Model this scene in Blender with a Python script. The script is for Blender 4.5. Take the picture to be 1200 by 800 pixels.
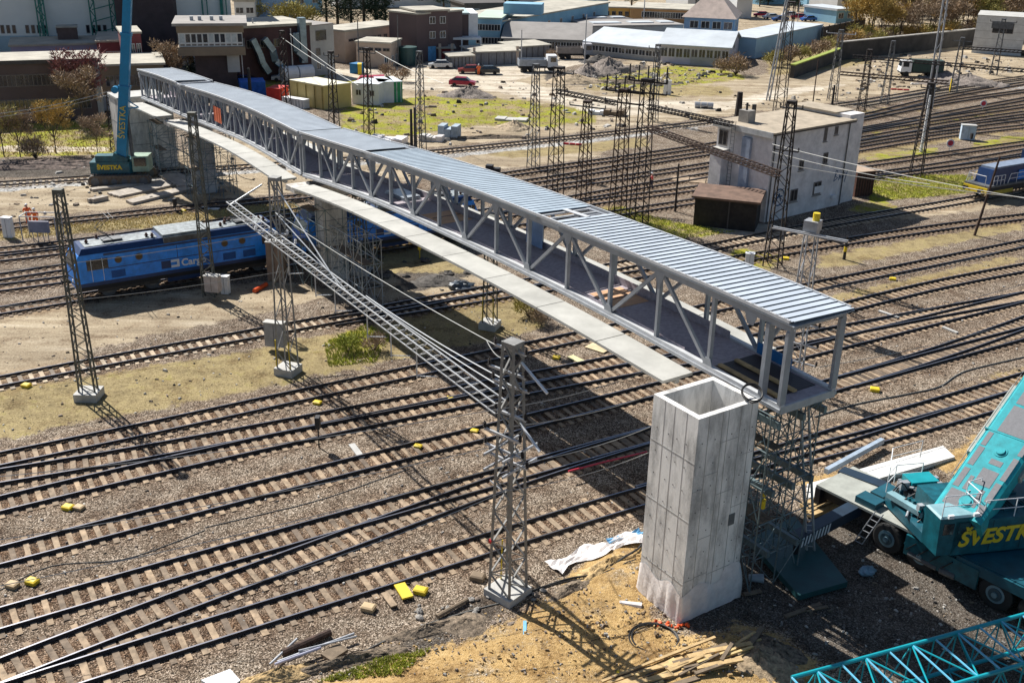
import bpy, math, random
import numpy as np
from mathutils import Vector, Matrix
R = math.radians
random.seed(7)
scene = bpy.context.scene
for o in list(bpy.data.objects): bpy.data.objects.remove(o)
COL = scene.collection

# ------------------------------------------------------------------ camera
CAM_F, CAM_PITCH, CAM_ROLL, CAM_H = 1228.3, 0.3975, 0.0203, 27.93
cp_, sp_ = math.cos(CAM_PITCH), math.sin(CAM_PITCH)
_fw = Vector((0, cp_, -sp_)); _r0 = Vector((1, 0, 0)); _u0 = Vector((0, sp_, cp_))
_c, _s = math.cos(CAM_ROLL), math.sin(CAM_ROLL)
_r = _c * _r0 + _s * _u0; _u = -_s * _r0 + _c * _u0
cam = bpy.data.cameras.new('camera'); co = bpy.data.objects.new('camera', cam); COL.objects.link(co)
cam.sensor_width = 36; cam.lens = CAM_F / 1200 * 36; cam.clip_start = 0.5; cam.clip_end = 5000
mw = Matrix((( _r.x, _u.x, -_fw.x, 0), (_r.y, _u.y, -_fw.y, 0), (_r.z, _u.z, -_fw.z, CAM_H), (0, 0, 0, 1)))
co.matrix_world = mw
scene.camera = co

# ------------------------------------------------------------------ light
SUN_AZ_SHADOW = -47.5      # direction in which shadows fall, degrees ccw from +X
SUN_EL = 46.0
world = bpy.data.worlds.new('World'); scene.world = world; world.use_nodes = True
wn = world.node_tree; bg = wn.nodes['Background']
sky = wn.nodes.new('ShaderNodeTexSky'); sky.sky_type = 'NISHITA'; sky.sun_disc = False
sky.sun_elevation = R(SUN_EL)
sd = math.radians(SUN_AZ_SHADOW + 180)     # towards the sun
sky.sun_rotation = math.pi / 2 - sd
sky.dust_density = 1.0; sky.ozone_density = 2.0
wn.links.new(sky.outputs[0], bg.inputs[0]); bg.inputs[1].default_value = 0.055
sun = bpy.data.lights.new('sun', 'SUN'); sun.energy = 5.0; sun.angle = R(0.5); sun.color = (1, 0.965, 0.91)
so = bpy.data.objects.new('sun', sun); COL.objects.link(so)
sv = Vector((math.cos(sd) * math.cos(R(SUN_EL)), math.sin(sd) * math.cos(R(SUN_EL)), math.sin(R(SUN_EL))))
so.rotation_euler = sv.to_track_quat('Z', 'Y').to_euler(); so.location = (0, 0, 80)
scene.view_settings.view_transform = 'Standard'; scene.view_settings.look = 'None'
scene.view_settings.exposure = 0.62; scene.view_settings.gamma = 1.0
scene.render.engine = 'CYCLES'
scene.cycles.max_bounces = 4; scene.cycles.diffuse_bounces = 2; scene.cycles.glossy_bounces = 2

# ------------------------------------------------------------------ places: where a sight line meets a level, and back
def ray(px, py): return (px - 600) / CAM_F * _r - (py - 400) / CAM_F * _u + _fw
def G(px, py, z=0.0):
    d = ray(px, py); t = (z - CAM_H) / d.z
    return Vector((d.x * t, d.y * t, z))
def GY(px, py, Y):
    d = ray(px, py); t = Y / d.y
    return Vector((d.x * t, Y, CAM_H + d.z * t))
def PX(p):
    v = Vector(p) - Vector((0, 0, CAM_H)); z = v.dot(_fw)
    return 600 + CAM_F * v.dot(_r) / z, 400 - CAM_F * v.dot(_u) / z
def height_to(g, py):
    lo, hi = -5, 60
    for _ in range(40):
        m = (lo + hi) / 2
        if PX((g[0], g[1], m))[1] > py: lo = m
        else: hi = m
    return lo

# ------------------------------------------------------------------ materials
MATS = {}
def M(name, col, rough=0.75, metal=0.0, var=0.18, scale=1.5, bump=0.0, bscale=12.0, col2=None, streak=None, spec=0.5, alpha=None, emit=None):
    if name in MATS: return MATS[name]
    m = bpy.data.materials.new(name); m.use_nodes = True; nt = m.node_tree; N = nt.nodes; L = nt.links
    b = N['Principled BSDF']; b.inputs['Roughness'].default_value = rough; b.inputs['Metallic'].default_value = metal
    b.inputs['Specular IOR Level'].default_value = spec
    g = N.new('ShaderNodeNewGeometry')
    mp = N.new('ShaderNodeMapping'); L.new(g.outputs['Position'], mp.inputs[0])
    if streak: mp.inputs['Scale'].default_value = streak
    n1 = N.new('ShaderNodeTexNoise'); n1.inputs['Scale'].default_value = scale; n1.inputs['Detail'].default_value = 6; n1.inputs['Roughness'].default_value = 0.65
    L.new(mp.outputs[0], n1.inputs['Vector'])
    cr = N.new('ShaderNodeValToRGB'); cr.color_ramp.elements[0].position = 0.3; cr.color_ramp.elements[1].position = 0.7
    c = Vector(col); a = c * (1 - var * 1.6); e = (Vector(col2) if col2 else c * (1 + var))
    cr.color_ramp.elements[0].color = (*a, 1); cr.color_ramp.elements[1].color = (*[min(1, x) for x in e], 1)
    L.new(n1.outputs[0], cr.inputs[0]); L.new(cr.outputs[0], b.inputs['Base Color'])
    if bump:
        n2 = N.new('ShaderNodeTexNoise'); n2.inputs['Scale'].default_value = bscale; n2.inputs['Detail'].default_value = 4
        L.new(g.outputs['Position'], n2.inputs['Vector'])
        bp = N.new('ShaderNodeBump'); bp.inputs['Strength'].default_value = bump; bp.inputs['Distance'].default_value = 0.05
        L.new(n2.outputs[0], bp.inputs['Height']); L.new(bp.outputs[0], b.inputs['Normal'])
    MATS[name] = m
    return m

def gravel_nodes(nt, vec, scale, cols, dist=0.02):
    N = nt.nodes; L = nt.links
    v = N.new('ShaderNodeTexVoronoi'); v.inputs['Scale'].default_value = scale; v.inputs['Randomness'].default_value = 1
    L.new(vec, v.inputs['Vector'])
    sep = N.new('ShaderNodeSeparateColor'); L.new(v.outputs['Color'], sep.inputs[0])
    cr = N.new('ShaderNodeValToRGB'); e = cr.color_ramp.elements
    e[0].color = (*cols[0], 1); e[0].position = 0.0; e[1].color = (*cols[-1], 1); e[1].position = 1
    for i, c in enumerate(cols[1:-1]):
        k = e.new((i + 1) / (len(cols) - 1)); k.color = (*c, 1)
    L.new(sep.outputs[0], cr.inputs[0])
    return cr.outputs[0], v.outputs['Distance']

def ground_material():
    m = bpy.data.materials.new('ground'); m.use_nodes = True; nt = m.node_tree; N = nt.nodes; L = nt.links
    b = N['Principled BSDF']; b.inputs['Roughness'].default_value = 0.95; b.inputs['Specular IOR Level'].default_value = 0.15
    g = N.new('ShaderNodeNewGeometry'); P = g.outputs['Position']
    def noise(s, d=5, r=0.6, sc=None):
        n = N.new('ShaderNodeTexNoise'); n.inputs['Scale'].default_value = s; n.inputs['Detail'].default_value = d; n.inputs['Roughness'].default_value = r
        if sc:
            mp = N.new('ShaderNodeMapping'); mp.inputs['Rotation'].default_value = (0, 0, R(-38)); mp.inputs['Scale'].default_value = sc
            L.new(P, mp.inputs[0]); L.new(mp.outputs[0], n.inputs['Vector'])
        else: L.new(P, n.inputs['Vector'])
        return n.outputs[0]
    def ramp(f, stops):
        cr = N.new('ShaderNodeValToRGB'); e = cr.color_ramp.elements
        e[0].position, e[0].color = stops[0][0], (*stops[0][1], 1); e[1].position, e[1].color = stops[-1][0], (*stops[-1][1], 1)
        for p, c in stops[1:-1]:
            k = e.new(p); k.color = (*c, 1)
        L.new(f, cr.inputs[0]); return cr.outputs[0]
    def mix(f, a, c, mode='MIX'):
        x = N.new('ShaderNodeMix'); x.data_type = 'RGBA'; x.blend_type = mode
        if isinstance(f, float): x.inputs[0].default_value = f
        else: L.new(f, x.inputs[0])
        L.new(a, x.inputs[6]); L.new(c, x.inputs[7]); return x.outputs[2]
    def math_(op, a, c, clamp=False):
        x = N.new('ShaderNodeMath'); x.operation = op; x.use_clamp = clamp
        for i, s in enumerate((a, c)):
            if isinstance(s, (int, float)): x.inputs[i].default_value = s
            else: L.new(s, x.inputs[i])
        return x.outputs[0]
    big = noise(0.12, 6, 0.65); mid = noise(0.9, 6, 0.7); fine = noise(7, 4, 0.7); long_ = noise(0.5, 5, 0.7, (0.12, 1.2, 1))
    stones, dist = gravel_nodes(nt, P, 21.0, [(.02, .017, .014), (.09, .075, .06), (.2, .17, .135), (.31, .27, .22), (.7, .65, .58)])
    rust = ramp(mid, [(0.3, (.62, .5, .42)), (0.5, (.95, .86, .78)), (0.75, (1.25, 1.18, 1.1))])
    ballast = mix(1.0, stones, rust, 'MULTIPLY')
    tan = ramp(long_, [(0.36, (.2, .145, .09)), (0.46, (.38, .295, .19)), (0.54, (.52, .42, .285)), (0.64, (.72, .62, .47))])
    tan = mix(0.55, tan, ramp(fine, [(0.3, (.14, .105, .075)), (0.55, (.42, .35, .25)), (0.75, (.66, .57, .44))]))
    grass = ramp(mid, [(0.2, (.1, .085, .02)), (0.42, (.33, .37, .012)), (0.6, (.5, .48, .03)), (0.8, (.42, .33, .12))])
    grass = mix(0.5, grass, ramp(fine, [(0.3, (.03, .03, .008)), (0.5, (.2, .21, .028)), (0.75, (.45, .4, .12))]))
    grass = mix(ramp(noise(0.35, 7, 0.75), [(0.46, (0, 0, 0)), (0.58, (1, 1, 1))]), grass, ramp(fine, [(0.3, (.1, .07, .03)), (0.55, (.36, .28, .13)), (0.8, (.55, .45, .28))]))
    mud = ramp(fine, [(0.32, (.12, .08, .05)), (0.5, (.32, .24, .15)), (0.72, (.55, .45, .33))])
    coarse = noise(0.16, 12, 0.82)
    grass = mix(ramp(coarse, [(0.51, (0, 0, 0)), (0.58, (1, 1, 1))]), grass, mud)
    tan = mix(ramp(noise(0.2, 12, 0.85), [(0.54, (0, 0, 0)), (0.64, (.8, .8, .8))]), tan, mud)
    dry = ramp(mid, [(0.32, (.13, .1, .055)), (0.44, (.3, .235, .12)), (0.56, (.44, .35, .18)), (0.7, (.36, .32, .08))])
    dry = mix(0.5, dry, ramp(fine, [(0.3, (.07, .055, .03)), (0.52, (.3, .235, .12)), (0.75, (.58, .47, .28))]))
    sand = ramp(mid, [(0.32, (.13, .07, .025)), (0.44, (.42, .25, .085)), (0.58, (.6, .385, .145)), (0.75, (.72, .5, .23))])
    sand = mix(0.45, sand, ramp(fine, [(0.3, (.09, .055, .03)), (0.5, (.42, .3, .15)), (0.8, (.68, .56, .36))]))
    clod = ramp(noise(0.55, 8, 0.75), [(0.36, (0, 0, 0)), (0.46, (1, 1, 1))]); sand = mix(clod, mix(0.6, sand, stones), sand)
    dirt = ramp(mid, [(0.35, (.018, .015, .013)), (0.5, (.05, .04, .033)), (0.7, (.13, .105, .085))])  # dark soil, darkened further to stand in for shade by the mobile crane
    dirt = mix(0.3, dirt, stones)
    pale = ramp(long_, [(0.34, (.36, .3, .22)), (0.5, (.56, .49, .39)), (0.66, (.72, .65, .54))])
    grey, _d = gravel_nodes(nt, P, 6.0, [(.12, .12, .12), (.34, .34, .33), (.5, .49, .47), (.66, .65, .62)])
    def attr(nm):
        a = N.new('ShaderNodeAttribute'); a.attribute_name = nm
        e = math_('ADD', a.outputs['Fac'], math_('MULTIPLY', math_('SUBTRACT', mid, 0.5), 1.5))
        e = math_('ADD', e, math_('MULTIPLY', math_('SUBTRACT', fine, 0.5), 0.7))
        return math_('MULTIPLY', math_('SUBTRACT', e, 0.42), 5.0, True)
    c = ballast
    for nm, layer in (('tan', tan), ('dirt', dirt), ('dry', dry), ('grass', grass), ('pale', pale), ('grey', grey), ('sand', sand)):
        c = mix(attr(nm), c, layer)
    ra = N.new('ShaderNodeAttribute'); ra.attribute_name = 'rust'
    c = mix(math_('MULTIPLY', ra.outputs['Fac'], ramp(noise(1.3, 5, .7), [(0.3, (.3, .3, .3)), (0.6, (1, 1, 1))]), True), c, mix(1.0, c, ramp(mid, [(0.3, (.42, .3, .23)), (0.7, (.85, .68, .55))]), 'MULTIPLY'))
    c = mix(ramp(noise(0.42, 9, 0.78), [(0.5, (0, 0, 0)), (0.62, (.75, .75, .75))]), c, mix(1.0, c, ramp(fine, [(0.35, (.25, .2, .17)), (0.65, (.8, .72, .66))]), 'MULTIPLY'))
    c = mix(1.0, c, ramp(big, [(0.3, (.8, .8, .8)), (0.7, (1.12, 1.12, 1.1))]), 'MULTIPLY')
    L.new(c, b.inputs['Base Color'])
    bp = N.new('ShaderNodeBump'); bp.inputs['Strength'].default_value = 0.9; bp.inputs['Distance'].default_value = 0.06
    h = math_('ADD', math_('MULTIPLY', fine, 1.0), math_('MULTIPLY', dist, -0.6)); L.new(h, bp.inputs['Height']); L.new(bp.outputs[0], b.inputs['Normal'])
    return m

# ------------------------------------------------------------------ mesh builder and tagging
ORG = {}
class MB:
    def __init__(s): s.v = []; s.f = []; s.m = []; s.mi = 0
    def add(s, vs, fs):
        o = len(s.v); s.v += [tuple(v) for v in vs]
        for f in fs: s.f.append(tuple(i + o for i in f)); s.m.append(s.mi)
    def quad(s, *p): s.add(p, [tuple(range(len(p)))])
    def box(s, x0, y0, z0, x1, y1, z1):
        s.add([(x0,y0,z0),(x1,y0,z0),(x1,y1,z0),(x0,y1,z0),(x0,y0,z1),(x1,y0,z1),(x1,y1,z1),(x0,y1,z1)],
              [(0,3,2,1),(4,5,6,7),(0,1,5,4),(1,2,6,5),(2,3,7,6),(3,0,4,7)])
    def hexa(s, b, t):           # bottom ring, top ring
        n = len(b)
        s.add(list(b) + list(t), [tuple(range(n))[::-1], tuple(range(n, 2*n))] + [(i, (i+1) % n, n + (i+1) % n, n + i) for i in range(n)])
    def prism(s, pts, z0, z1): s.hexa([(p[0], p[1], z0) for p in pts], [(p[0], p[1], z1) for p in pts])
    def beam(s, a, b, w, h=None, up=(0, 0, 1)):
        a = Vector(a); b = Vector(b); h = h or w; d = (b - a)
        if d.length < 1e-6: return
        d.normalize(); u = Vector(up)
        if abs(d.dot(u)) > 0.98: u = Vector((1, 0, 0)) if abs(d.x) < .9 else Vector((0, 1, 0))
        x = d.cross(u).normalized(); y = x.cross(d).normalized()
        r = lambda p: [p + x*i*w/2 + y*j*h/2 for i, j in ((-1,-1),(1,-1),(1,1),(-1,1))]
        s.hexa(r(a), r(b))
    def tube(s, a, b, r, n=6, r2=None):
        a = Vector(a); b = Vector(b); d = b - a
        if d.length < 1e-6: return
        d.normalize(); u = Vector((0, 0, 1)) if abs(d.z) < .95 else Vector((1, 0, 0))
        x = d.cross(u).normalized(); y = x.cross(d)
        ring = lambda p, q: [p + (x*math.cos(2*math.pi*i/n) + y*math.sin(2*math.pi*i/n))*q for i in range(n)]
        s.hexa(ring(a, r), ring(b, r if r2 is None else r2))
    def path(s, pts, r, n=6):
        for a, b in zip(pts[:-1], pts[1:]): s.tube(a, b, r, n)
    def blob(s, c, rx, ry, rz, seg=10, rings=6, jit=0.0, zmin=None):
        rnd = random.Random(hash((round(c[0],2), round(c[1],2))) & 0xffff)
        vs = []; fs = []
        for i in range(rings + 1):
            th = math.pi * i / rings
            for j in range(seg):
                ph = 2*math.pi*j/seg; k = 1 + rnd.uniform(-jit, jit)
                z = c[2] + rz*math.cos(th)*k
                if zmin is not None: z = max(z, zmin)
                vs.append((c[0] + rx*math.sin(th)*math.cos(ph)*k, c[1] + ry*math.sin(th)*math.sin(ph)*k, z))
        for i in range(rings):
            for j in range(seg):
                fs.append((i*seg+j, (i+1)*seg+j, (i+1)*seg+(j+1) % seg, i*seg+(j+1) % seg))
        s.add(vs, fs)
    def build(s, name, mat, parent=None, loc=None, smooth=False, rot=None):
        me = bpy.data.meshes.new(name)
        off = Vector((0, 0, 0))
        if parent is not None: off = ORG.get(parent.name, off)
        elif loc is not None and rot is None: off = Vector(loc)
        me.from_pydata([tuple(Vector(v) - off) for v in s.v], [], s.f)
        for m in (mat if isinstance(mat, (list, tuple)) else [mat]): me.materials.append(m)
        if any(s.m): me.polygons.foreach_set('material_index', s.m)
        if smooth: me.polygons.foreach_set('use_smooth', [True]*len(me.polygons))
        me.update()
        o = bpy.data.objects.new(name, me); COL.objects.link(o)
        if parent is not None: o.parent = parent; ORG[o.name] = off
        else:
            ORG[o.name] = off if rot is None else Vector((0, 0, 0))
            if loc is not None: o.location = loc
            if rot is not None: o.rotation_euler = (0, 0, rot)
        return o
def tag(o, label=None, cat=None, group=None, kind=None):
    if label: o['label'] = label
    if cat: o['category'] = cat
    if group: o['group'] = group
    if kind: o['kind'] = kind
    return o
def thing(name, label, cat, loc=(0, 0, 0), rot=None, group=None):
    """Empty at the base. With rot given the parts are built in its own axes, otherwise in world metres."""
    o = bpy.data.objects.new(name, None); COL.objects.link(o); o.location = loc; o.empty_display_size = 0.3
    if rot is not None: o.rotation_euler = (0, 0, rot); ORG[o.name] = Vector((0, 0, 0))
    else: ORG[o.name] = Vector(loc)
    return tag(o, label, cat, group)
def copy_thing(src, loc, label=None, rot=None, group=None, scale=None):
    r = src.copy(); COL.objects.link(r); r.location = loc
    if rot is not None: r.rotation_euler = (0, 0, rot)
    if scale: r.scale = (scale, scale, scale)
    if label: r['label'] = label
    if group: r['group'] = group
    ORG[r.name] = Vector(loc)
    for ch in list(src.children):
        c = ch.copy(); COL.objects.link(c); c.parent = r
        for g in list(ch.children):
            d = g.copy(); COL.objects.link(d); d.parent = c
    return r
def text_mesh(name, txt, size, depth, mat, parent, mtx, shear=0.0, bold=0.0):
    cu = bpy.data.curves.new(name, 'FONT'); cu.body = txt; cu.size = size; cu.extrude = depth; cu.shear = shear; cu.offset = bold
    t = bpy.data.objects.new(name + '_tmp', cu); COL.objects.link(t)
    dg = bpy.context.evaluated_depsgraph_get(); dg.update()
    me = bpy.data.meshes.new_from_object(t.evaluated_get(dg)); bpy.data.objects.remove(t)
    me.transform(mtx); me.materials.clear(); me.materials.append(mat); me.name = name
    o = bpy.data.objects.new(name, me); COL.objects.link(o); o.parent = parent
    return o

# palette
m_steel = M('galvanised_steel', (.4, .415, .44), .45, .35, .15, 2.0)
m_steel_d = M('dull_steel', (.12, .125, .13), .6, .2, .25, 2.0)
m_rust = M('rusty_steel', (.06, .034, .024), .85, 0, .45, 3.0)
m_brown = M('brown_steel', (.035, .027, .024), .8, 0, .35, 3.0)
m_black = M('black_paint', (.015, .015, .018), .6, 0, .2)
m_conc = M('cast_concrete', (.46, .45, .42), .85, 0, .16, .8, .25, 9)
m_conc_d = M('weathered_concrete', (.33, .31, .28), .88, 0, .25, .7, .3, 8)
m_white = M('white_paint', (.74, .75, .76), .55, 0, .06)
m_yellow = M('yellow_paint', (.72, .52, .02), .5, 0, .12)
m_orange = M('orange_cloth', (.8, .13, .02), .7, 0, .1)
m_red = M('red_paint', (.5, .02, .03), .4, 0, .1)
m_blue = M('railway_blue', (.012, .25, .82), .35, 0, .22, 1.4)
m_navy = M('navy_blue', (.01, .04, .13), .4, 0, .2)
m_teal = M('crane_teal', (.005, .095, .125), .42, 0, .3, 2.5)
m_cyan = M('turquoise_paint', (.01, .28, .32), .35, 0, .1)
m_glass = M('dark_glass', (.02, .025, .03), .08, 0, .2, 1, spec=.8)
m_wood = M('new_timber', (.52, .36, .17), .8, 0, .25, 2.0, .2)
m_wood_d = M('weathered_timber', (.2, .15, .1), .9, 0, .3, 2.0, .2)
m_rubber = M('tyre_rubber', (.02, .02, .02), .85, 0, .2)
m_cable = M('black_cable', (.015, .015, .015), .6, 0, .1)
m_wire = M('bright_wire', (.4, .4, .38), .5, .3, .1)
# ------------------------------------------------------------------ ground sheet
def inside(poly, x, y):
    c = np.zeros(x.shape, bool); n = len(poly)
    for i in range(n):
        x0, y0 = poly[i]; x1, y1 = poly[(i+1) % n]
        cond = ((y0 > y) != (y1 > y))
        with np.errstate(divide='ignore', invalid='ignore'):
            xi = (x1 - x0) * (y - y0) / (y1 - y0) + x0
        c ^= cond & (x < xi)
    return c
def axis(segs):
    out = []
    for a, b, st in segs: out += list(np.arange(a, b, st))
    return np.array(out + [segs[-1][1]])
gx = axis([(-3000, -400, 400), (-400, -160, 24), (-160, -70, 3), (-70, 70, .8), (70, 200, 3), (200, 400, 25), (400, 3000, 400)])
gy = axis([(-60, 20, 8), (20, 140, .8), (140, 330, 2.5), (330, 500, 20), (500, 4000, 350)])
X, Y = np.meshgrid(gx, gy)
# every zone is an area of the yard; its corners are surveyed along the sight lines
ZONES = {
 'sand': [[(330,820),(420,790),(500,765),(560,742),(640,705),(690,655),(750,628),(780,640),(770,720),(800,760),(890,728),(965,780),(1000,830),(700,900),(300,860)],
          [(1150,600),(1260,540),(1260,620),(1180,640)], [(1080,545),(1130,515),(1200,495),(1200,530),(1120,560)],
          [(940,560),(1010,545),(1010,560),(945,580)]],
 'tan': [[(-40,378),(120,352),(330,328),(400,345),(330,362),(120,405),(-40,442)], [(-40,222),(240,200),(600,173),(720,165),(700,184),(560,202),(235,236),(-40,262)],
         [(430,330),(500,305),(560,320),(640,330),(560,345),(440,352)],
         [(400,95),(520,80),(700,88),(760,60),(880,90),(1040,60),(1260,40),(1260,88),(1100,104),(850,136),(600,164),(480,175),(330,185),(330,150),(440,165)],
         [(300,150),(480,185),(330,215),(200,225),(200,180)],
         [(-40,415),(100,400),(100,425),(-40,455)], [(1000,262),(1180,225),(1200,240),(1020,262)]],
 'pale': [[(470,85),(530,60),(700,70),(640,86),(600,95),(700,112),(770,118),(850,120),(920,103),(1010,97),(920,113),(850,130),(700,135),(640,118),(560,105),(480,105),(440,108)],
          [(-40,171),(130,172),(130,178),(-40,178)], [(860,258),(960,270),(900,285),(830,268)], [(380,82),(470,78),(470,92),(380,95)]],
 'grass': [[(-40,150),(135,138),(140,180),(-40,186)], [(400,125),(500,112),(560,112),(640,122),(720,128),(640,142),(540,150),(440,165),(400,158)],
           [(790,76),(850,82),(880,92),(790,102),(700,105),(700,92)], [(640,258),(720,240),(800,262),(862,272),(800,280),(700,262)],
           [(1015,208),(1080,205),(1140,205),(1140,226),(1080,232),(1020,236)], [(1140,168),(1200,158),(1240,150),(1240,162),(1140,176)],
           [(1015,150),(1260,112),(1260,120),(1015,158)], [(1015,182),(1100,172),(1100,182),(1010,190)], [(262,95),(330,90),(330,105),(262,112)],
           [(380,400),(430,380),(455,395),(440,425),(385,428)], [(840,330),(900,325),(930,345),(860,352)], [(400,800),(440,775),(500,765),(470,800),(400,820)],
           [(860,290),(920,300),(900,320),(850,310)], [(340,100),(400,105),(400,125),(340,120)], [(370,82),(440,88),(440,100),(372,98)],
           [(600,128),(700,125),(700,145),(600,150)], [(1000,240),(1030,235),(1060,245),(1000,250)]],
 'dry': [[(-40,462),(240,420),(400,388),(480,372),(560,350),(612,352),(645,382),(560,402),(470,420),(240,470),(-40,520)],
         [(-40,274),(230,248),(350,236),(350,252),(-40,285)], [(430,282),(520,272),(560,320),(440,320)],
         [(960,300),(1120,272),(1200,258),(1200,268),(960,318)], [(960,350),(1200,296),(1200,306),(980,360)], [(1080,462),(1200,432),(1260,420),(1260,432),(1080,470)],
         [(1140,200),(1260,180),(1260,190),(1140,206)], [(960,185),(1100,160),(1260,140),(1260,146),(1100,168),(960,196)],
         [(560,345),(640,350),(640,385),(560,385)], [(690,168),(760,160),(760,172),(600,186),(560,180)], [(1000,132),(1100,118),(1100,126),(1000,142)],
         [(700,92),(790,102),(860,100),(860,112),(760,114),(680,104)], [(900,60),(1020,50),(1020,75),(900,90)]],
 'dirt': [[(-40,188),(170,186),(170,205),(-40,209)], [(760,640),(860,600),(1000,600),(1260,640),(1260,860),(960,775),(890,730),(790,750)],  # churned soil, and the crane's ground with its shade put into the colour
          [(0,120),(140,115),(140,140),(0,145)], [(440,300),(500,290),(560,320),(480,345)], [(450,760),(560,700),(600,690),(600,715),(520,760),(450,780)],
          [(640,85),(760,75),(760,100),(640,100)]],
 'grey': [[(-40,215),(120,208),(500,182),(700,160),(850,141),(1100,108),(1260,92),(1260,97),(1100,113),(850,146),(700,166),(500,188),(120,216),(-40,228)],
          [(550,250),(620,230),(620,250)]],
}
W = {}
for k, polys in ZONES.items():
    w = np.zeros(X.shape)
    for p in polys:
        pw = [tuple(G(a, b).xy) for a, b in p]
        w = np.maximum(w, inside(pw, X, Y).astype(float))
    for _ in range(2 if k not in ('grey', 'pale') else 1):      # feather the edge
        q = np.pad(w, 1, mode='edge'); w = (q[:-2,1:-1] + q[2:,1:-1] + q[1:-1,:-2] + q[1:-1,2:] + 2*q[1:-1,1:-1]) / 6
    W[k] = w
far = (Y > 260) | (np.abs(X) > 190)
W['tan'] = np.maximum(W['tan'], far*0.7)
rng = np.random.RandomState(3)
def lumps(n, amp, smin, smax, mask, seed):
    r = np.random.RandomState(seed); z = np.zeros(X.shape)
    ys, xs = np.where(mask > .6)
    if not len(ys): return z
    for _ in range(n):
        i = r.randint(len(ys)); cx, cy = X[ys[i], xs[i]], Y[ys[i], xs[i]]; s = r.uniform(smin, smax)
        z += amp*r.uniform(-.5, 1)*np.exp(-((X-cx)**2 + (Y-cy)**2)/(2*s*s))
    return z
Z = lumps(60, .22, .8, 2, W['sand'], 1)*W['sand'] + lumps(60, .12, .8, 2.5, W['tan'], 2)*W['tan'] + lumps(40, .15, .8, 2, W['dirt'], 4)*W['dirt']
Z = np.clip(Z, -.25, .5)
verts = np.stack([X, Y, Z], -1).reshape(-1, 3); ny, nx = X.shape
idx = np.arange(nx*ny).reshape(ny, nx)
faces = np.stack([idx[:-1,:-1], idx[:-1,1:], idx[1:,1:], idx[1:,:-1]], -1).reshape(-1, 4)
me = bpy.data.meshes.new('ground'); me.from_pydata(verts.tolist(), [], faces.tolist())
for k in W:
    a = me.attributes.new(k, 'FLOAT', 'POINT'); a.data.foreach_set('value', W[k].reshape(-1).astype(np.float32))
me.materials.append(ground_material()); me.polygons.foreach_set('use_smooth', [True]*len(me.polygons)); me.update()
ground = bpy.data.objects.new('ground', me); COL.objects.link(ground); ground['kind'] = 'structure'
def gz(x, y):
    i = min(len(gx)-2, max(0, int(np.searchsorted(gx, x))-1)); j = min(len(gy)-2, max(0, int(np.searchsorted(gy, y))-1))
    return float(Z[j, i])

# ------------------------------------------------------------------ railway tracks
m_rail = M('rail_side', (.03, .024, .022), .8, 0, .3); m_head = M('rail_head', (.3, .3, .33), .25, .8, .1)
def sleeper_mat(name, base, hi):
    m = bpy.data.materials.new(name); m.use_nodes = True; nt = m.node_tree; N = nt.nodes; L = nt.links; b = N['Principled BSDF']
    b.inputs['Roughness'].default_value = .9
    g = N.new('ShaderNodeNewGeometry'); n = N.new('ShaderNodeTexNoise'); n.inputs['Scale'].default_value = 1.6; n.inputs['Detail'].default_value = 8; n.inputs['Roughness'].default_value = .7
    L.new(g.outputs['Position'], n.inputs['Vector']); cr = N.new('ShaderNodeValToRGB')
    cr.color_ramp.elements[0].position = .34; cr.color_ramp.elements[0].color = (*base, 1); cr.color_ramp.elements[1].position = .66; cr.color_ramp.elements[1].color = (*hi, 1)
    L.new(n.outputs[0], cr.inputs[0])
    oi = N.new('ShaderNodeObjectInfo'); c2 = N.new('ShaderNodeValToRGB'); c2.color_ramp.elements[0].color = (.5, .46, .44, 1); c2.color_ramp.elements[1].color = (1.25, 1.12, .95, 1); L.new(oi.outputs['Random'], c2.inputs[0])
    e = c2.color_ramp.elements.new(.4); e.color = (.95, .88, .78, 1)
    mx = N.new('ShaderNodeMix'); mx.data_type = 'RGBA'; mx.blend_type = 'MULTIPLY'; mx.inputs[0].default_value = 1; L.new(cr.outputs[0], mx.inputs[6]); L.new(c2.outputs[0], mx.inputs[7]); L.new(mx.outputs[2], b.inputs['Base Color']); return m
m_sl_wood = sleeper_mat('pale_wooden_sleeper', (.13, .105, .08), (.43, .35, .265))
m_sl_dark = sleeper_mat('dark_wooden_sleeper', (.07, .053, .04), (.26, .205, .155))
m_sl_conc = sleeper_mat('concrete_sleeper', (.25, .215, .17), (.52, .46, .38))
def spline(pts, step):
    P = [Vector(p) for p in pts]; P = [P[0]*2 - P[1]] + P + [P[-1]*2 - P[-2]]
    out = []
    for i in range(1, len(P)-2):
        n = max(2, int((P[i+1]-P[i]).length/step))
        for k in range(n):
            t = k/n; a, b, c, d = P[i-1:i+3]
            out.append(.5*((2*b) + (c-a)*t + (2*a-5*b+4*c-d)*t*t + (3*b-a-3*c+d)*t**3))
    out.append(P[-2]); return out
def smooth_line(pts, it):
    for _ in range(it): pts = [pts[0]] + [(pts[i-1]+pts[i]*2+pts[i+1])/4 for i in range(1, len(pts)-1)] + [pts[-1]]
    return pts
TR = {}; tcount = [0]
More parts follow.
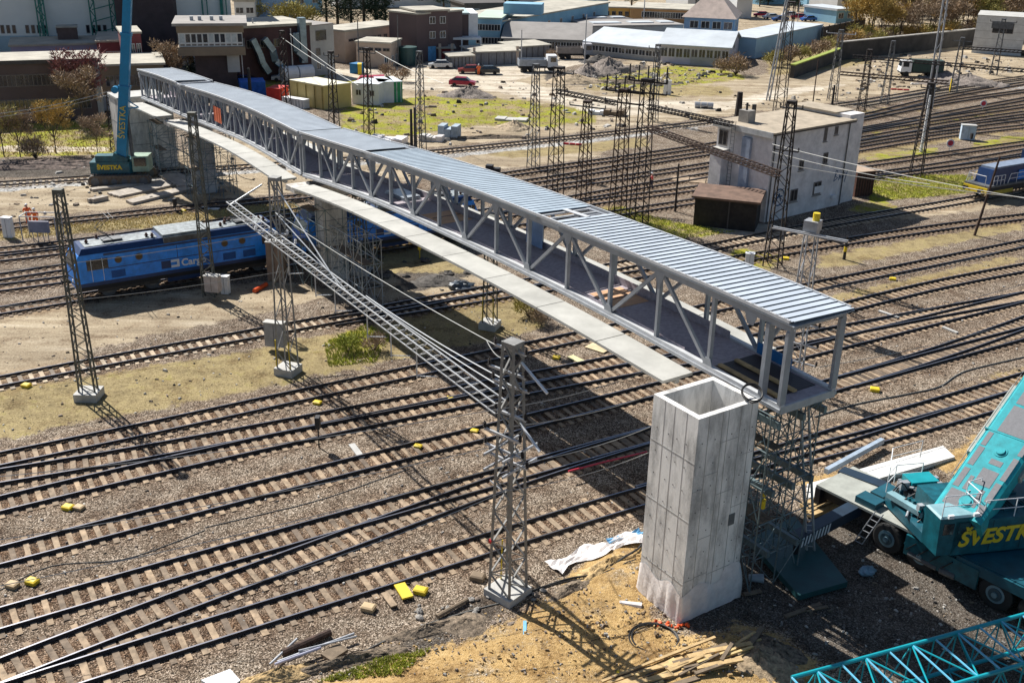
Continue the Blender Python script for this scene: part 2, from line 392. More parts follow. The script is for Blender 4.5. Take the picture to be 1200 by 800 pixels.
def track(key, upper, label, smat, near=False, sleepers=True, step=.62):
    k = tcount[0]; tcount[0] += 1; dz = k*.0035
    w = [G(a, b, .2) for a, b in upper]
    first = w[0] + (w[0]-w[1]).normalized()*25; last = w[-1] + (w[-1]-w[-2]).normalized()*25
    if upper[0][0] <= 5: w = [first] + w
    if upper[-1][0] >= 1195: w = w + [last]
    L = smooth_line(spline(w, 1.5), 25)
    nrm = []
    for i in range(len(L)):
        d = (L[min(i+1, len(L)-1)] - L[max(i-1, 0)]).normalized(); nrm.append(Vector((d.y, -d.x, 0)))
    C = [L[i] + nrm[i]*.752 for i in range(len(L))]
    for c in C: c.z = 0
    TR[key] = C
    mid = C[len(C)//2]
    t = thing('railway_track', label, 'railway track', (mid.x, mid.y, 0))
    for sgn in (-1, 1):
        mb = MB(); n = len(C)
        prof = [(-.09, .03), (.09, .03), (.04, .07), (.038, .17), (-.038, .17), (-.04, .07)]
        for i in range(n):
            cc = C[i] + nrm[i]*sgn*.752
            for a, z in prof: mb.v.append((cc.x + nrm[i].x*a, cc.y + nrm[i].y*a, z + dz + .012))
        q = len(prof)
        for i in range(n-1):
            for j in range(q):
                mb.f.append((i*q+j, i*q+(j+1) % q, (i+1)*q+(j+1) % q, (i+1)*q+j)); mb.m.append(1 if j == 3 else 0)
        mb.build('rail', [m_rail, m_head], t)
    if sleepers:
        # resample centreline by arc length
        S = []; acc = 0.0; rnd = random.Random(k*13+5)
        for i in range(len(C)-1):
            seg = (C[i+1]-C[i]); l = seg.length
            while acc < l:
                S.append((C[i] + seg*(acc/l), seg/l)); acc += step
            acc -= l
        vis = []
        for p, d in S:
            a, b = PX(p); vis.append(-10 < a < 1210 and -10 < b < 810)
        cand = [i for i in range(len(S)) if vis[i]]
        cand.sort(key=lambda i: (S[i][0]-Vector((0, 0, CAM_H))).length)
        single = set(cand[:100]) if near else set()
        rest = MB(); base_me = None
        for i, (p, d) in enumerate(S):
            if not vis[i] and not (-200 < PX(p)[0] < 1400): continue
            ang = math.atan2(d.y, d.x) + rnd.uniform(-.02, .02); nn = Vector((math.sin(ang), -math.cos(ang), 0)); dd = Vector((math.cos(ang), math.sin(ang), 0))
            sh = rnd.uniform(-.06, .06); L2 = 1.28 + rnd.uniform(-.03, .03); h = .03 + dz*.5 + rnd.uniform(0, .012); wd = .13 + rnd.uniform(-.012, .012)
            pp = p + nn*sh
            if i in single:
                if base_me is None:
                    b_ = MB(); b_.box(-1.28, -.125, -.05, 1.28, .125, 0); o = b_.build('sleeper', smat); base_me = o.data; o.parent = t
                else:
                    o = bpy.data.objects.new('sleeper', base_me); COL.objects.link(o); o.parent = t
                o.location = (pp.x-mid.x, pp.y-mid.y, h); o.rotation_euler = (0, 0, ang-math.pi/2); o.scale = (L2/1.28, wd/.125, 1)
            else:
                a = pp - nn*L2; b2 = pp + nn*L2
                rest.add([(a.x-dd.x*wd, a.y-dd.y*wd, h), (a.x+dd.x*wd, a.y+dd.y*wd, h), (b2.x+dd.x*wd, b2.y+dd.y*wd, h), (b2.x-dd.x*wd, b2.y-dd.y*wd, h),
                          (a.x-dd.x*wd, a.y-dd.y*wd, h-.06), (a.x+dd.x*wd, a.y+dd.y*wd, h-.06), (b2.x+dd.x*wd, b2.y+dd.y*wd, h-.06), (b2.x-dd.x*wd, b2.y-dd.y*wd, h-.06)],
                         [(0,3,2,1), (0,1,5,4), (1,2,6,5), (2,3,7,6), (3,0,4,7)])
        if rest.v:
            o = rest.build('sleepers', smat, t); o['kind'] = 'stuff'
    return t
W_, D_, C_ = m_sl_wood, m_sl_dark, m_sl_conc
track('T1', [(0,798),(140,752),(240,725),(360,687),(480,652),(612,610),(720,576),(745,569),(860,541),(960,518),(1030,499),(1120,475),(1200,452)], 'nearest railway track, lowest in the yard, passing behind the tall hollow concrete shaft', W_, True)
track('T3', [(0,768),(120,720),(240,678.5),(350,640),(480,592),(584,551),(720,510.5),(762,500)], 'turnout track crossing between the two lowest tracks left of the steel lattice mast', W_, True)
track('T2', [(0,710),(80,687),(160,666),(240,643),(360,609),(480,577),(584,547),(720,510),(762,498),(860,474),(980,441),(1040,423),(1080,411),(1116,400),(1200,369)], 'second main track from the bottom edge, running under the open end of the covered bridge', W_, True)
track('T1b', [(745,569),(860,537),(960,505),(1030,483.5),(1120,458.5),(1200,435)], 'short branch track beside the mobile crane boom, with closely laid sleepers', W_, True)
track('T4', [(0,639),(240,578),(480,518),(570,496),(720,460),(774,446),(860,424),(960,400),(1040,380),(1120,360),(1200,341)], 'third straight track from the bottom left, with open gravel on both sides', W_, True)
track('T2b', [(980,441),(1040,425),(1080,413),(1132,400),(1200,382)], 'turnout branch splitting off right of the open bridge end', D_, True)
track('T7', [(0,580),(120,551),(240,524),(360,499),(440,480),(480,472),(612,449),(720,427),(840,408),(960,385),(1080,362),(1200,341)], 'lower track of the tight pair under the middle of the foreground slab walkway', W_, True)
track('T6', [(0,549),(120,531),(180,518),(240,508),(360,486),(404,477),(480,461),(612,438),(720,416),(840,389),(960,361),(1080,330),(1200,308)], 'middle track of the three left tracks the slim mast throws its shadow across', W_, True)
track('T5', [(0,529),(240,480),(360,452),(480,429),(610,402),(676,388),(800,361),(960,328),(1086,303),(1200,280)], 'track along the lower edge of the dry grass strip, next to the single mast foundation', W_, True)
track('T8', [(0,440),(150,411),(240,395),(360,374),(410,364),(480,351),(566,335),(700,311),(808,290),(890,273),(967,257),(1050,244.5),(1146,228),(1200,218)], 'track with pale sleepers crossing the dirt strip in front of the blue locomotive', C_, True)
track('T8b', [(385,372),(480,357.5),(600,337),(720,321),(840,303),(960,283),(1100,262),(1200,250)], 'track through the long shadow below the white signal house', D_)
track('T9', [(0,359),(80,346),(283,312),(450,286),(600,264),(705,249),(760,240),(850,227),(1010,203),(1100,191),(1200,174)], 'track the blue cargo locomotives stand on', D_)
track('L4', [(0,333),(72,324),(300,291),(450,269),(600,247),(660,237.5),(760,225),(850,213),(1010,190.5),(1100,178.5),(1200,165)], 'first rusty track behind the blue locomotive', D_)
track('L3', [(0,320),(72,309),(300,277),(450,259),(600,241),(660,231),(760,213),(850,199),(1010,171.5),(1100,157),(1200,146)], 'second rusty track behind the blue locomotive', D_)
track('L2', [(0,299),(100,288),(300,261),(450,242),(600,224),(660,214.5),(760,201),(850,187),(1010,160),(1100,144),(1200,130)], 'lower track of the pair along the yellow grass strip', D_)
track('L1', [(0,290),(75,283),(300,250),(450,231),(603,213),(700,197.5),(760,187),(850,174),(1010,149),(1100,132),(1200,114)], 'upper track of the pair along the yellow grass strip', D_)
track('T10', [(0,263),(120,251),(228,239),(350,228),(480,215)], 'single track between the yellow grass strip and the crawler crane', D_)
track('M1', [(577,204),(660,192),(700,187),(760,178),(850,165),(930,150),(1010,134),(1100,112.5),(1200,96)], 'siding that starts at the buffer stop behind the bridge roof', D_)
track('N2', [(930,152),(1010,137),(1100,119),(1200,105)], 'siding passing just above the signal house roof to the right edge', D_)
track('N3', [(940,162),(1010,150.5),(1100,137),(1200,122)], 'siding curving through yellow grass right of the signal house', D_)
track('N4', [(940,176),(1010,163),(1100,150),(1200,137)], 'siding in front of the small grey double cabinet', D_)
track('N7', [(1010,206),(1100,196),(1200,182)], 'siding right behind the dark blue diesel locomotive', D_)
track('N0', [(0,213),(120,205),(300,192),(495,177.5),(600,166.5),(700,156),(760,149),(850,138.5),(1000,119),(1100,102),(1200,89)], 'newly laid track on clean grey ballast along the far side of the yard', C_)
track('N0b', [(1000,123),(1100,106.5),(1200,93.5)], 'second newly laid track on grey ballast at the far right', C_)

# oil and rust dust lie between and beside the rails
rustw = np.zeros(X.shape)
for key, C in TR.items():
    pts = np.array([(p.x, p.y) for p in C])
    for x, y in pts:
        if y > 330: continue
        i0, i1 = np.searchsorted(gx, x-2.2), np.searchsorted(gx, x+2.2); j0, j1 = np.searchsorted(gy, y-2.2), np.searchsorted(gy, y+2.2)
        d = np.hypot(X[j0:j1, i0:i1]-x, Y[j0:j1, i0:i1]-y); rustw[j0:j1, i0:i1] = np.maximum(rustw[j0:j1, i0:i1], np.clip(1.35-d/1.6, 0, 1))
a = ground.data.attributes.new('rust', 'FLOAT', 'POINT'); a.data.foreach_set('value', rustw.reshape(-1).astype(np.float32))
# ------------------------------------------------------------------ covered steel footbridge, in its own axes: s along, n across (away from the viewer), z up
BA = Vector((-16.3, 78.8, 0)); BB = Vector((10.85, 38.64, 0)); BU = (BB-BA).normalized(); BN = Vector((-BU.y, BU.x, 0))
def bp(s, n, z): return BA + BU*s + BN*n + Vector((0, 0, z))
def interp(tab, s):
    if s <= tab[0][0]: return tab[0][1]
    for (a, x), (b, y) in zip(tab[:-1], tab[1:]):
        if s <= b: return x + (y-x)*(s-a)/(b-a)
    return tab[-1][1]
def smooth_tab(tab):
    P = spline([(a, z, 0) for a, z in tab], .8); return [(p.x, p.y) for p in P]
SP = [  # s0, s1, bottom chord, top chord, node spacing list
 dict(s0=.15, s1=48.75, bot=smooth_tab([(0,8.31),(6.9,8.86),(13.6,9.22),(23.5,9.42),(30,9.46),(37,9.38),(44,9.16),(48.8,9.0)]), top=smooth_tab([(0,11.55),(7,11.95),(13.6,12.35),(23.5,12.74),(30,12.86),(37,12.93),(44,12.93),(48.8,12.82)]),
      bn=[5.8,11.7,17.6,23.9,30.4,37.4,44.4], tn=[.15,3.3,8.8,14.5,20.8,27.2,33.9,40.9,46.6], end=True),
 dict(s0=-29.6, s1=-.2, bot=smooth_tab([(-29.6,7.95),(-18,8.5),(-10,8.66),(0,8.31)]), top=smooth_tab([(-29.6,10.85),(-19.7,11.4),(-9.8,11.65),(0,11.5)]),
      bn=[-27.2,-22,-17,-12.2,-7.3,-2.6], tn=[-29.6,-24.6,-19.5,-14.6,-9.7,-5,-.2]),
 dict(s0=-43.8, s1=-30.0, bot=smooth_tab([(-43.8,7.45),(-37,7.75),(-30,7.95)]), top=smooth_tab([(-43.8,10.4),(-37,10.75),(-30,10.95)]),
      bn=[-41.5,-36.9,-32.3], tn=[-43.8,-39.2,-34.6,-30.0])]
bridge = thing('footbridge', 'long covered grey steel truss footbridge with ribbed metal roof crossing the rail yard', 'bridge', tuple(BA))
BW = 3.3
m_chord = M('grey_painted_truss', (.3, .32, .35), .45, .2, .12, 1.5)
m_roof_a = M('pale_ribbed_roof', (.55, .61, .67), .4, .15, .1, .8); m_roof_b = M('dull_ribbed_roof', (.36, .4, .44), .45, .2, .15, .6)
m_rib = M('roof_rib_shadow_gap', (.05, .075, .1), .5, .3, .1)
m_deck = M('mauve_deck_sheet', (.38, .33, .36), .7, 0, .2, 5.0, .3, 30)
m_slab = M('pale_precast_slab', (.43, .425, .39), .8, 0, .14, .6, .15)
m_ply = M('orange_plywood', (.62, .36, .2), .7, 0, .15, 1.5); m_lip = M('chord_lip', (.55, .56, .57), .5, .1, .1)
def strip(mb, f, ss, n0, n1, z0, z1):
    for a, b in zip(ss[:-1], ss[1:]):
        za, zb = f(a), f(b)
        mb.add([bp(a,n0,za+z0), bp(b,n0,zb+z0), bp(b,n1,zb+z0), bp(a,n1,za+z0), bp(a,n0,za+z1), bp(b,n0,zb+z1), bp(b,n1,zb+z1), bp(a,n1,za+z1)],
               [(0,3,2,1),(4,5,6,7),(0,1,5,4),(1,2,6,5),(2,3,7,6),(3,0,4,7)])
def srange(a, b, st):
    n = max(1, int(round((b-a)/st))); return [a + (b-a)*i/n for i in range(n+1)]
for si, sp in enumerate(SP):
    fb = lambda s, t=sp['bot']: interp(t, s); ft = lambda s, t=sp['top']: interp(t, s)
    ss = srange(sp['s0'], sp['s1'], 1.2)
    for n0 in (0, BW-.2):
        mb = MB(); strip(mb, ft, ss, n0, n0+.2, -.42, -.02); mb.build('top_chord', m_chord, bridge)
        mb = MB(); strip(mb, fb, ss, n0-.02, n0+.22, -.02, .2); mb.build('bottom_chord', m_lip, bridge)
        mb = MB(); strip(mb, fb, ss, n0-.1 if n0 == 0 else n0+.22, n0-.022 if n0 == 0 else n0+.3, -.12, .03); mb.build('chord_lip', m_steel, bridge)
        nm = n0 + .1
        posts = sorted(set([sp['s0']+.1, sp['s1']-.1] + sp['bn'] + sp['tn'][1:-1]))
        for s in posts:
            w = .34 if (si == 0 and s > 48) else .2
            mb = MB(); mb.beam(bp(s, nm, fb(s)+.2), bp(s, nm, ft(s)-.42), w, .16, up=BU); mb.build('post', m_chord, bridge)
        if si > 0:
            for s0_, s1_ in zip(posts[:-1], posts[1:]):
                s = (s0_+s1_)/2; mb = MB(); mb.beam(bp(s, nm, fb(s)+.2), bp(s, nm, ft(s)-.42), .08, .08, up=BU); mb.build('post', m_chord, bridge)
        seq = sorted([(s, 0) for s in sp['bn']] + [(s, 1) for s in sp['tn']])
        for (a, ka), (b, kb) in zip(seq[:-1], seq[1:]):
            if ka == kb: continue
            if si == 0 and a > 44: 
                if n0 == 0: continue
            pa = bp(a + (.12 if ka == 0 else .2), nm, fb(a)+.2 if ka == 0 else ft(a)-.42); pb = bp(b - (.12 if kb == 0 else .2), nm, fb(b)+.2 if kb == 0 else ft(b)-.42)
            mb = MB(); mb.beam(pa, pb, .17, .14, up=BN); mb.build('diagonal', m_chord, bridge)
    for n0 in (-.012, BW-.03):
        for s in sp['bn']:
            mb = MB(); mb.hexa([bp(s-.32, n0, fb(s)+.15), bp(s+.32, n0, fb(s)+.15), bp(s+.32, n0+.04, fb(s)+.15), bp(s-.32, n0+.04, fb(s)+.15)], [bp(s-.16, n0, fb(s)+.55), bp(s+.16, n0, fb(s)+.55), bp(s+.16, n0+.04, fb(s)+.55), bp(s-.16, n0+.04, fb(s)+.55)]); mb.build('gusset_plate', m_chord, bridge)
        for s in sp['tn']:
            mb = MB(); mb.hexa([bp(s-.16, n0, ft(s)-.85), bp(s+.16, n0, ft(s)-.85), bp(s+.16, n0+.04, ft(s)-.85), bp(s-.16, n0+.04, ft(s)-.85)], [bp(s-.38, n0, ft(s)-.3), bp(s+.38, n0, ft(s)-.3), bp(s+.38, n0+.04, ft(s)-.3), bp(s-.38, n0+.04, ft(s)-.3)]); mb.build('gusset_plate', m_chord, bridge)
    # deck, its kick boards and the cross beams below
    mb = MB(); strip(mb, fb, ss, .23, BW-.23, .06, .1); mb.build('deck', m_deck, bridge)
    for n0, n1 in ((.23, .26), (BW-.26, BW-.23)):
        mb = MB(); strip(mb, fb, [s for s in ss if s < 43.5] or ss, n0, n1, .101, .5 if n0 > 1 else .3); mb.build('side_panel', m_deck, bridge)
    mb = MB()
    for s in srange(sp['s0']+.3, sp['s1']-.3, 1.5): mb.beam(bp(s, .05, fb(s)-.1), bp(s, BW-.05, fb(s)-.1), .14, .22)
    mb.build('cross_beams', m_steel_d, bridge)
    # roof sheets with standing ribs
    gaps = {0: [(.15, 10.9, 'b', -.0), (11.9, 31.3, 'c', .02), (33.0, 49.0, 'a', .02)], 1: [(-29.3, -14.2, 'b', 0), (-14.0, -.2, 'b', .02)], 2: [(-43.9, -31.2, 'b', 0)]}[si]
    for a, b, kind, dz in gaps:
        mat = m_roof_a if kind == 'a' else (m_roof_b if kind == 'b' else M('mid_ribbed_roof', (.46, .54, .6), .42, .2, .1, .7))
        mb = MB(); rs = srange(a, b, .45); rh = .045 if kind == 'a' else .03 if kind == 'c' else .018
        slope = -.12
        for i, s in enumerate(rs[:-1]):
            s2 = rs[i+1]; z0, z1 = ft(s)+.1+dz, ft(s2)+.1+dz; w = s2-s
            def pt(q, n, e): 
                z = z0 + (z1-z0)*(q-s)/w; return bp(q, n, z + e + slope*(n+.12)/3.6)
            # a trapezoid pan and an upstand
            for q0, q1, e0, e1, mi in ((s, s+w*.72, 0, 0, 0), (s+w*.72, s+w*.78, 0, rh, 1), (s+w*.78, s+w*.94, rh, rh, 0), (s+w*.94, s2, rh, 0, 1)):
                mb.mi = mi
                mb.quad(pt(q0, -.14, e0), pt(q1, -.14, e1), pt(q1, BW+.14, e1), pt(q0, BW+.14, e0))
        mb.mi = 0
        rl = rs[::3] + [rs[-1]]
        strip(mb, ft, rl, -.14, BW+.14, -.0+dz-.1, .04+dz-.1)
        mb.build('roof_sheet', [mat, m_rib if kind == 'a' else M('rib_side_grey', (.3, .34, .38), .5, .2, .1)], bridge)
    mb = MB(); strip(mb, ft, ss, -.16, -.06, 0, .14); mb.build('roof_edge_trim', m_lip, bridge); mb = MB(); strip(mb, ft, ss, BW+.16, BW+.22, -.1, .06); mb.build('roof_edge_trim', m_lip, bridge)
    mb = MB()
    for s in srange(sp['s0']+.5, sp['s1']-.3, 1.6): mb.beam(bp(s, .2, ft(s)-.12), bp(s, BW-.2, ft(s)-.12), .12, .14)
    mb.build('roof_beams', m_chord, bridge)
    # end frame beams
    for s in (sp['s0']+.1, sp['s1']-.1):
        mb = MB(); mb.beam(bp(s, .2, ft(s)-.18), bp(s, BW-.2, ft(s)-.18), .2, .3); mb.build('end_beam', m_chord, bridge)
# second stout posts at the open end, end beam of the deck, sill
fb = lambda s: interp(SP[0]['bot'], s); ft = lambda s: interp(SP[0]['top'], s)
mb = MB(); mb.beam(bp(47.6, .1, fb(47.6)+.2), bp(47.6, .1, ft(47.6)-.42), .34, .2, up=BU); mb.build('post', m_chord, bridge)
mb = MB(); mb.beam(bp(48.7, .0, fb(48.7)-.05), bp(48.7, BW, fb(48.7)-.05), .12, .34); mb.build('end_sill', m_steel, bridge)
# open joint in the roof: bare rafters
for s in (31.5, 32.2, 32.9):
    mb = MB(); mb.beam(bp(s, 0, ft(s)+.02), bp(s, BW, ft(s)-.06), .1, .08); mb.build('rafter', m_lip, bridge)
mb = MB(); mb.beam(bp(31.3, 1.7, ft(32)+.08), bp(33.1, 1.9, ft(32)+.08), .3, .04); mb.build('loose_board', m_lip, bridge)
for s0, s1 in ((34.9, 37.2), (17.6, 20.2)):
    mb = MB(); strip(mb, fb, srange(s0, s1, 1.0), .8 if s0 > 30 else .5, BW-.5, .101, .12)
    mb.mi = 1; strip(mb, fb, [s0+1.1, s0+1.25], .8, BW-.5, .121, .135); mb.build('plywood_cover', [m_ply, M('dark_batten', (.2, .12, .1))], bridge)
mb = MB(); strip(mb, fb, [44.5, 48.0], .3, 2.9, .101, .13); mb.build('black_membrane', M('black_membrane', (.03, .022, .025), .6), bridge)
for n in (.55, 1.55):
    mb = MB(); mb.beam(bp(44.6, n, fb(44.6)+.2), bp(48.1, n, fb(48.1)+.2), .2, .1); mb.build('timber_batten', m_wood, bridge)
mb = MB(); mb.beam(bp(44.6, BW-.42, fb(44.6)+.5), bp(46.6, BW-.42, fb(46.6)+.5), .08, .5); mb.build('blue_kick_board', M('blue_board', (.01, .13, .35), .5), bridge)
mb = MB(); mb.hexa([bp(26.2, BW-.5, fb(27)+.15), bp(27.8, BW-.5, fb(27)+.15), bp(27.8, BW-.45, fb(27)+.15), bp(26.2, BW-.45, fb(27)+.15)], [bp(26.2, BW-.5, fb(27)+2.3), bp(27.8, BW-.5, fb(27)+2.3), bp(27.8, BW-.45, fb(27)+2.3), bp(26.2, BW-.45, fb(27)+2.3)])
mb.build('pale_blue_sheet', M('pale_blue_sheet', (.28, .4, .62), .4), bridge)
# orange banner hung in the second span
t = MB(); sb = -19.6
for k in range(6):
    a, b = sb + k*.32, sb + (k+1)*.32; e = .03*(-1)**k
    t.quad(bp(a, -.05-e, 9.1), bp(b, -.05+e, 9.1), bp(b, -.05+e, 10.45), bp(a, -.05-e, 10.45)); t.quad(bp(a, -.03-e, 9.1), bp(b, -.03+e, 9.1), bp(b, -.03+e, 10.45), bp(a, -.03-e, 10.45))
tag(t.build('banner', M('orange_net', (.75, .17, .07), .8), None, tuple(bp(sb, 0, 9.1))), 'orange net banner tied to the truss side of the bridge', 'banner')
# stack of steel sheets lying on the deck
t = thing('sheet_stack', 'stack of grey metal sheets lying on the bridge deck', 'metal sheets', tuple(bp(12.6, 1.9, fb(12.6)+.1)))
for k in range(3):
    mb = MB(); a = .1*k; z = fb(12.6)+.16+.09*k
    mb.hexa([bp(11.4+a, 1.2, z), bp(14.2-a, 1.3, z), bp(14.1-a, 2.6, z), bp(11.4+a, 2.5, z)], [bp(11.4+a, 1.2, z+.05), bp(14.2-a, 1.3, z+.05), bp(14.1-a, 2.6, z+.05), bp(11.4+a, 2.5, z+.05)])
    mb.build('sheet', M('sheet_metal', (.5, .54, .58), .35, .5, .1), t)
# precast slab walkways on both sides
for si, (j, zf) in enumerate((([2.3, 5.6, 9.0, 12.6, 16.2, 19.9, 24.5, 29.1, 34.0, 38.9, 43.7], SP[0]['bot']), ([-28.6, -24, -19.5, -14.5, -9.6, -4.8, -.9], SP[1]['bot']), ([-42.5, -37.5, -32.5], SP[2]['bot']))):
    for side, (n0, n1) in enumerate(((-1.85, -.105), (BW+.31, BW+1.9))):
        if si == 2 and side == 1: continue
        for k, (a, b) in enumerate(zip(j[:-1], j[1:])):
            mb = MB(); strip(mb, lambda s: interp(zf, s)-.42, srange(a+.03, b-.03, 1.6), n0, n1, -.14, 0)
            # stiffening rib under each slab
            strip(mb, lambda s: interp(zf, s)-.42, srange(a+.05, b-.05, 2.4), (n0+n1)/2-.12, (n0+n1)/2+.12, -.34, -.142)
            mb.build('walkway_slab', m_slab, bridge)
            if side == 0 or True:
                mb = MB()
                for s in (a+.6, b-.6): mb.beam(bp(s, n0+.15 if side == 0 else BW-.1, interp(zf, s)-.62), bp(s, .1 if side == 0 else n1-.15, interp(zf, s)-.62), .12, .1)
                mb.build('bracket', m_steel_d, bridge)

# ------------------------------------------------------------------ concrete piers
def form_concrete(name, base, pw, ph, dark=.5):
    m = bpy.data.materials.new(name); m.use_nodes = True; nt = m.node_tree; N = nt.nodes; L = nt.links; b = N['Principled BSDF']; b.inputs['Roughness'].default_value = .85
    tc = N.new('ShaderNodeTexCoord')
    n1 = N.new('ShaderNodeTexNoise'); n1.inputs['Scale'].default_value = .9; n1.inputs['Detail'].default_value = 7; n1.inputs['Roughness'].default_value = .65
    mp = N.new('ShaderNodeMapping'); mp.inputs['Scale'].default_value = (1.4, 1.4, .45); L.new(tc.outputs['Object'], mp.inputs[0]); L.new(mp.outputs[0], n1.inputs['Vector'])
    cr = N.new('ShaderNodeValToRGB'); cr.color_ramp.elements[0].position = .34; cr.color_ramp.elements[1].position = .58
    c = Vector(base); cr.color_ramp.elements[0].color = (*(c*.5), 1); cr.color_ramp.elements[1].color = (*(c*1.1), 1); L.new(n1.outputs[0], cr.inputs[0])
    n2 = N.new('ShaderNodeTexNoise'); n2.inputs['Scale'].default_value = 14; n2.inputs['Detail'].default_value = 5; L.new(tc.outputs['Object'], n2.inputs['Vector'])
    mx = N.new('ShaderNodeMix'); mx.data_type = 'RGBA'; mx.blend_type = 'OVERLAY'; mx.inputs[0].default_value = .35; L.new(cr.outputs[0], mx.inputs[6]); L.new(n2.outputs[0], mx.inputs[7])
    L.new(mx.outputs[2], b.inputs['Base Color'])
    bp_ = N.new('ShaderNodeBump'); bp_.inputs['Strength'].default_value = .25; bp_.inputs['Distance'].default_value = .02; L.new(n2.outputs[0], bp_.inputs['Height']); L.new(bp_.outputs[0], b.inputs['Normal'])
    return m
m_pier = form_concrete('board_marked_concrete', (.58, .55, .5), 1, 1)
def pier(label, s, top, w=1.5, d=1.9, cap=True, n=BW/2, capw=3.2):
    base = bp(s, n, 0); t = thing('bridge_pier', label, 'pier', tuple(base))
    def ring(hs, hn, z): return [bp(s+a*hs, n+b*hn, z) for a, b in ((-1,-1),(1,-1),(1,1),(-1,1))]
    mb = MB(); mb.hexa(ring(w/2, d/2, -.3), ring(w/2, d/2, top-1.0 if cap else top)); mb.build('column', m_pier, t)
    mb = MB()
    for z in np.arange(1.6, top-1.2, 1.7): 
        for f in (1,): mb.hexa(ring(w/2+.012, d/2+.012, z), ring(w/2+.012, d/2+.012, z+.035))
    if mb.v: mb.build('formwork_joint', M('joint_line', (.16, .15, .14)), t)  # formwork joints as thin darker bands
    if cap:
        mb = MB(); mb.hexa(ring(w/2, d/2+.05, top-1.0), ring(w/2+.1, capw, top-.35)); mb.hexa(ring(w/2+.1, capw, top-.349), ring(w/2+.1, capw, top)); mb.build('pier_head', m_pier, t)
        for q in (.1, BW-.1):
            mb = MB(); mb.hexa([bp(s+a*.3, q+b*.22, top) for a, b in ((-1,-1),(1,-1),(1,1),(-1,1))], [bp(s+a*.25, q+b*.18, top+.18) for a, b in ((-1,-1),(1,-1),(1,1),(-1,1))]); mb.build('bearing', m_steel_d, t)
    return t
pier('tall concrete pier beside the locomotives, wrapped in tube scaffolding', 1.2, 7.85, 1.5, 2.0)
pier('concrete pier behind the lattice mast, right of the crawler crane', -29.8, 7.35, 1.6, 2.1)
pier('concrete pier between the crawler crane and the scaffolded pier', -42.6, 7.0, 1.7, 2.0)
# wide end block at the far end
t = thing('bridge_abutment_tower', 'wide square concrete tower at the far end of the bridge, behind the crawler crane boom', 'concrete tower', tuple(bp(-46.8, -.8, 0)))
def ring_(s0, s1, n0, n1, z): return [bp(s0, n0, z), bp(s1, n0, z), bp(s1, n1, z), bp(s0, n1, z)]
mb = MB(); mb.hexa(ring_(-48.3, -44.6, -2.4, 2.6, -.2), ring_(-48.3, -44.6, -2.4, 2.6, 7.3)); mb.build('tower_wall', m_pier, t)
mb = MB(); mb.hexa(ring_(-48.4, -44.5, -2.5, 2.7, 7.301), ring_(-48.4, -44.5, -2.5, 2.7, 7.5)); mb.build('coping', m_conc, t)
mb = MB()
for z in (2.2, 4.6): mb.hexa(ring_(-48.32, -44.58, -2.42, 2.62, z), ring_(-48.32, -44.58, -2.42, 2.62, z+.04))
mb.build('formwork_joint', M('joint_line', (.16, .15, .14)), t)

# ------------------------------------------------------------------ hollow concrete lift shaft in the foreground
m_shaft = form_concrete('fair_faced_concrete', (.74, .725, .69), 1, 1)
S0, S1, N0, N1 = 45.8, 48.45, -4.28, -1.0; ST = 9.6; TH = .26
sh = thing('lift_shaft', 'tall hollow square concrete shaft with an open top at the near end of the bridge', 'concrete shaft', tuple(bp((S0+S1)/2, (N0+N1)/2, 0)))
mb = MB()
o_b = ring_(S0, S1, N0, N1, -.6); o_t = ring_(S0, S1, N0, N1, ST); i_t = ring_(S0+TH, S1-TH, N0+TH, N1-TH, ST); i_b = ring_(S0+TH, S1-TH, N0+TH, N1-TH, 2.0)
mb.add(o_b + o_t + i_t + i_b, [(i, (i+1) % 4, 4+(i+1) % 4, 4+i) for i in range(4)] + [(4+i, 4+(i+1) % 4, 8+(i+1) % 4, 8+i) for i in range(4)] + [(8+i, 8+(i+1) % 4, 12+(i+1) % 4, 12+i) for i in range(4)] + [(12, 13, 14, 15)])
mb.build('shaft_wall', m_shaft, sh)
mb = MB(); rnd = random.Random(5); e = .006
def seam(a, b, w=.014, nrm=None): mb.beam(a, b, w, .012, up=nrm)
for k in (.55, 1.25, 1.55, 2.2, 2.75):             # board seams, face towards the viewer's right
    seam(bp(S1+e, N0+k*1.06, 0), bp(S1+e, N0+k*1.06, ST), .018, BU)
for k in (.72, 1.3, 2.0): seam(bp(S0+k, N0-e+.004, 0), bp(S0+k, N0-e+.004, ST), .01, BN)
for z in (1.9, 4.9, 7.6):
    seam(bp(S0, N0-e, z), bp(S1, N0-e, z), .02, BN); 
for k0, k1, z in ((0,.6,2.0),(.6,1.3,2.05),(1.3,3.3,1.95),(.6,1.3,3.9),(1.3,2.3,5.8),(0,.6,6.3),(.6,1.3,6.9),(2.3,3.3,7.3),(2.3,3.3,4.9),(1.3,2.3,8.2)): seam(bp(S1+e, N0+k0, z), bp(S1+e, N0+k1, z), .018, BU)
mb.build('board_seams', M('seam_line', (.36, .35, .33)), sh)  # seams as thin grey strips
mb = MB()
for fz in np.arange(.9, 9.3, 1.05):
    for k in (.25, .95, 1.45, 2.0): 
        c = bp(S0+k+.1, N0-.004, fz); mb.tube(c, c-BN*.012, .026, 8)
    for k in (.3, 1.0, 1.9, 2.6, 3.05):
        c = bp(S1+.004, N0+k, fz+.2); mb.tube(c, c+BU*.012, .026, 8)
mb.build('tie_holes', M('tie_hole', (.08, .075, .07)), sh)
mb = MB(); mb.hexa(ring_(S1+.002, S1+.018, -2.0, -1.65, 4.0), ring_(S1+.002, S1+.018, -2.0, -1.65, 4.55)); mb.build('recess_box', M('dark_patch', (.13, .14, .14)), sh)
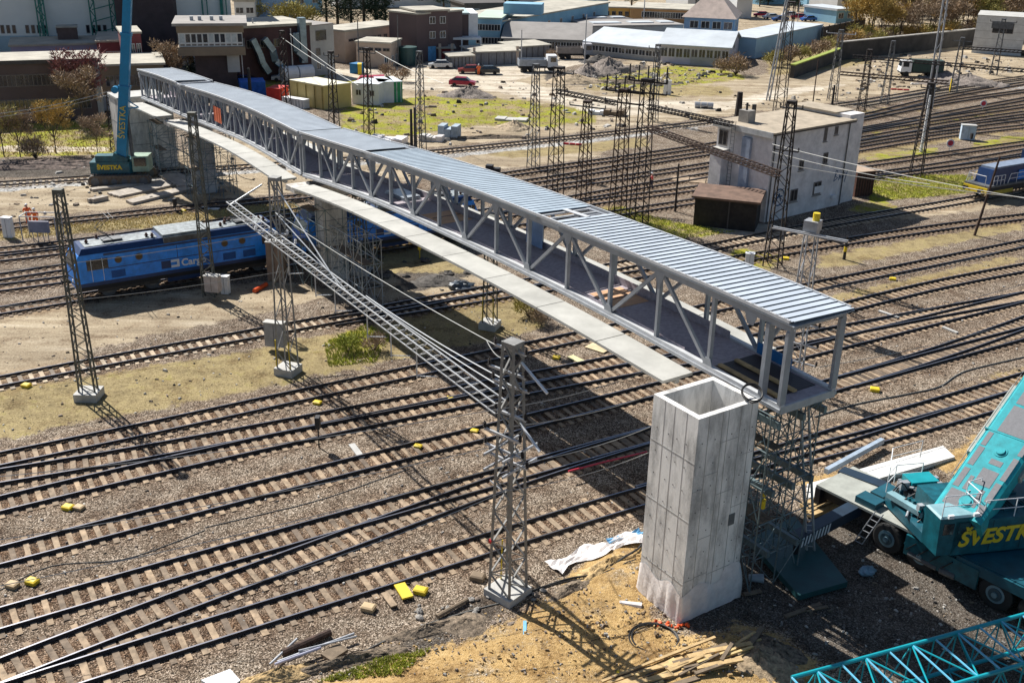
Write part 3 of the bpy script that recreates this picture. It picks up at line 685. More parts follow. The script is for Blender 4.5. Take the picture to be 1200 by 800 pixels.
# plastic sheet wrapped round the foot
m_plast = M('pale_plastic_sheet', (.8, .75, .72), .35, 0, .12, 2.0, .3, 6)
mb = MB(); rnd = random.Random(9); ringn = 80; rows = 9
per = []
for i in range(ringn):
    q = i/ringn*4; k = int(q); f = q-k; cs = [(S0, N0), (S1, N0), (S1, N1), (S0, N1)]; a, b = cs[k], cs[(k+1) % 4]
    per.append((a[0]+(b[0]-a[0])*f, a[1]+(b[1]-a[1])*f))
cs_, cn_ = (S0+S1)/2, (N0+N1)/2
vs = []
fold = [rnd.uniform(-1, 1) for _ in range(ringn)]
for j in range(rows):
    for i, (s, n) in enumerate(per):
        hgt = 1.45 + .5*math.sin(i*.55) * .35 + (.35 if n > -2 else 0)
        z = hgt*(1-j/(rows-1)) + .02; out = .025 + .05*abs(fold[i])*j/(rows-1)*1.6 + .09*math.sin(j/(rows-1)*math.pi)*abs(fold[(i*3) % ringn]) + .07*(j/(rows-1))**2
        d = Vector((s-cs_, n-cn_)); d = d/max(abs(d.x)/1.33, abs(d.y)/1.64)/1.64
        vs.append(bp(s + d.x*out, n + d.y*out, z))
mb.add(vs, [(j*ringn+i, j*ringn+(i+1) % ringn, (j+1)*ringn+(i+1) % ringn, (j+1)*ringn+i) for j in range(rows-1) for i in range(ringn)])
tag(mb.build('plastic_wrap', m_plast, None, tuple(bp(cs_, cn_, 0)), smooth=True), 'pale plastic sheet wrapped round the foot of the concrete shaft', 'plastic sheet')
def low_bag(c, rx, ry, rz, name, mat, label, cat, seed=1, rot=0, group=None, seg=16, rings=8, jit=.14):
    mb = MB(); rnd = random.Random(seed); vs = []
    for i in range(rings+1):
        th = math.pi*i/rings
        for j in range(seg):
            ph = 2*math.pi*j/seg; k = 1+rnd.uniform(-jit, jit); x, y = rx*math.sin(th)*math.cos(ph)*k, ry*math.sin(th)*math.sin(ph)*k
            vs.append((c[0]+x*math.cos(rot)-y*math.sin(rot), c[1]+x*math.sin(rot)+y*math.cos(rot), max(-.05, c[2]+rz*math.cos(th)*k)))
    mb.add(vs, [(i*seg+j, (i+1)*seg+j, (i+1)*seg+(j+1) % seg, i*seg+(j+1) % seg) for i in range(rings) for j in range(seg)])
    return tag(mb.build(name, mat, None, tuple(c), smooth=False), label, cat, group)
g = G(782, 722, 0)
mb = MB(); rnd = random.Random(4)
for k in range(14):
    a = G(765+k*3.2, 731+rnd.uniform(-2, 3)+k*.2, .08); b = a + Vector((rnd.uniform(-.1, .22), rnd.uniform(-.1, .1), rnd.uniform(0, .15))); mb.tube(a, b, .07, 7)
tag(mb.build('orange_netting', M('orange_netting', (.85, .12, .02), .6, 0, .2, 8), None, tuple(g)), 'crumpled orange netting at the foot of the plastic wrapped shaft', 'netting')
g = G(738, 704, 0); mb = MB(); a = G(726, 706, .06); b = G(752, 710, .06)
mb.tube(a, b, .11, 8, .16); tag(mb.build('plastic_roll', m_plast, None, tuple(g)), 'end of a white plastic roll left of the shaft foot', 'plastic roll')
# cable coil on the shaft rim and on the sand
def coil(name, c, r, label, n=4, tilt=0.0, seed=3, rad=.022, flat=1.0):
    mb = MB(); rnd = random.Random(seed)
    for k in range(n):
        rr = r*(1+rnd.uniform(-.08, .08)); dz = k*rad*1.3; ox, oy = rnd.uniform(-.05, .05)*r, rnd.uniform(-.05, .05)*r
        pts = [Vector((c[0]+ox+rr*math.cos(t), c[1]+oy+rr*flat*math.sin(t), c[2]+dz+tilt*rr*(1+math.sin(t)))) for t in [2*math.pi*i/28 for i in range(29)]]
        mb.path(pts, rad, 5)
    return tag(mb.build(name, m_cable, None, tuple(c)), label, 'cable')
coil('cable_coil', bp(S1-.25, N1-.2, ST+.02), .42, 'coil of black cable hanging over the corner of the shaft rim', 4, .5)
coil('hose_coil', G(767, 750, .04), .95, 'loop of black hose lying on the sand below the shaft', 4, 0, 8, .035, 1.0)

# ------------------------------------------------------------------ scaffolding
m_scaf = M('scaffold_tube', (.15, .2, .21), .5, .3, .25, 3.0); m_scaf_w = M('pale_scaffold_tube', (.4, .42, .43), .5, .3, .2)
def scaffold(label, s0, s1, n0, n1, z1, lifts, mat, bays=(3, 2), deck=True, extra=0, seed=1):
    t = thing('scaffold', label, 'scaffolding', tuple(bp((s0+s1)/2, (n0+n1)/2, 0))); rnd = random.Random(seed)
    ss = [s0+(s1-s0)*i/bays[0] for i in range(bays[0]+1)]; nn = [n0+(n1-n0)*i/bays[1] for i in range(bays[1]+1)]; zs = [z1*i/lifts for i in range(lifts+1)]
    for s in ss:
        for n in nn:
            mb = MB(); mb.tube(bp(s, n, 0), bp(s, n, z1), .035, 6); mb.build('standard', mat, t)
    for z in zs[1:]:
        mb = MB()
        for s in ss: mb.tube(bp(s, n0-.15, z), bp(s, n1+.15, z), .028, 5)
        for n in nn: mb.tube(bp(s0-.15, n, z+.05), bp(s1+.15, n, z+.05), .028, 5)
        mb.build('ledgers', mat, t)
    for i, z in enumerate(zs[:-1]):
        mb = MB()
        for j in range(bays[0]):
            for n in (n0, n1):
                a, b = (j, j+1) if (i+j) % 2 else (j+1, j); mb.tube(bp(ss[a], n, z), bp(ss[b], n, zs[i+1]), .024, 5)
        for j in range(bays[1]):
            a, b = (j, j+1) if (i+j) % 2 else (j+1, j)
            for s in (s0, s1): mb.tube(bp(s, nn[a], z), bp(s, nn[b], zs[i+1]), .024, 5)
        for _ in range(extra):
            a = bp(rnd.choice(ss), rnd.choice(nn), z); b = bp(rnd.choice(ss), rnd.choice(nn), zs[i+1]); mb.tube(a, b, .024, 5)
        mb.build('braces', mat, t)
    if deck:
        for z in zs[2::2]:
            mb = MB(); 
            for k in range(3): mb.hexa([bp(a, b, z+.07) for a, b in ((s0, n0+.1+k*.28), (s1, n0+.1+k*.28), (s1, n0+.35+k*.28), (s0, n0+.35+k*.28))], [bp(a, b, z+.11) for a, b in ((s0, n0+.1+k*.28), (s1, n0+.1+k*.28), (s1, n0+.35+k*.28), (s0, n0+.35+k*.28))])
            mb.build('platform', m_wood_d, t)
    return t
for k, (n_, zz) in enumerate([(0, 8.3), (1.5, 8.3), (2.8, 8.3), (.2, 5.0), (1.4, 5.0), (2.6, 5.0), (.4, 1.9), (2.2, 1.9)]):
    mb = MB(); mb.beam(bp(46.0, n_, zz), bp(48.8, n_, zz), .18, .3); tag(mb.build('trestle_beam', m_scaf, None, tuple(bp(47, n_, zz))), 'dark green steel beam laid across the trestle tower under the bridge end', 'steel beam', 'beams in the trestle tower')
scaffold('dense dark steel trestle tower holding up the open end of the bridge', 46.3, 48.6, -.3, 2.7, 8.7, 5, m_scaf, (3, 2), True, 4)
tA, tB = G(938, 467, 8.6), G(943, 591, 3.0); tC, tD = G(947, 466, 8.6), G(952, 591, 3.0)
for q in (0, 1): pass
tB = tA + (tB-tA)*(8.6/5.6); tD = tC + (tD-tC)*(8.6/5.6)
t = thing('trestle_ladder', 'pale steel ladder leaning on the outer side of the dark trestle', 'ladder', (tB.x, tB.y, 0))
for a, b in ((tA, tB), (tC, tD)):
    mb = MB(); mb.beam(a, b, .1, .07); mb.build('stile', m_scaf_w, t)
for k in range(28):
    f = k/28; mb = MB(); mb.tube(tA.lerp(tB, f), tC.lerp(tD, f), .022, 5); mb.build('rung', m_scaf_w, t)
scaffold('tube scaffolding round the pier next to the locomotives', -.4, 3.0, -1.0, 4.6, 6.2, 4, m_scaf, (2, 4), True, 2, 3)
scaffold('low tube scaffolding in front of the second blue locomotive', 3.8, 9.0, .4, 2.0, 5.2, 3, m_scaf_w, (4, 1), True, 0, 4)
scaffold('scaffolding between the far piers', -40.5, -37.6, -.5, 3.6, 5.6, 4, m_scaf, (2, 2), True, 1, 6)
scaffold('scaffolding behind the slim mast by the far pier', -28.4, -26.2, -.6, 3.8, 6.2, 4, m_scaf, (2, 3), True, 1, 7)
# ------------------------------------------------------------------ lattice masts for the overhead line
def mast(label, px, h, wb, wt, mat, d=None, base=None, head=None, yellow=False, rot=None, panels=None, legs=4, leaves=None, group='lattice masts of the overhead line', top_py=None, pos=None, lw=.085):
    g = Vector(pos) if pos else G(px[0], px[1], 0)
    if top_py is not None: h = height_to(g, top_py)
    d = d or wb; dt = d*wt/wb if d == wb else d*.8
    a = rot if rot is not None else -33
    ca, sa = math.cos(R(a)), math.sin(R(a))
    t = thing('lattice_mast', label, 'mast', tuple(g), None, group)
    z0 = 0
    def P(x, y, z): return g + Vector((x*ca - y*sa, x*sa + y*ca, z))
    if base:
        bw, bh = base; mb = MB()
        mb.hexa([P(x*bw/2, y*bw/2, -.2) for x, y in ((-1,-1),(1,-1),(1,1),(-1,1))], [P(x*bw/2, y*bw/2, bh) for x, y in ((-1,-1),(1,-1),(1,1),(-1,1))])
        mb.build('concrete_base', m_conc, t); z0 = bh
    for x, y in ((-1,-1),(1,-1),(1,1),(-1,1)):
        mb = MB(); mb.beam(P(x*wb/2, y*d/2, z0), P(x*wt/2, y*dt/2, h), lw); mb.build('leg', mat, t)
    n = panels or max(6, int((h-z0)/(wb*1.1)))
    mb = MB()
    for i in range(n):
        f0, f1 = i/n, (i+1)/n; za, zb = z0+(h-z0)*f0, z0+(h-z0)*f1
        w0, w1 = (wb+(wt-wb)*f0)/2, (wb+(wt-wb)*f1)/2; e0, e1 = (d+(dt-d)*f0)/2, (d+(dt-d)*f1)/2
        sgn = 1 if i % 2 else -1
        for y in (-1, 1):
            mb.beam(P(-w0*sgn, y*e0, za), P(w1*sgn, y*e1, zb), lw*.62, lw*.4)
            mb.beam(P(-y*w0, -sgn*e0, za), P(-y*w1, sgn*e1, zb), lw*.62, lw*.4)
    mb.build('lattice', mat, t)
    mb = MB(); mb.hexa([P(x*(wt/2+.03), y*(dt/2+.03), h-.22) for x, y in ((-1,-1),(1,-1),(1,1),(-1,1))], [P(x*(wt/2+.05), y*(dt/2+.05), h) for x, y in ((-1,-1),(1,-1),(1,1),(-1,1))]); mb.build('mast_cap', mat, t)
    if yellow:
        for x, y in ((-1,-1),(1,-1)):
            mb = MB(); mb.beam(P(x*(wb/2+.02), y*(d/2+.03), z0+.1), P(x*(wb/2-.01), y*(d/2+.03), z0+1.9), .12, .05); mb.build('yellow_marking', m_yellow, t)
    return t, P, h
def arm(t, P, z, x0, x1, y=0, mat=None, ins=True, r=.045):
    mb = MB(); mb.beam(P(x0, y, z), P(x1, y, z), r*2); mb.build('crossarm', mat or m_steel, t)
    if ins:
        for x in (x0, x1):
            if abs(x) > .5:
                mb = MB()
                for k in range(3): mb.tube(P(x, y, z+.06+k*.09), P(x, y, z+.1+k*.09), .08, 6)
                mb.tube(P(x, y, z), P(x, y, z+.35), .03, 5); mb.build('insulator', m_white if mat is m_steel else m_brown, t)
# foreground
mC, PC, hC = mast('tall grey four legged lattice mast crowded with brackets in the centre foreground', (595, 696), 12.0, 1.15, .55, M('mast_grey', (.27, .265, .25), .6, .2, .2), base=(1.5, .35), panels=15, rot=-40, lw=.12, group='lattice masts in the near tracks')
for z, l in ((11.6, .9), (10.6, 1.2), (9.9, 1.2), (8.7, .9), (8.0, 1.0), (7.2, 1.1), (6.6, 1.1)):
    arm(mC, PC, z, -l, .7 if z > 8 else .9, -.5 + (z % 1)*.8, M('bracket_zinc', (.5, .51, .52), .4, .4, .1), True, .05)
mb = MB()
for z in (7.2, 6.5): mb.beam(PC(-.5, -1.1, z), PC(-.5, 1.1, z), .07, .1); mb.beam(PC(.5, -1.1, z), PC(.5, 1.1, z), .07, .1)
mb.build('side_frame', m_steel, mC)
for y in (-.57, .57):
    mb = MB(); mb.beam(PC(-.57, y, 2.7), PC(-.52, y, 2.85), .13); mb.build('red_band', m_red, mC)
mb = MB(); mb.beam(PC(-.66, .3, .35), PC(-.62, .3, 2.4), .1, .06); mb.build('yellow_guard', m_yellow, mC)
mb = MB(); mb.beam(PC(-.3, 0, 5.0), PC(-1.2, .1, 5.2), .05); mb.build('stay', m_steel, mC)
mb = MB(); mb.tube(PC(.3, .2, 8.4), PC(1.6, -.1, 7.7), .06, 8); mb.tube(PC(.3, .2, 11.1), PC(1.8, 0, 10.3), .06, 8); mb.build('strain_insulator', m_white, mC)
mast('slim dark lattice mast on a pale concrete block before the locomotive nose', (105, 466), 12.8, .95, .42, M('mast_green_grey', (.115, .115, .095), .7, .1, .2), d=.5, base=(1.35, .5), panels=22, rot=0, group='lattice masts in the near tracks')
t, P, h = mast('dark lattice mast standing right in front of the word on the blue locomotive', (246, 347), 13.8, .9, .45, MATS['mast_green_grey'], d=.55, panels=22, rot=0, group='lattice masts in the near tracks')
t2, P2, h2 = mast('lattice mast with a yellow painted foot on a concrete block carrying the long pale gantry', (338, 437), 12.7, .95, .5, MATS['mast_grey'], base=(1.3, .5), yellow=True, rot=-20, group='lattice masts in the near tracks')
arm(t2, P2, 9.2, -1.6, .6, 0, m_steel); arm(t2, P2, 8.6, -1.0, 1.0, .2, m_steel)
t, P, h = mast('lattice mast hidden above its yellow foot by the slab walkway', (574, 384), 8.2, .8, .6, MATS['mast_green_grey'], base=(1.25, .5), yellow=True, rot=-20, group='lattice masts in the near tracks')
t, P, h = mast('short lattice mast on a shaded concrete block right of the scaffolded pier', (424, 320), 6.6, .9, .75, MATS['mast_green_grey'], base=(1.5, .35), rot=-10, group='lattice masts in the near tracks')
g = Vector((bp(51, 8.2, 0)))
t, P, h = mast('grey lattice mast with yellow cap and wide crossarm beyond the open bridge end', (937, 378), 6.6, 1.0, .75, m_steel, rot=-35, top_py=270, group='lattice masts in the near tracks', lw=.09)
mb = MB(); mb.hexa([P(x*.5, y*.5, h) for x, y in ((-1,-1),(1,-1),(1,1),(-1,1))], [P(x*.5, y*.5, h+.75) for x, y in ((-1,-1),(1,-1),(1,1),(-1,1))]); mb.build('head_box', m_steel, t)
mb = MB(); mb.tube(P(.2, 0, h+.75), P(.2, 0, h+1.3), .25, 10); mb.build('yellow_cap', m_yellow, t)
mb = MB(); mb.beam(P(-2.6, -.6, h-.1), P(2.8, -.6, h-.1), .14); mb.beam(P(-2.6, -.9, h-.1), P(2.8, -.9, h-.1), .08); mb.build('crossarm', M('bracket_zinc', (.5, .51, .52)), t)
t, P, h = mast('cluttered grey bracket mast seen through the open end frame of the bridge', (928, 452), 6.0, .9, .7, m_steel, rot=-35, top_py=352, group='lattice masts in the near tracks')
for z in (1.5, 2.8, 4.2, 5.3): arm(t, P, z, -1.0, 1.2, .3*(z % 2), MATS['bracket_zinc'])
# middle distance and far masts : label, foot pixel, top pixel y, base width, top width, colour
FAR = [
 ('rusty lattice mast in front of the lit corner of the white signal house', (905, 311), 118, 1.25, .6, m_brown),
 ('grey lattice mast on a block, nearest the wide grey ballast, above the bridge roof', (625, 196), 75, 1.1, .55, m_steel_d),
 ('thick rusty double mast rising from the bridge roof edge', (650, 231), 78, 1.3, .8, m_brown),
 ('slim rusty lattice mast between the thick double mast and the wide topped masts', (683, 243), 118, 1.2, .6, m_rust),
 ('rusty lattice mast with a wide horned head, left one of two', (723, 257), 104, 1.3, .8, m_rust),
 ('rusty lattice mast with a wide horned head, right one of two', (748, 262), 92, 1.4, .9, m_brown),
 ('thin grey lattice mast behind the two horned masts', (765, 142), 52, 1.1, .5, m_steel_d),
 ('very tall dark lattice mast behind the signal house chimney', (912, 140), 2, 1.5, .8, m_brown),
 ('grey lattice mast with white crossarm in front of the retaining wall', (975, 118), 35, 1.3, .6, m_steel_d),
 ('rusty lattice mast left of the pale block footed mast in the upper right', (1009, 130), 58, 1.1, .6, m_brown),
 ('pale grey lattice mast on a concrete foot beside the parked white truck', (1036, 122), 48, 1.1, .5, m_steel_d),
 ('dark brown lattice mast crossing the curved sidings right of the signal house', (1073, 205), 97, 1.3, .6, m_brown),
 ('grey lattice mast with a yellow foot by the gravel heap at the right', (1117, 108), 44, 1.1, .55, m_steel_d),
 ('grey T headed lattice mast in front of the concrete building window', (1164, 88), 22, 1.2, .6, m_steel_d),
 ('dark narrow lattice mast in front of the ducts of the brick works', (336, 128), 36, 1.0, .5, m_brown),
 ('lattice mast in front of the long cream container', (392, 152), 60, 1.0, .5, m_brown),
 ('lattice mast in front of the white site cabin', (433, 163), 56, 1.0, .5, m_brown),
 ('tall grey lattice mast left of the green container', (493, 178), 60, 1.0, .5, m_steel_d),
 ('lattice mast standing behind the crawler crane cab near the shrubs', (137, 178), 108, .9, .5, m_brown),
]
HEADS = {}
for lab, px, ty, wb, wt, mt in FAR:
    t, P, h = mast(lab, px, 12, wb, wt, mt, top_py=ty, rot=-30, panels=16, lw=.1)
    HEADS[px] = (t, P, h)
for px in ((723, 257), (748, 262)):
    t, P, h = HEADS[px]
    for z in (h-.3, h-1.3): arm(t, P, z, -1.9, 1.9, 0, m_brown, True, .07)
    mb = MB()
    for x in (-1.8, -.9, 0, .9, 1.8): mb.beam(P(x, 0, h-.3), P(x, 0, h+1.1), .12)
    mb.build('horns', m_black, t)
for px, l in (((683, 243), 1.9), ((650, 231), 1.6), ((765, 142), 1.3), ((975, 118), 2.2), ((1164, 88), 2.2), ((1117, 108), 1.5), ((392, 152), 1.2), ((433, 163), 1.3), ((1073, 205), 1.0), ((905, 311), .9), ((137, 178), 1.4)):
    t, P, h = HEADS[px]; arm(t, P, h-.6, -l, l, 0, m_steel if px in ((975, 118),) else m_steel_d, True, .06)
    if px in ((723, 257), (905, 311)): arm(t, P, h-4, -1, 1, 0, m_brown)
t, P, h = HEADS[(1164, 88)]; mb = MB(); mb.beam(P(-1.8, -.4, h-1.2), P(1.8, -.4, h-1.2), .1, 1.1); mb.build('head_frame', m_steel_d, t)
for px in ((1117, 108),):
    t, P, h = HEADS[px]; mb = MB(); mb.beam(P(-.5, -.6, .1), P(-.5, -.6, 2.2), .25, .1); mb.build('yellow_marking', m_yellow, t)
def pole(name, label, cat, px, top_py, r, mat, tilt=0, extra=None, group=None):
    g = G(px[0], px[1], 0); h = height_to(g, top_py); t = thing(name, label, cat, tuple(g), None, group)
    mb = MB(); mb.tube(g, g+Vector((tilt, 0, h)), r, 8, r*.7); mb.build('post', mat, t)
    return t, g, h
# plain posts
for lab, px, ty, r, mt, nm in [('short black twin post just above the bridge roof by the grass', (487, 177), 126, .22, m_black, 'concrete_post'), ('black post beside the grey mast above the bridge roof', (482.5, 177), 128, .2, m_black, 'concrete_post'),
      ('leaning rusty steel pole in front of the diesel locomotive', (1142, 276), 183, .13, m_rust, 'steel_pole'), ('thick black chimney stack like post behind the signal house', (864, 143), 108, .55, m_brown, 'steel_pole'),
      ('black post right of the signal house roof', (974, 131), 100, .2, m_black, 'steel_pole'), ('tall black insulated post beside the brown lattice mast', (1086, 133), 70, .25, m_black, 'steel_pole'),
      ('white post behind the brown lattice mast', (1079, 178), 112, .2, m_white, 'steel_pole'), ('thin street pole in front of the blue building gable', (610.5, 84), 35, .12, m_steel, 'steel_pole'),
      ('thin pole at the near end of the white roofed building', (685, 76), 17, .12, m_steel, 'steel_pole'), ('thin pole in front of the cream flat roofed building', (421, 82), 24, .12, m_steel_d, 'steel_pole'),
      ('tall thin pole at the brick works wall', (301, 92), 22, .16, m_steel, 'steel_pole'), ('thin pole left of the brown three storey building', (467, 78), 18, .1, m_steel_d, 'steel_pole'),
      ('thin pole left of the white tanks at the brick works', (344, 95), 34, .12, m_steel, 'steel_pole'), ('rusty pole in the tracks left of the signal house shed', (791, 248), 192, .12, m_brown, 'steel_pole'),
      ('thin steel rod post in the middle of the upper right yard', (952, 125), 70, .1, m_rust, 'steel_pole'), ('tall thin light pole between the white gabled house and blue wall', (933, 40), -5, .1, m_steel, 'steel_pole'),
      ('slim grey mast post above the left bridge roof by the blue car', (294, 118), 80, .3, m_black, 'concrete_post'), ('short black and yellow striped post in the grass right of the bridge end', (989, 304), 277, .14, m_black, 'marker_post'),
      ('tall thin pole in front of the conifers', (753.5, 34), -4, .15, m_steel, 'steel_pole')]:
    t, g, h = pole(nm, lab, 'post', px, ty, r, mt, tilt=.9 if 'leaning' in lab else 0)
    if 'striped' in lab:
        mb = MB(); mb.tube(g+Vector((0,0,h*.35)), g+Vector((0,0,h*.55)), .15, 8); mb.build('yellow_band', m_yellow, t)
# street lamp by the control tower
t, g, h = pole('street_lamp', 'curved grey street lamp in front of the brick base of the control tower', 'street lamp', (266, 107), 70, .1, m_steel)
mb = MB(); pts = [g+Vector((-.25*i*i*.12, 0, h+.9*math.sin(i*.35))) for i in range(6)]; mb.path(pts, .06, 6); mb.build('arm', m_steel, t)
mb = MB(); mb.tube(pts[-1], pts[-1]-Vector((0, 0, .45)), .18, 8, .32); mb.build('lamp_head', m_white, t)
# far slim guyed towers of pale tubes
for lab, a, b, w in [('very tall pale guyed lattice tower leaning over the upper right yard', (1085, 128), (1112, -40), .9), ('tall thin pale tube mast left of the dark tall mast', (898, 118), (925, -20), .5)]:
    g = G(a[0], a[1], 0); top = GY(b[0], b[1], g.y); t = thing('tube_mast', lab, 'mast', tuple(g))
    for dx in (0, w):
        mb = MB(); mb.tube(g+Vector((dx, 0, 0)), top+Vector((dx*.6, 0, 0)), .13, 6); mb.build('leg', m_steel, t)
    mb = MB()
    for i in range(12): mb.tube(g.lerp(top, i/12)+Vector((0 if i % 2 else w, 0, 0)), g.lerp(top, (i+1)/12)+Vector((w if i % 2 else 0, 0, 0)), .06, 5)
    mb.build('lattice', m_steel, t)

# ------------------------------------------------------------------ gantries
def gantry(label, a, b, w, hgt, mat, n, r=.05, name='gantry_beam'):
    a = Vector(a); b = Vector(b); t = thing(name, label, 'gantry', tuple(a)); d = (b-a).normalized(); s = Vector((d.y, -d.x, 0)).normalized()*w/2; u = Vector((0, 0, hgt/2))
    for k in ((-1,-1),(1,-1),(-1,1),(1,1)):
        mb = MB(); mb.beam(a+s*k[0]+u*k[1], b+s*k[0]+u*k[1], r*1.6); mb.build('chord', mat, t)
    mb = MB()
    for i in range(n+1):
        p = a.lerp(b, i/n); q = a.lerp(b, min(1, (i+1)/n))
        mb.beam(p-s+u, p+s+u, r); mb.beam(p-s-u, p+s-u, r)
        if i < n:
            for k in (-1, 1): mb.beam(p+s*k-u, q+s*k+u, r*.8)
    mb.build('rungs', mat, t)
    return t
zg = 8.7
gA = G(270, 240, 9.3); gB = PC(-.6, 0, 8.9)
m_gz = M('bright_gantry', (.52, .53, .53), .4, .3, .1)
gt = gantry('long pale ladder like gantry beam running from the locomotive roof to the central mast', gA, gB, .5, .45, m_gz, 50, .034)
mid = P2(.2, 0, 11.9); tgt = gA.lerp(gB, .52)
mb = MB(); mb.tube(mid, tgt, .035, 5); mb.tube(P2(-.1, 0, 10.5), gA.lerp(gB, .56), .03, 5); mb.build('stay_rod', m_gz, gt)
mb = MB(); mb.tube(gA, gA+Vector((1.8, 1.5, 1.0)), .06, 6); mb.build('end_strut', m_gz, gt)
mb = MB()
for f in (.3, .42, .5, .62, .7, .78):
    p = gA.lerp(gB, f); mb.tube(p, p-Vector((0, 0, 1.7)), .035, 5); mb.tube(p-Vector((0, 0, 1.6)), p-Vector((-1.0, .7, 1.3)), .03, 5)
mb.build('droppers', m_gz, gt)
def gantry_px(label, a, za, b, zb, w, mat, n, r=.055): return gantry(label, G(a[0], a[1], za), G(b[0], b[1], zb), w, .36, mat, n, r)
gantry_px('rusty lattice beam from the horned masts to the mast beside the signal house', (760, 150), 9.5, (912, 204), 9.2, .6, m_rust, 30)
gantry_px('dark lattice beam from the thick double mast towards the horned masts', (652, 107), 10.5, (722, 121), 9.8, .6, m_brown, 18)
gantry_px('dark far lattice beam passing behind the signal house chimney', (760, 125), 9, (858, 146), 8.8, .6, m_brown, 24)
gantry_px('long dark gantry beam across the upper right yard, upper one', (1128, 56), 9, (1215, 62), 9, .6, m_brown, 18)
gantry_px('long dark gantry beam across the upper right yard, lower one', (1000, 66), 8.5, (1212, 84), 8.5, .6, m_brown, 40)
gantry_px('thin dark beam running behind the parked truck at the right', (985, 86), 8.2, (1112, 97), 8.2, .6, m_rust, 24)

# ------------------------------------------------------------------ wires
def wire(pts, label, r=.018, sag=.5, mat=None):
    out = []
    for a, b in zip(pts[:-1], pts[1:]):
        for k in range(12):
            f = k/12; p = a.lerp(b, f); p.z -= 4*sag*f*(1-f); out.append(p)
    out.append(pts[-1]); mb = MB(); mb.path(out, r, 4)
    return tag(mb.build('overhead_wire', mat or m_wire, None, tuple(pts[0])), label, 'wire', 'overhead wires over the tracks')
def wp(a, za, b, zb): return [G(a[0], a[1], za), G(b[0], b[1], zb)]
WL = 'thin overhead wire strung along the tracks between the masts'
WLS = ['upper bright wire from the left edge to the mast behind the crawler crane', 'lower bright wire from the left edge to the mast behind the crawler crane', 'upper bright wire running right from the mast by the signal house', 'bright wire crossing the signal house wall, ending above the sidings', 'lowest bright wire running right past the leaning rusty pole',
 'wire hanging along the side of the blue locomotive roof', 'wire at wheel height in front of the blue locomotive', 'wire from the left edge to the central mast, nearest the three left tracks', 'wire from the left edge to the central mast over the third straight track', 'lowest wire from the left edge to the central mast',
 'topmost wire from the central mast to the concrete shaft', 'second wire from the central mast to the concrete shaft', 'wire from the central mast meeting the shaft wall', 'wire over the lowest track left of the central mast', 'wire over the lowest tracks between central mast and shaft',
 'long pale cable slanting down to the cream container mast', 'short pale cable beside the long slanting one', 'pale cable slanting to the grey mast by the green container', 'wire over the tracks right of the open bridge end, upper', 'wire starting at the yellow capped mast and running right', 'wire over the tracks right of the open bridge end, lower', 'wire from the gantry mast to the shaded block mast', 'long wire from the gantry mast to the top of the central mast', 'short wire from under the slab walkway to the central mast head']
wi_ = -1
for a, za, b, zb, r in [((0,133),7.5,(128,107),7.5,.03), ((0,137),7,(128,111),7,.025), ((905,169),8.5,(1205,233),8,.03), ((905,178),8,(1090,216),7.6,.03), ((905,190),7,(1205,232),6.6,.03),
     ((-10,318),6,(320,272),6.2,.02), ((-10,360),5.8,(330,318),6,.018), ((-20,560),6.2,(590,478),7.6,.018), ((-20,635),6,(592,520),7.2,.018), ((-20,690),6,(592,545),7,.018),
     ((592,478),7.6,(770,430),7.6,.02), ((592,500),7.2,(765,462),7.2,.02), ((592,545),6.8,(762,500),6.8,.02), ((240,700),5.8,(592,575),6.4,.016), ((592,575),6.4,(760,530),6.2,.016),
     ((330,44),9,(420,100),8,.04), ((340,40),9,(402,88),9,.04), ((440,60),9,(520,98),8,.035), ((905,400),6.2,(1210,330),6.4,.018), ((930,345),6,(1210,285),6,.018), ((960,430),6,(1210,372),6,.018), ((330,275),8.6,(470,270),8,.02), ((325,250),9.5,(592,410),10.9,.02), ((570,398),9,(592,420),10.2,.02)]:
    wi_ += 1; wire(wp(a, za, b, zb), WLS[wi_], r, .25)
# two stays from the gantry to the mast head
for z0, z1 in ((10.9, 10.2), (10.3, 9.8)):
    wire([gA.lerp(gB, .62)+Vector((0, 0, .6)), PC(-.4, 0, z1)], 'upper stay wire from the gantry to the central mast head' if z0 > 10.5 else 'lower stay wire from the gantry to the central mast head', .03, .15, m_gz)
mb = MB(); pts = [G(666, 552, .6), G(700, 543, .6), G(733, 535, .6), G(758, 529, .6)]; mb.path(pts, .05, 6)
tag(mb.build('red_pipe', M('red_pipe', (.55, .03, .06), .4), None, tuple(pts[0])), 'long thin red pipe above the shaded gravel left of the concrete shaft', 'pipe')
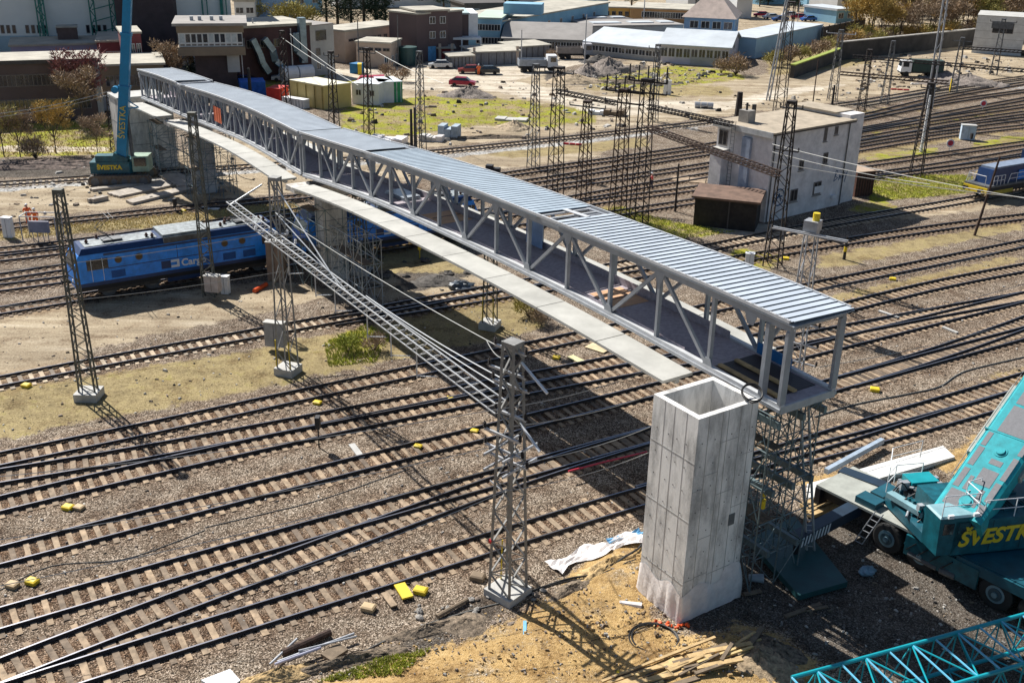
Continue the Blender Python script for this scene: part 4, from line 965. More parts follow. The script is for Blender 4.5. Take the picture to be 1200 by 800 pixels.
# ------------------------------------------------------------------ electric locomotive (own axes: x along, -y towards the viewer)
def wheelset(t, xs, y, r, mat_t, mat_r, name='wheel', wd=.14):
    for x in xs:
        mb = MB(); mb.tube((x, y, r), (x, y+wd, r), r, 18); w = mb.build(name, mat_t, t)
        mb = MB(); mb.tube((x, y-.02, r), (x, y+wd*.5, r), r*.55, 14); mb.build('rim', mat_r, w)
def electric_loco(label, loc, rot):
    t = thing('electric_locomotive', label, 'locomotive', loc, rot, 'blue electric locomotives'); Lh = 16.0; W = 1.46
    mb = MB()
    prof = [(0, 1.15), (Lh, 1.15), (Lh, 2.55), (Lh-.45, 3.55), (.45, 3.55), (0, 2.55)]
    mb.hexa([(x, -W, z) for x, z in prof], [(x, W, z) for x, z in prof]); mb.build('body', m_blue, t)
    mb = MB(); pr = [(.5, 3.55), (Lh-.5, 3.55), (Lh-.8, 3.95), (.8, 3.95)]
    mb.add([(x, -W+.0, z) if z < 3.6 else (x, -W+.3, z) for x, z in pr] + [(x, W, z) if z < 3.6 else (x, W-.3, z) for x, z in pr], [(3,2,1,0),(4,5,6,7),(0,1,5,4),(1,2,6,5),(2,3,7,6),(3,0,4,7)])
    mb.build('roof', m_navy, t)
    mb = MB(); mb.box(.05, -W-.012, 1.15, Lh-.05, -W+.002, 1.42); mb.box(2.2, -W-.01, 3.33, Lh-2.2, -W+.002, 3.5); mb.build('side_band', m_navy, t)
    mb = MB(); mb.box(2.4, -W-.012, 2.3, Lh-2.4, -W, 2.36); mb.box(7.5, -W-.013, 2.37, 7.54, -W, 3.3); mb.build('panel_line', m_navy, t)
    m_roofg = M('grey_roof_plate', (.24, .27, .28), .6, .1, .4, 2.5)
    for x0, x1 in ((6.6, 10.2),):
        mb = MB(); mb.box(x0, -W+.15, 3.95, x1, W-.15, 4.2); mb.box(x0+.02, -W+.02, 3.6, x1-.02, -W+.15, 4.05); mb.build('roof_hatch', m_roofg, t)
        mb = MB()
        for k in range(5): mb.box(x0+.05, -W-.01, 3.58+k*.08, x1-.05, -W+.015, 3.62+k*.08)
        mb.build('louvres', M('rusty_louvre', (.12, .09, .07), .8), t)
    mb = MB(); mb.box(1.1, -.9, 3.95, 6.3, .9, 4.0); mb.box(10.4, -.9, 3.95, 15, .9, 4.0); mb.build('roof_walk', m_roofg, t)
    rnd = random.Random(2)
    for k in range(14):
        x = rnd.choice([rnd.uniform(1.3, 6.2), rnd.uniform(10.6, 14.8)]); y = rnd.uniform(-.9, .9)
        mb = MB(); mb.tube((x, y, 4.0), (x, y, 4.3), .09, 7); mb.tube((x, y, 4.1), (x, y, 4.16), .15, 7); mb.build('roof_insulator', M('brown_porcelain', (.1, .045, .03), .3), t)
    def panto(x, up):
        mb = MB(); h = 1.7 if up else .35
        for y in (-.55, .55): mb.tube((x, y, 4.15), (x-1.4 if not up else x-1.0, y*.6, 4.15+h*.5), .03, 5); mb.tube((x-1.4 if not up else x-1.0, y*.6, 4.15+h*.5), (x, y, 4.15+h), .025, 5)
        for dx in (-.15, .15): mb.tube((x+dx, -.85, 4.15+h), (x+dx, .85, 4.15+h), .025, 5)
        mb.box(x-.7, -.5, 4.1, x+.7, .5, 4.16); mb.build('pantograph', m_steel_d, t)
    panto(3.2, True); panto(13.2, False)
    for x in (3.2, 4.7, 11.2, 12.6):
        mb = MB(); mb.tube((x, -W-.02, 2.88), (x, -W+.01, 2.88), .27, 18); w = mb.build('round_window', M('window_ring', (.06, .07, .09), .4), t)
        mb = MB(); mb.tube((x, -W-.03, 2.88), (x, -W-.018, 2.88), .2, 16); mb.build('pane', M('amber_glass', (.1, .055, .02), .15), w)
    for x0 in (.95, 14.2):
        mb = MB(); mb.box(x0, -W-.014, 2.35, x0+1.5, -W+.002, 3.15); mb.build('side_cab_window', m_glass, t)
        mb = MB(); mb.tube((x0+.3, -W-.06, 1.5), (x0+.3, -W-.06, 3.2), .02, 5); mb.tube((x0+1.1, -W-.06, 1.5), (x0+1.1, -W-.06, 3.2), .02, 5); mb.build('handrail', m_white, t)
        mb = MB(); mb.box(x0+.32, -W-.01, 1.45, x0+1.08, -W+.002, 2.34); mb.build('cab_door', m_blue, t)
    for e, sg in ((0, -1), (Lh, 1)):
        mb = MB(); mb.hexa([(e+sg*.01, -1.25, 2.55), (e+sg*.01, 1.25, 2.55), (e+sg*.03, 1.25, 2.6), (e+sg*.03, -1.25, 2.6)], [(e-sg*.42, -1.2, 3.4), (e-sg*.42, 1.2, 3.4), (e-sg*.38, 1.2, 3.42), (e-sg*.38, -1.2, 3.42)]); mb.build('windscreen', m_glass, t)
        for y in (-.9, .9):
            mb = MB(); mb.tube((e, y, 1.05), (e+sg*.5, y, 1.05), .1, 8); mb.tube((e+sg*.48, y, 1.05), (e+sg*.55, y, 1.05), .24, 12); mb.build('buffer', m_black, t)
            mb = MB(); mb.tube((e, y, 1.6), (e+sg*.06, y, 1.6), .14, 10); mb.build('headlight', m_white, t)
    mb = MB(); mb.box(.2, -1.2, .75, Lh-.2, 1.2, 1.15); mb.build('underframe', m_black, t)
    for x0 in (2.2, 10.6):
        mb = MB(); mb.box(x0-.6, -1.05, .45, x0+3.8, -.9, .85); mb.box(x0-.6, .9, .45, x0+3.8, 1.05, .85); mb.build('bogie_frame', M('bogie_grime', (.07, .06, .05), .8, 0, .3), t)
    for y in (-.86, .72): wheelset(t, (2.4, 5.6, 10.8, 14.0), y, .62, m_steel_d, M('wheel_disc', (.18, .16, .14), .5))
    mb = MB(); mb.box(6.7, -1.1, .4, 9.4, 1.1, .75); mb.build('battery_box', m_navy, t)
    for x0 in (2.6, 9.2, 11.0, 12.6):
        mb = MB(); mb.box(x0, -W-.014, 1.55, x0+1.0, -W+.001, 2.1)
        for k in range(5): mb.box(x0+.04, -W-.03, 1.59+k*.1, x0+.96, -W-.0141, 1.63+k*.1)
        mb.build('side_grille', M('grille_blue', (.01, .08, .28), .6), t)
    # emblem and word on the side
    y = -W-.016; mb = MB(); mb.add([(6.25,y,1.62),(6.95,y,1.62),(6.95,y,2.22),(6.25,y,2.22)], [(0,1,2,3)]); mb.build('emblem_dark_block', m_navy, t)
    def rect(mb, x0, z0, x1, z1, yy): mb.box(x0, yy, z0, x1, yy+.012, z1)
    mb = MB(); yy = -W-.022
    rect(mb, 6.98, 1.62, 7.42, 1.8, yy); rect(mb, 7.421, 1.62, 7.6, 2.22, yy); rect(mb, 6.98, 2.04, 7.42, 2.22, yy); mb.build('emblem_white_bracket', m_white, t)
    text_mesh('lettering', 'Cargo', .76, .006, m_white, t, Matrix.Translation((7.75, -W-.02, 1.64)) @ Matrix.Rotation(R(90), 4, 'X'), bold=.02)
    return t
C9 = TR['T9']
def at_track(C, px):
    best = min(range(len(C)-1), key=lambda i: abs(PX(C[i])[0]-px)); d = (C[best+1]-C[best-1]).normalized(); return C[best], d
def at_dist(C, p, L):
    i = min(range(len(C)), key=lambda i: (C[i]-p).length); acc = 0
    while acc < L and i < len(C)-1: acc += (C[i+1]-C[i]).length; i += 1
    return C[i]
p0, d0 = at_track(C9, 92); p1 = at_dist(C9, p0, 16)
loco = electric_loco('blue electric cargo locomotive behind the lattice masts at the left', (p0.x, p0.y, .19), math.atan2((p1-p0).y, (p1-p0).x))
q0 = at_dist(C9, p0, 17.1); q1 = at_dist(C9, q0, 16)
copy_thing(loco, (q0.x, q0.y, .19), 'second blue electric locomotive, mostly hidden behind the scaffolded pier', math.atan2((q1-q0).y, (q1-q0).x))

# ------------------------------------------------------------------ diesel locomotive at the right edge
C8 = TR['T8']; p0, d0 = at_track(C8, 1138); p1 = at_dist(C8, p0, 14); rot = math.atan2((p1-p0).y, (p1-p0).x)
t = thing('diesel_locomotive', 'dark blue diesel locomotive with white handrails and yellow buffer beam at the right edge', 'locomotive', (p0.x, p0.y, .19), rot)
mb = MB(); mb.hexa([(.9,-.95,1.5),(9,-.95,1.5),(9,.95,1.5),(.9,.95,1.5)], [(1.2,-.85,3.0),(9,-.85,3.1),(9,.85,3.1),(1.2,.85,3.0)]); mb.build('hood', m_navy, t)
mb = MB(); mb.box(1.4, -.8, 3.0, 8.9, .8, 3.22); mb.build('hood_roof', M('dusty_blue_roof', (.2, .25, .33), .6), t)
mb = MB(); mb.box(9.01, -1.45, 1.5, 12, 1.45, 3.95); mb.build('cab', m_navy, t)
mb = MB(); mb.box(9.3, -1.465, 2.7, 10.4, -1.45, 3.5); mb.box(10.7, -1.465, 2.7, 11.7, -1.45, 3.5); mb.build('cab_window', m_glass, t)
mb = MB(); mb.box(5.4, -1.0, 1.6, 8.6, -.96, 2.6); mb.build('bright_blue_panel', m_blue, t)
mb = MB(); mb.box(0, -1.45, 1.3, 14, 1.45, 1.5); mb.build('walkway', m_steel_d, t)
mb = MB(); mb.box(.1, -1.3, .75, 13.9, 1.3, 1.3); mb.build('frame', m_black, t)
mb = MB(); mb.box(-.12, -1.4, .7, .1, 1.4, 1.3); mb.build('buffer_beam', m_yellow, t)
mb = MB(); mb.box(1.0, -1.36, .5, 4.4, -1.2, .9); mb.build('bogie_side', M('yellow_bogie', (.5, .38, .04), .6), t)
for y in (-.9, .75): wheelset(t, (1.6, 4.0, 10, 12.4), y, .5, m_steel_d, MATS['wheel_disc'])
for y in (-.9, .9):
    mb = MB(); mb.tube((-.12, y, 1.05), (-.6, y, 1.05), .1, 8); mb.tube((-.6, y, 1.05), (-.66, y, 1.05), .23, 10); mb.build('buffer', m_black, t)
for y in (-1.4, 1.4):
    mb = MB()
    for x0, x1 in ((.2, 2.6), (3.2, 8.9)):
        mb.tube((x0, y, 1.5), (x0+.3, y, 2.5), .035, 5); mb.tube((x0+.3, y, 2.5), (x1, y, 2.5), .035, 5); mb.tube((x1, y, 2.5), (x1, y, 1.5), .035, 5); mb.tube((x0+.15, y, 2.0), (x1, y, 2.0), .03, 5)
        for k in range(1, 4): mb.tube((x0+(x1-x0)*k/4, y, 1.5), (x0+(x1-x0)*k/4, y, 2.5), .03, 5)
    mb.build('handrail', m_white, t)
mb = MB(); mb.tube((.0, -1.0, 2.5), (.0, 1.0, 2.5), .035, 5); mb.tube((0,-1,1.5),(0,-1,2.5),.035,5); mb.tube((0,1,1.5),(0,1,2.5),.035,5); mb.build('front_rail', m_white, t)

# ------------------------------------------------------------------ crawler crane on the far side
g = G(146, 212, 0); rot = R(8)
t = thing('crawler_crane', 'teal crawler crane on brown tracks with its blue telescopic boom raised out of the picture', 'crane', tuple(g), rot)
m_mud = M('muddy_track', (.16, .12, .085), .9, 0, .3, 4)
for y in (-2.3, 1.5):
    mb = MB(); n = 28; pts = []
    for i in range(n):
        a = 2*math.pi*i/n; cx = 2.55 if math.cos(a) > 0 else -2.55; pts.append((cx+.55*math.cos(a), .55+.55*math.sin(a)))
    mb.hexa([(x, y, z) for x, z in pts], [(x, y+.8, z) for x, z in pts]); tr = mb.build('crawler_track', m_mud, t)
    mb = MB()
    for k in range(46):
        f = k/46*(4*2.55+2*math.pi*.55)
        a_, b_ = 2*2.55, math.pi*.55
        if f < a_: x, z, an = -2.55+f, 1.1, 0
        elif f < a_+b_: th = (f-a_)/.55; x, z, an = 2.55+.55*math.sin(th), .55+.55*math.cos(th), 0
        elif f < 2*a_+b_: x, z = 2.55-(f-a_-b_), 0
        else: th = (f-2*a_-b_)/.55; x, z = -2.55-.55*math.sin(th), .55-.55*math.cos(th)
        mb.box(x-.04, y-.02, z-.035, x+.04, y+.82, z+.035)
    mb.build('track_pads', m_steel_d, tr)
    mb = MB()
    for x in (-2.4, -1.4, -.5, .5, 1.4, 2.4): mb.tube((x, y-.03, .5), (x, y, .5), .3 if abs(x) < 2 else .42, 12)
    mb.build('rollers', m_steel_d, tr)
mb = MB(); mb.box(-1.6, -1.5, .5, 1.6, 1.5, 1.1); mb.build('undercarriage', m_brown, t)
mb = MB(); mb.prism([(-2.9,-1.6),(1.0,-1.6),(1.6,-1.0),(1.6,1.3),(-2.9,1.3)], 1.15, 2.35); mb.build('house', m_teal, t)
mb = MB(); mb.box(-2.3, -1.5, 2.36, -.5, -.2, 3.0); mb.build('engine_cover', m_teal, t)
mb = MB(); mb.prism([(1.3,-1.5),(2.9,-1.4),(3.0,.4),(1.3,.5)], 1.3, 2.9); cb = mb.build('cab', M('dusty_green_cab', (.25, .36, .27), .5), t)
mb = MB(); mb.box(1.5, -1.56, 1.9, 2.7, -1.515, 2.75); mb.build('cab_window', m_glass, cb)
text_mesh('lettering', 'ŠVESTKA', .62, .01, m_yellow, t, Matrix.Translation((-2.2, -1.62, 1.62)) @ Matrix.Rotation(R(90), 4, 'X'), bold=.03)
# boom in telescoping sections
base = G(143, 190, 2.2); top = GY(150.5, -30, base.y+1.0); inv = Matrix.Rotation(-rot, 4, 'Z') @ Matrix.Translation(-g)
base, top = inv @ base, inv @ top
m_boom = M('boom_blue', (.004, .21, .4), .35, 0, .08)
fr = [0, .42, .7, .9, 1.0]
for k in range(4):
    a, b = base.lerp(top, fr[k]), base.lerp(top, fr[k+1]); w = .98-.1*k
    mb = MB(); mb.beam(a, b, w, w*1.05, up=(0, 1, 0)); mb.beam(b-(b-a).normalized()*.25, b+(b-a).normalized()*.02, w+.12, w*1.05+.12, up=(0, 1, 0)); mb.build('boom_section', m_boom, t)
dv = (top-base).normalized()
xax = Vector((0, 1, 0)).cross(dv).normalized()
yb = dv.cross(xax)
# vertical lettering along the boom
mt = Matrix(((dv.x, -xax.x, 0, 0), (dv.y, -xax.y, -1, 0), (dv.z, -xax.z, 0, 0), (0, 0, 0, 1)))
text_mesh('boom_lettering', 'ŠVESTKA', .85, .01, m_yellow, t, Matrix.Translation(base.lerp(top, .14)+Vector((0, -.72, 0))+xax*.3) @ mt)
mb = MB(); mb.beam(base+Vector((-.5, 0, -.6)), base+dv*.8, 1.5, 1.4, up=(0, 1, 0)); mb.build('boom_foot', m_teal, t)
mb = MB(); mb.tube(base+Vector((1.2, -.2, -.5)), base+dv*5+Vector((.3, 0, 0)), .18, 10); mb.build('luffing_cylinder', m_steel_d, t)
b1 = base.lerp(top, .3); mb = MB(); mb.beam(b1+Vector((.5, -.2, 0)), b1+Vector((1.5, -.2, .1)), .12); mb.tube(b1+Vector((1.5, -.2, .1)), b1+Vector((.5, -.2, .8)), .06, 6); mb.build('boom_bracket', m_boom, t)
b2 = base.lerp(top, .4); mb = MB(); mb.tube(b2+Vector((-.9, -.4, 0)), b2+Vector((-.9, .3, 0)), .35, 12); mb.beam(b2+Vector((-.9, 0, 0)), b2, .2); mb.build('winch', m_boom, t)
# timber mats around the crane
k = 0
MATW = 'timber mats around the crawler crane'
for (a, b, w, h, lab) in [((103,216),(120,214),.9,.25,'short timber beam end left of the crawler tracks'), ((107,224),(196,214),.8,.25,'long timber beam under the near side of the crawler crane'), ((133,230),(200,216),2.2,.2,'grey timber mat in front of the crawler crane, right one'), ((152,239),(222,222),1.4,.25,'long pale timber mat nearest the camera side of the crawler crane'), ((195,204),(222,219),2.2,.2,'pale timber mat to the right behind the crawler tracks'),
    ((106,238),(124,234),.7,.4,'dark short beam stack on the sand left of the mats')]:
    p, q = G(*a), G(*b); mb = MB()
    n = max(1, int(w/.35)); d = (q-p).normalized(); s = Vector((-d.y, d.x, 0))
    for i in range(n):
        o = s*(i-(n-1)/2)*w/n; e = random.uniform(-.12, .12); mb.beam(p+o+d*e+Vector((0,0,h/2+.02)), q+o+d*e+Vector((0,0,h/2+.02)), w/n*.94, h)
    tag(mb.build('timber_mat', M('crane_mat_timber', (.42, .37, .31), .9, 0, .2, 1.5), None, tuple(p)), lab, 'timber mat', MATW)

# ------------------------------------------------------------------ big mobile crane at the right edge
o0 = Vector((17.8, 41.9, 0)); cd = (Vector((21.1, 37.8, 0))-o0).normalized(); cn = Vector((-cd.y, cd.x, 0))
t = thing('mobile_crane', 'large teal mobile crane with a turquoise ribbed boom at the right edge', 'crane', tuple(o0))
def cp(a, b, z): return o0 + cd*a + cn*b + Vector((0, 0, z))
def cbox(mb, a0, b0, z0, a1, b1, z1): mb.hexa([cp(a0,b0,z0), cp(a1,b0,z0), cp(a1,b1,z0), cp(a0,b1,z0)], [cp(a0,b0,z1), cp(a1,b0,z1), cp(a1,b1,z1), cp(a0,b1,z1)])
m_car = M('carrier_dark_teal', (.01, .085, .12), .45, 0, .2)
mb = MB(); cbox(mb, -4.1, .35, .9, 13, 2.85, 1.5); mb.build('carrier_frame', m_black, t)
mb = MB(); cbox(mb, -4.2, .05, 1.5, 1.4, 3.1, 1.62); mb.build('carrier_deck', M('dusty_deck', (.36, .37, .33), .7, 0, .15), t)
mb = MB(); cbox(mb, 1.41, .0, 1.5, 13, 3.1, 1.75); cbox(mb, 3.4, -.12, 1.2, 9.5, .0, 1.7); mb.build('carrier_body', m_car, t)
for i, a in enumerate((0, 1.75, 5.35, 7.1, 8.8)):
    for b in (-.1, 2.65):
        mb = MB(); n = 26; c = cp(a, b, .74)
        for r0, r1, w0, w1 in ((.74, .74, .03, .5), ):
            mb.tube(c+cn*.03, c+cn*.5, .74, n); 
        mb.tube(c, c+cn*.03, .66, n, .74); w = mb.build('wheel', m_rubber, t)
        mb = MB(); f = -1 if b < 1 else 1
        cc = c if b < 1 else c+cn*.5
        mb.tube(cc-cn*.012, cc+cn*.02, .42, 20); mb.mi = 1; mb.tube(cc-cn*.05, cc-cn*.0121, .3, 16); mb.mi = 0; mb.tube(cc-cn*.12, cc-cn*.051, .13, 10)
        mb.build('rim', [M('crane_rim', (.16, .27, .33), .4, .3, .1), M('rim_dark', (.04, .08, .1), .5)], w)
        mb = MB()
        for k in range(20):
            an = 2*math.pi*k/20; r = cd*math.cos(an)*.745 + Vector((0, 0, 1))*math.sin(an)*.745; mb.beam(c+r+cn*.06, c+r+cn*.46, .05, .03, up=r)
        mb.build('tread', m_rubber, w)
# mud guard, cylinders and grille between the wheels
mb = MB()
for k in range(7): a = .9+k*.35; mb.beam(cp(a, -.08, .95), cp(a+.22, -.02, 1.5), .09, .06)
mb.build('side_grille', M('worn_teal', (.03, .17, .2), .6), t)
mb = MB(); mb.tube(cp(1.2, -.1, .62), cp(2.6, -.05, .55), .16, 10); mb.tube(cp(2.8, -.1, .6), cp(3.5, -.05, .6), .2, 10); mb.build('air_tanks', m_steel_d, t)
# ladder
for z0, (a, b) in ((1.55, (-.75, -.12)),):
    mb = MB()
    for da in (0, .4): mb.tube(cp(a+da-.55, b-.45, .15), cp(a+da, b, 1.9), .025, 6)
    mb.build('ladder_rail', m_steel, t); mb = MB()
    for k in range(6): f = k/5.5; mb.tube(cp(a-.55*(1-f), b-.45*(1-f), .15+f*1.75), cp(a+.4-.55*(1-f), b-.45*(1-f), .15+f*1.75), .02, 5)
    mb.build('ladder_rungs', m_steel, t)
mb = MB()
for da in (0, .4): mb.tube(cp(7.6+da, -.5, .1), cp(7.7+da, -.15, 1.8), .025, 6)
for k in range(5): mb.tube(cp(7.6, -.5+.07*k, .3+k*.33), cp(8.0, -.5+.07*k, .3+k*.33), .02, 5)
mb.build('rear_ladder', m_steel, t)
# front outrigger beam reaching to the left, with hazard stripes and its foot
oa = G(1012, 590, 1.25); ob = G(931, 633, 1.15)
mb = MB(); mb.beam(oa, ob, .62, .55); mb.build('outrigger_beam', M('outrigger_navy', (.012, .03, .055), .5), t)
dd = (ob-oa).normalized(); sn_ = Vector((dd.y, -dd.x, 0)); sn_ = sn_ if sn_.y < 0 else -sn_
mb = MB(); Lb = (ob-oa).length
for k in range(9):
    c = ob - dd*(.12+k*.24) + sn_*.325
    mb.hexa([c-dd*.07+Vector((0,0,-.24)), c+dd*.04+Vector((0,0,-.24)), c+dd*.04+sn_*.012+Vector((0,0,-.24)), c-dd*.07+sn_*.012+Vector((0,0,-.24))], [c-dd*.17+Vector((0,0,.24)), c-dd*.06+Vector((0,0,.24)), c-dd*.06+sn_*.012+Vector((0,0,.24)), c-dd*.17+sn_*.012+Vector((0,0,.24))])
for k in range(2):
    c = ob + dd*.008; mb.beam(c+sn_*(.2-.3*k)+Vector((0,0,-.2)), c+sn_*(.05-.3*k)+Vector((0,0,.2)), .09, .02)
mb.build('hazard_stripes', m_white, t)
mb = MB(); mb.tube(ob-dd*.2+Vector((0,0,-.3)), Vector((ob.x, ob.y, .25))-dd*.2, .13, 10); mb.tube(Vector((ob.x, ob.y, .25))-dd*.2, Vector((ob.x, ob.y, .32))-dd*.2, .38, 14); mb.build('outrigger_foot', m_black, t)
mb = MB(); mb.beam(G(1040, 575, 1.4), G(985, 555, 1.35), .7, .6); mb.build('outrigger_box', M('outrigger_navy', (.015, .045, .09)), t)
# slewing upper works : axes hx (towards the right edge), hy (away)
ha = math.atan2(.9, 4.6); hx = Vector((math.cos(ha), math.sin(ha), 0)); hy = Vector((-hx.y, hx.x, 0)); h0 = Vector((18.6, 38.75, 0))
def hp(a, b, z): return h0 + hx*a + hy*b + Vector((0, 0, z))
def hbox(mb, a0, b0, z0, a1, b1, z1): mb.hexa([hp(a0,b0,z0), hp(a1,b0,z0), hp(a1,b1,z0), hp(a0,b1,z0)], [hp(a0,b0,z1), hp(a1,b0,z1), hp(a1,b1,z1), hp(a0,b1,z1)])
mb = MB(); hbox(mb, .8, 0, 1.85, 9, 3.2, 3.55); mb.build('engine_house', m_teal, t)
mb = MB()
mb.hexa([hp(0.1,.0,1.9), hp(.799,0,1.9), hp(.799,1.2,1.9), hp(0.1,1.2,1.9)], [hp(.0,.0,3.75), hp(1.9,0,3.75), hp(1.9,1.2,3.75), hp(0,1.2,3.75)]); cb = mb.build('operator_cab', m_teal, t)
mb = MB(); mb.hexa([hp(.0,-.0,3.76), hp(1.9,0,3.76), hp(1.9,1.2,3.76), hp(0,1.2,3.76)], [hp(.08,.08,3.84), hp(1.82,.08,3.84), hp(1.82,1.12,3.84), hp(.08,1.12,3.84)]); mb.build('cab_roof', M('pale_teal', (.22, .38, .42), .5), cb)
for a0, a1 in ((.22, .72), (.95, 1.6)):
    mb = MB(); hbox(mb, a0, -.014, 2.95, a1, .0, 3.5); mb.build('cab_window', m_glass, cb)
fr_ = Matrix(((hx.x, 0, -hy.x, 0), (hx.y, 0, -hy.y, 0), (0, 1, 0, 0), (0, 0, 0, 1)))
tx = text_mesh('lettering', 'ŠVESTKA', 1.05, .012, m_yellow, t, Matrix.Translation(hp(1.05, -.02, 2.3)-o0) @ fr_ @ Matrix.Rotation(R(2), 4, 'Z'), shear=.25, bold=.035)
# cluttered left part: winch, tubs, valves, cylinder cover
mb = MB(); hbox(mb, .2, 1.25, 1.76, 3.0, 4.6, 2.2); mb.build('slew_platform', m_car, t)
mb = MB(); mb.beam(G(1042, 578, 2.5), G(1084, 603, 2.5), .42, .25); mb.build('cylinder_cover', M('pale_teal', (.22, .38, .42)), t)
mb = MB(); mb.tube(G(1060, 570, 2.4), G(1095, 592, 2.4), .42, 14); mb.build('winch_drum', m_black, t)
rnd = random.Random(12)
for k in range(60):
    a, b = rnd.uniform(.3, 2.6), rnd.uniform(1.4, 5.0); mb = MB(); z = rnd.uniform(2.2, 2.9); s = rnd.uniform(.06, .28)
    if k % 3: hbox(mb, a, b, z-.3, a+s*1.6, b+s, z+s*.5)
    else: mb.tube(hp(a, b, z), hp(a+rnd.uniform(-.8,.8), b+rnd.uniform(-.8,.8), z+rnd.uniform(-.2,.3)), .06, 7)
    mb.build('machinery', rnd.choice([m_car, m_teal, m_steel, m_black, m_cyan]), t)
c_ = G(1075, 555, 3.3)
mb = MB(); hbox(mb, 1.3, 4.3, 1.9, 2.7, 5.2, 2.95); cc = mb.build('front_cab', m_cyan, t)
mb = MB(); hbox(mb, 1.45, 4.285, 2.3, 2.55, 4.3, 2.8); mb.build('front_cab_window', m_glass, cc)
def rail_h(pts, z0, h, name='guard_rail'):
    mb = MB()
    for p in pts: mb.tube(Vector((p.x, p.y, z0)), Vector((p.x, p.y, z0+h)), .025, 5)
    for zz in (h, h*.5): mb.path([Vector((p.x, p.y, z0+zz)) for p in pts], .022, 5)
    mb.build(name, m_white, t)
rail_h([hp(.1, .1, 0), hp(1.8, .1, 0), hp(1.8, 1.1, 0), hp(2.6, 1.3, 0)], 3.84, 1.0)
rail_h([G(1040, 568, 1.6), G(1043, 545, 1.6), G(1078, 536, 1.6)], 1.6, 1.0)
rail_h([hp(.4, 4.9, 0), hp(1.2, 5.6, 0), hp(2.6, 5.6, 0)], 2.2, 1.0)
# boom
L0 = G(1096, 586, 3.75); R0 = G(1152, 610, 3.75); wv = (R0-L0); wv.z = 0; bw = wv.length; wv.normalize()
hh = Vector((-wv.y, wv.x, 0)); hh = hh if hh.x > 0 else -hh
best = None
for e10 in range(0, 800, 5):
    e = R(e10/10); dvec = hh*math.cos(e)+Vector((0, 0, math.sin(e)))
    for tt in np.arange(2, 18, .1):
        q = PX(L0+dvec*tt)
        if q[0] >= 1200:
            er = abs(q[1]-437)
            if best is None or er < best[0]: best = (er, e)
            break
be = best[1]; dvec = hh*math.cos(be)+Vector((0, 0, math.sin(be))); upv = wv.cross(dvec); upv = upv if upv.z > 0 else -upv
BL = 16; th = 2.1
mb = MB()
def bpt(a, b, c): return L0 + wv*a*bw + dvec*b - upv*c
sec = [(0.08,0),(0.92,0),(1,.12),(1,.9),(.9,1.5),(.7,1.95),(.5,th),(.3,1.95),(.1,1.5),(0,.9),(0,.12)]
mb.hexa([bpt(a, -.2, c) for a, c in sec], [bpt(a, BL, c) for a, c in sec]); bm_ = mb.build('boom', [M('boom_turquoise', (.015, .33, .37), .38, 0, .2, 2.0)], t)
mb = MB()
for k in range(5):
    b0 = 4.6+k*1.75; mb.hexa([bpt(.22, b0, -.0), bpt(.8, b0, 0), bpt(.8, b0+1.6, 0), bpt(.22, b0+1.6, 0)], [bpt(.22, b0, -.012), bpt(.8, b0, -.012), bpt(.8, b0+1.6, -.012), bpt(.22, b0+1.6, -.012)])
mb.build('grip_panel', M('grey_grip_plate', (.19, .19, .2), .8, 0, .1, 8), bm_)
for i, (a0, b0, a1, b1) in enumerate([(.12,.1,.42,.95), (.1,1.1,.22,2.2), (.1,2.4,.22,3.5), (.42,1.6,.75,2.5), (.8,.9,.92,2.0), (.62,.4,.72,1.4), (.3,1.1,.38,1.9), (.82,2.2,.93,3.5), (.1,3.6,.2,4.4), (.45,2.8,.7,3.1), (.84,3.7,.94,4.5), (.78,.1,.92,.7)]):
    mb = MB(); mb.hexa([bpt(a0, b0, 0), bpt(a1, b0, 0), bpt(a1, b1, 0), bpt(a0, b1, 0)], [bpt(a0, b0, -.012), bpt(a1, b0, -.012), bpt(a1, b1, -.012), bpt(a0, b1, -.012)]); mb.build('grip_panel', MATS['grey_grip_plate'], bm_)
for b in (.55, 3.6):
    mb = MB(); mb.tube(bpt(.52, b, 0), bpt(.52, b, -.1), .2, 20); mb.tube(bpt(.52, b, 0), bpt(.52, b, -.03), .3, 24); mb.build('round_cover', MATS['boom_turquoise'], bm_)
mb = MB(); mb.hexa([bpt(1.0, 3.0, .55), bpt(1.05, 3.0, .55), bpt(1.05, 6.5, .55), bpt(1.0, 6.5, .55)], [bpt(1.0, 3.0, .95), bpt(1.05, 3.0, .95), bpt(1.05, 6.5, .95), bpt(1.0, 6.5, .95)]); mb.build('rope_guide', M('worn_plate', (.35, .37, .33), .6), bm_)
mb = MB(); mb.hexa([bpt(-.12, 3.2, .3), bpt(-.02, 3.2, .3), bpt(-.02, 7.5, .3), bpt(-.12, 7.5, .3)], [bpt(-.12, 3.2, .8), bpt(-.02, 3.2, .8), bpt(-.02, 7.5, .8), bpt(-.12, 7.5, .8)]); mb.build('side_walkway', M('worn_plate', (.35, .37, .33)), bm_)
mb = MB(); mb.beam(bpt(.1, .0, .3), hp(.9, 2.2, 2.6), .4, .5); mb.beam(bpt(.9, .0, .3), hp(2.4, 1.3, 2.6), .4, .5); mb.build('boom_foot_bracket', m_teal, t)

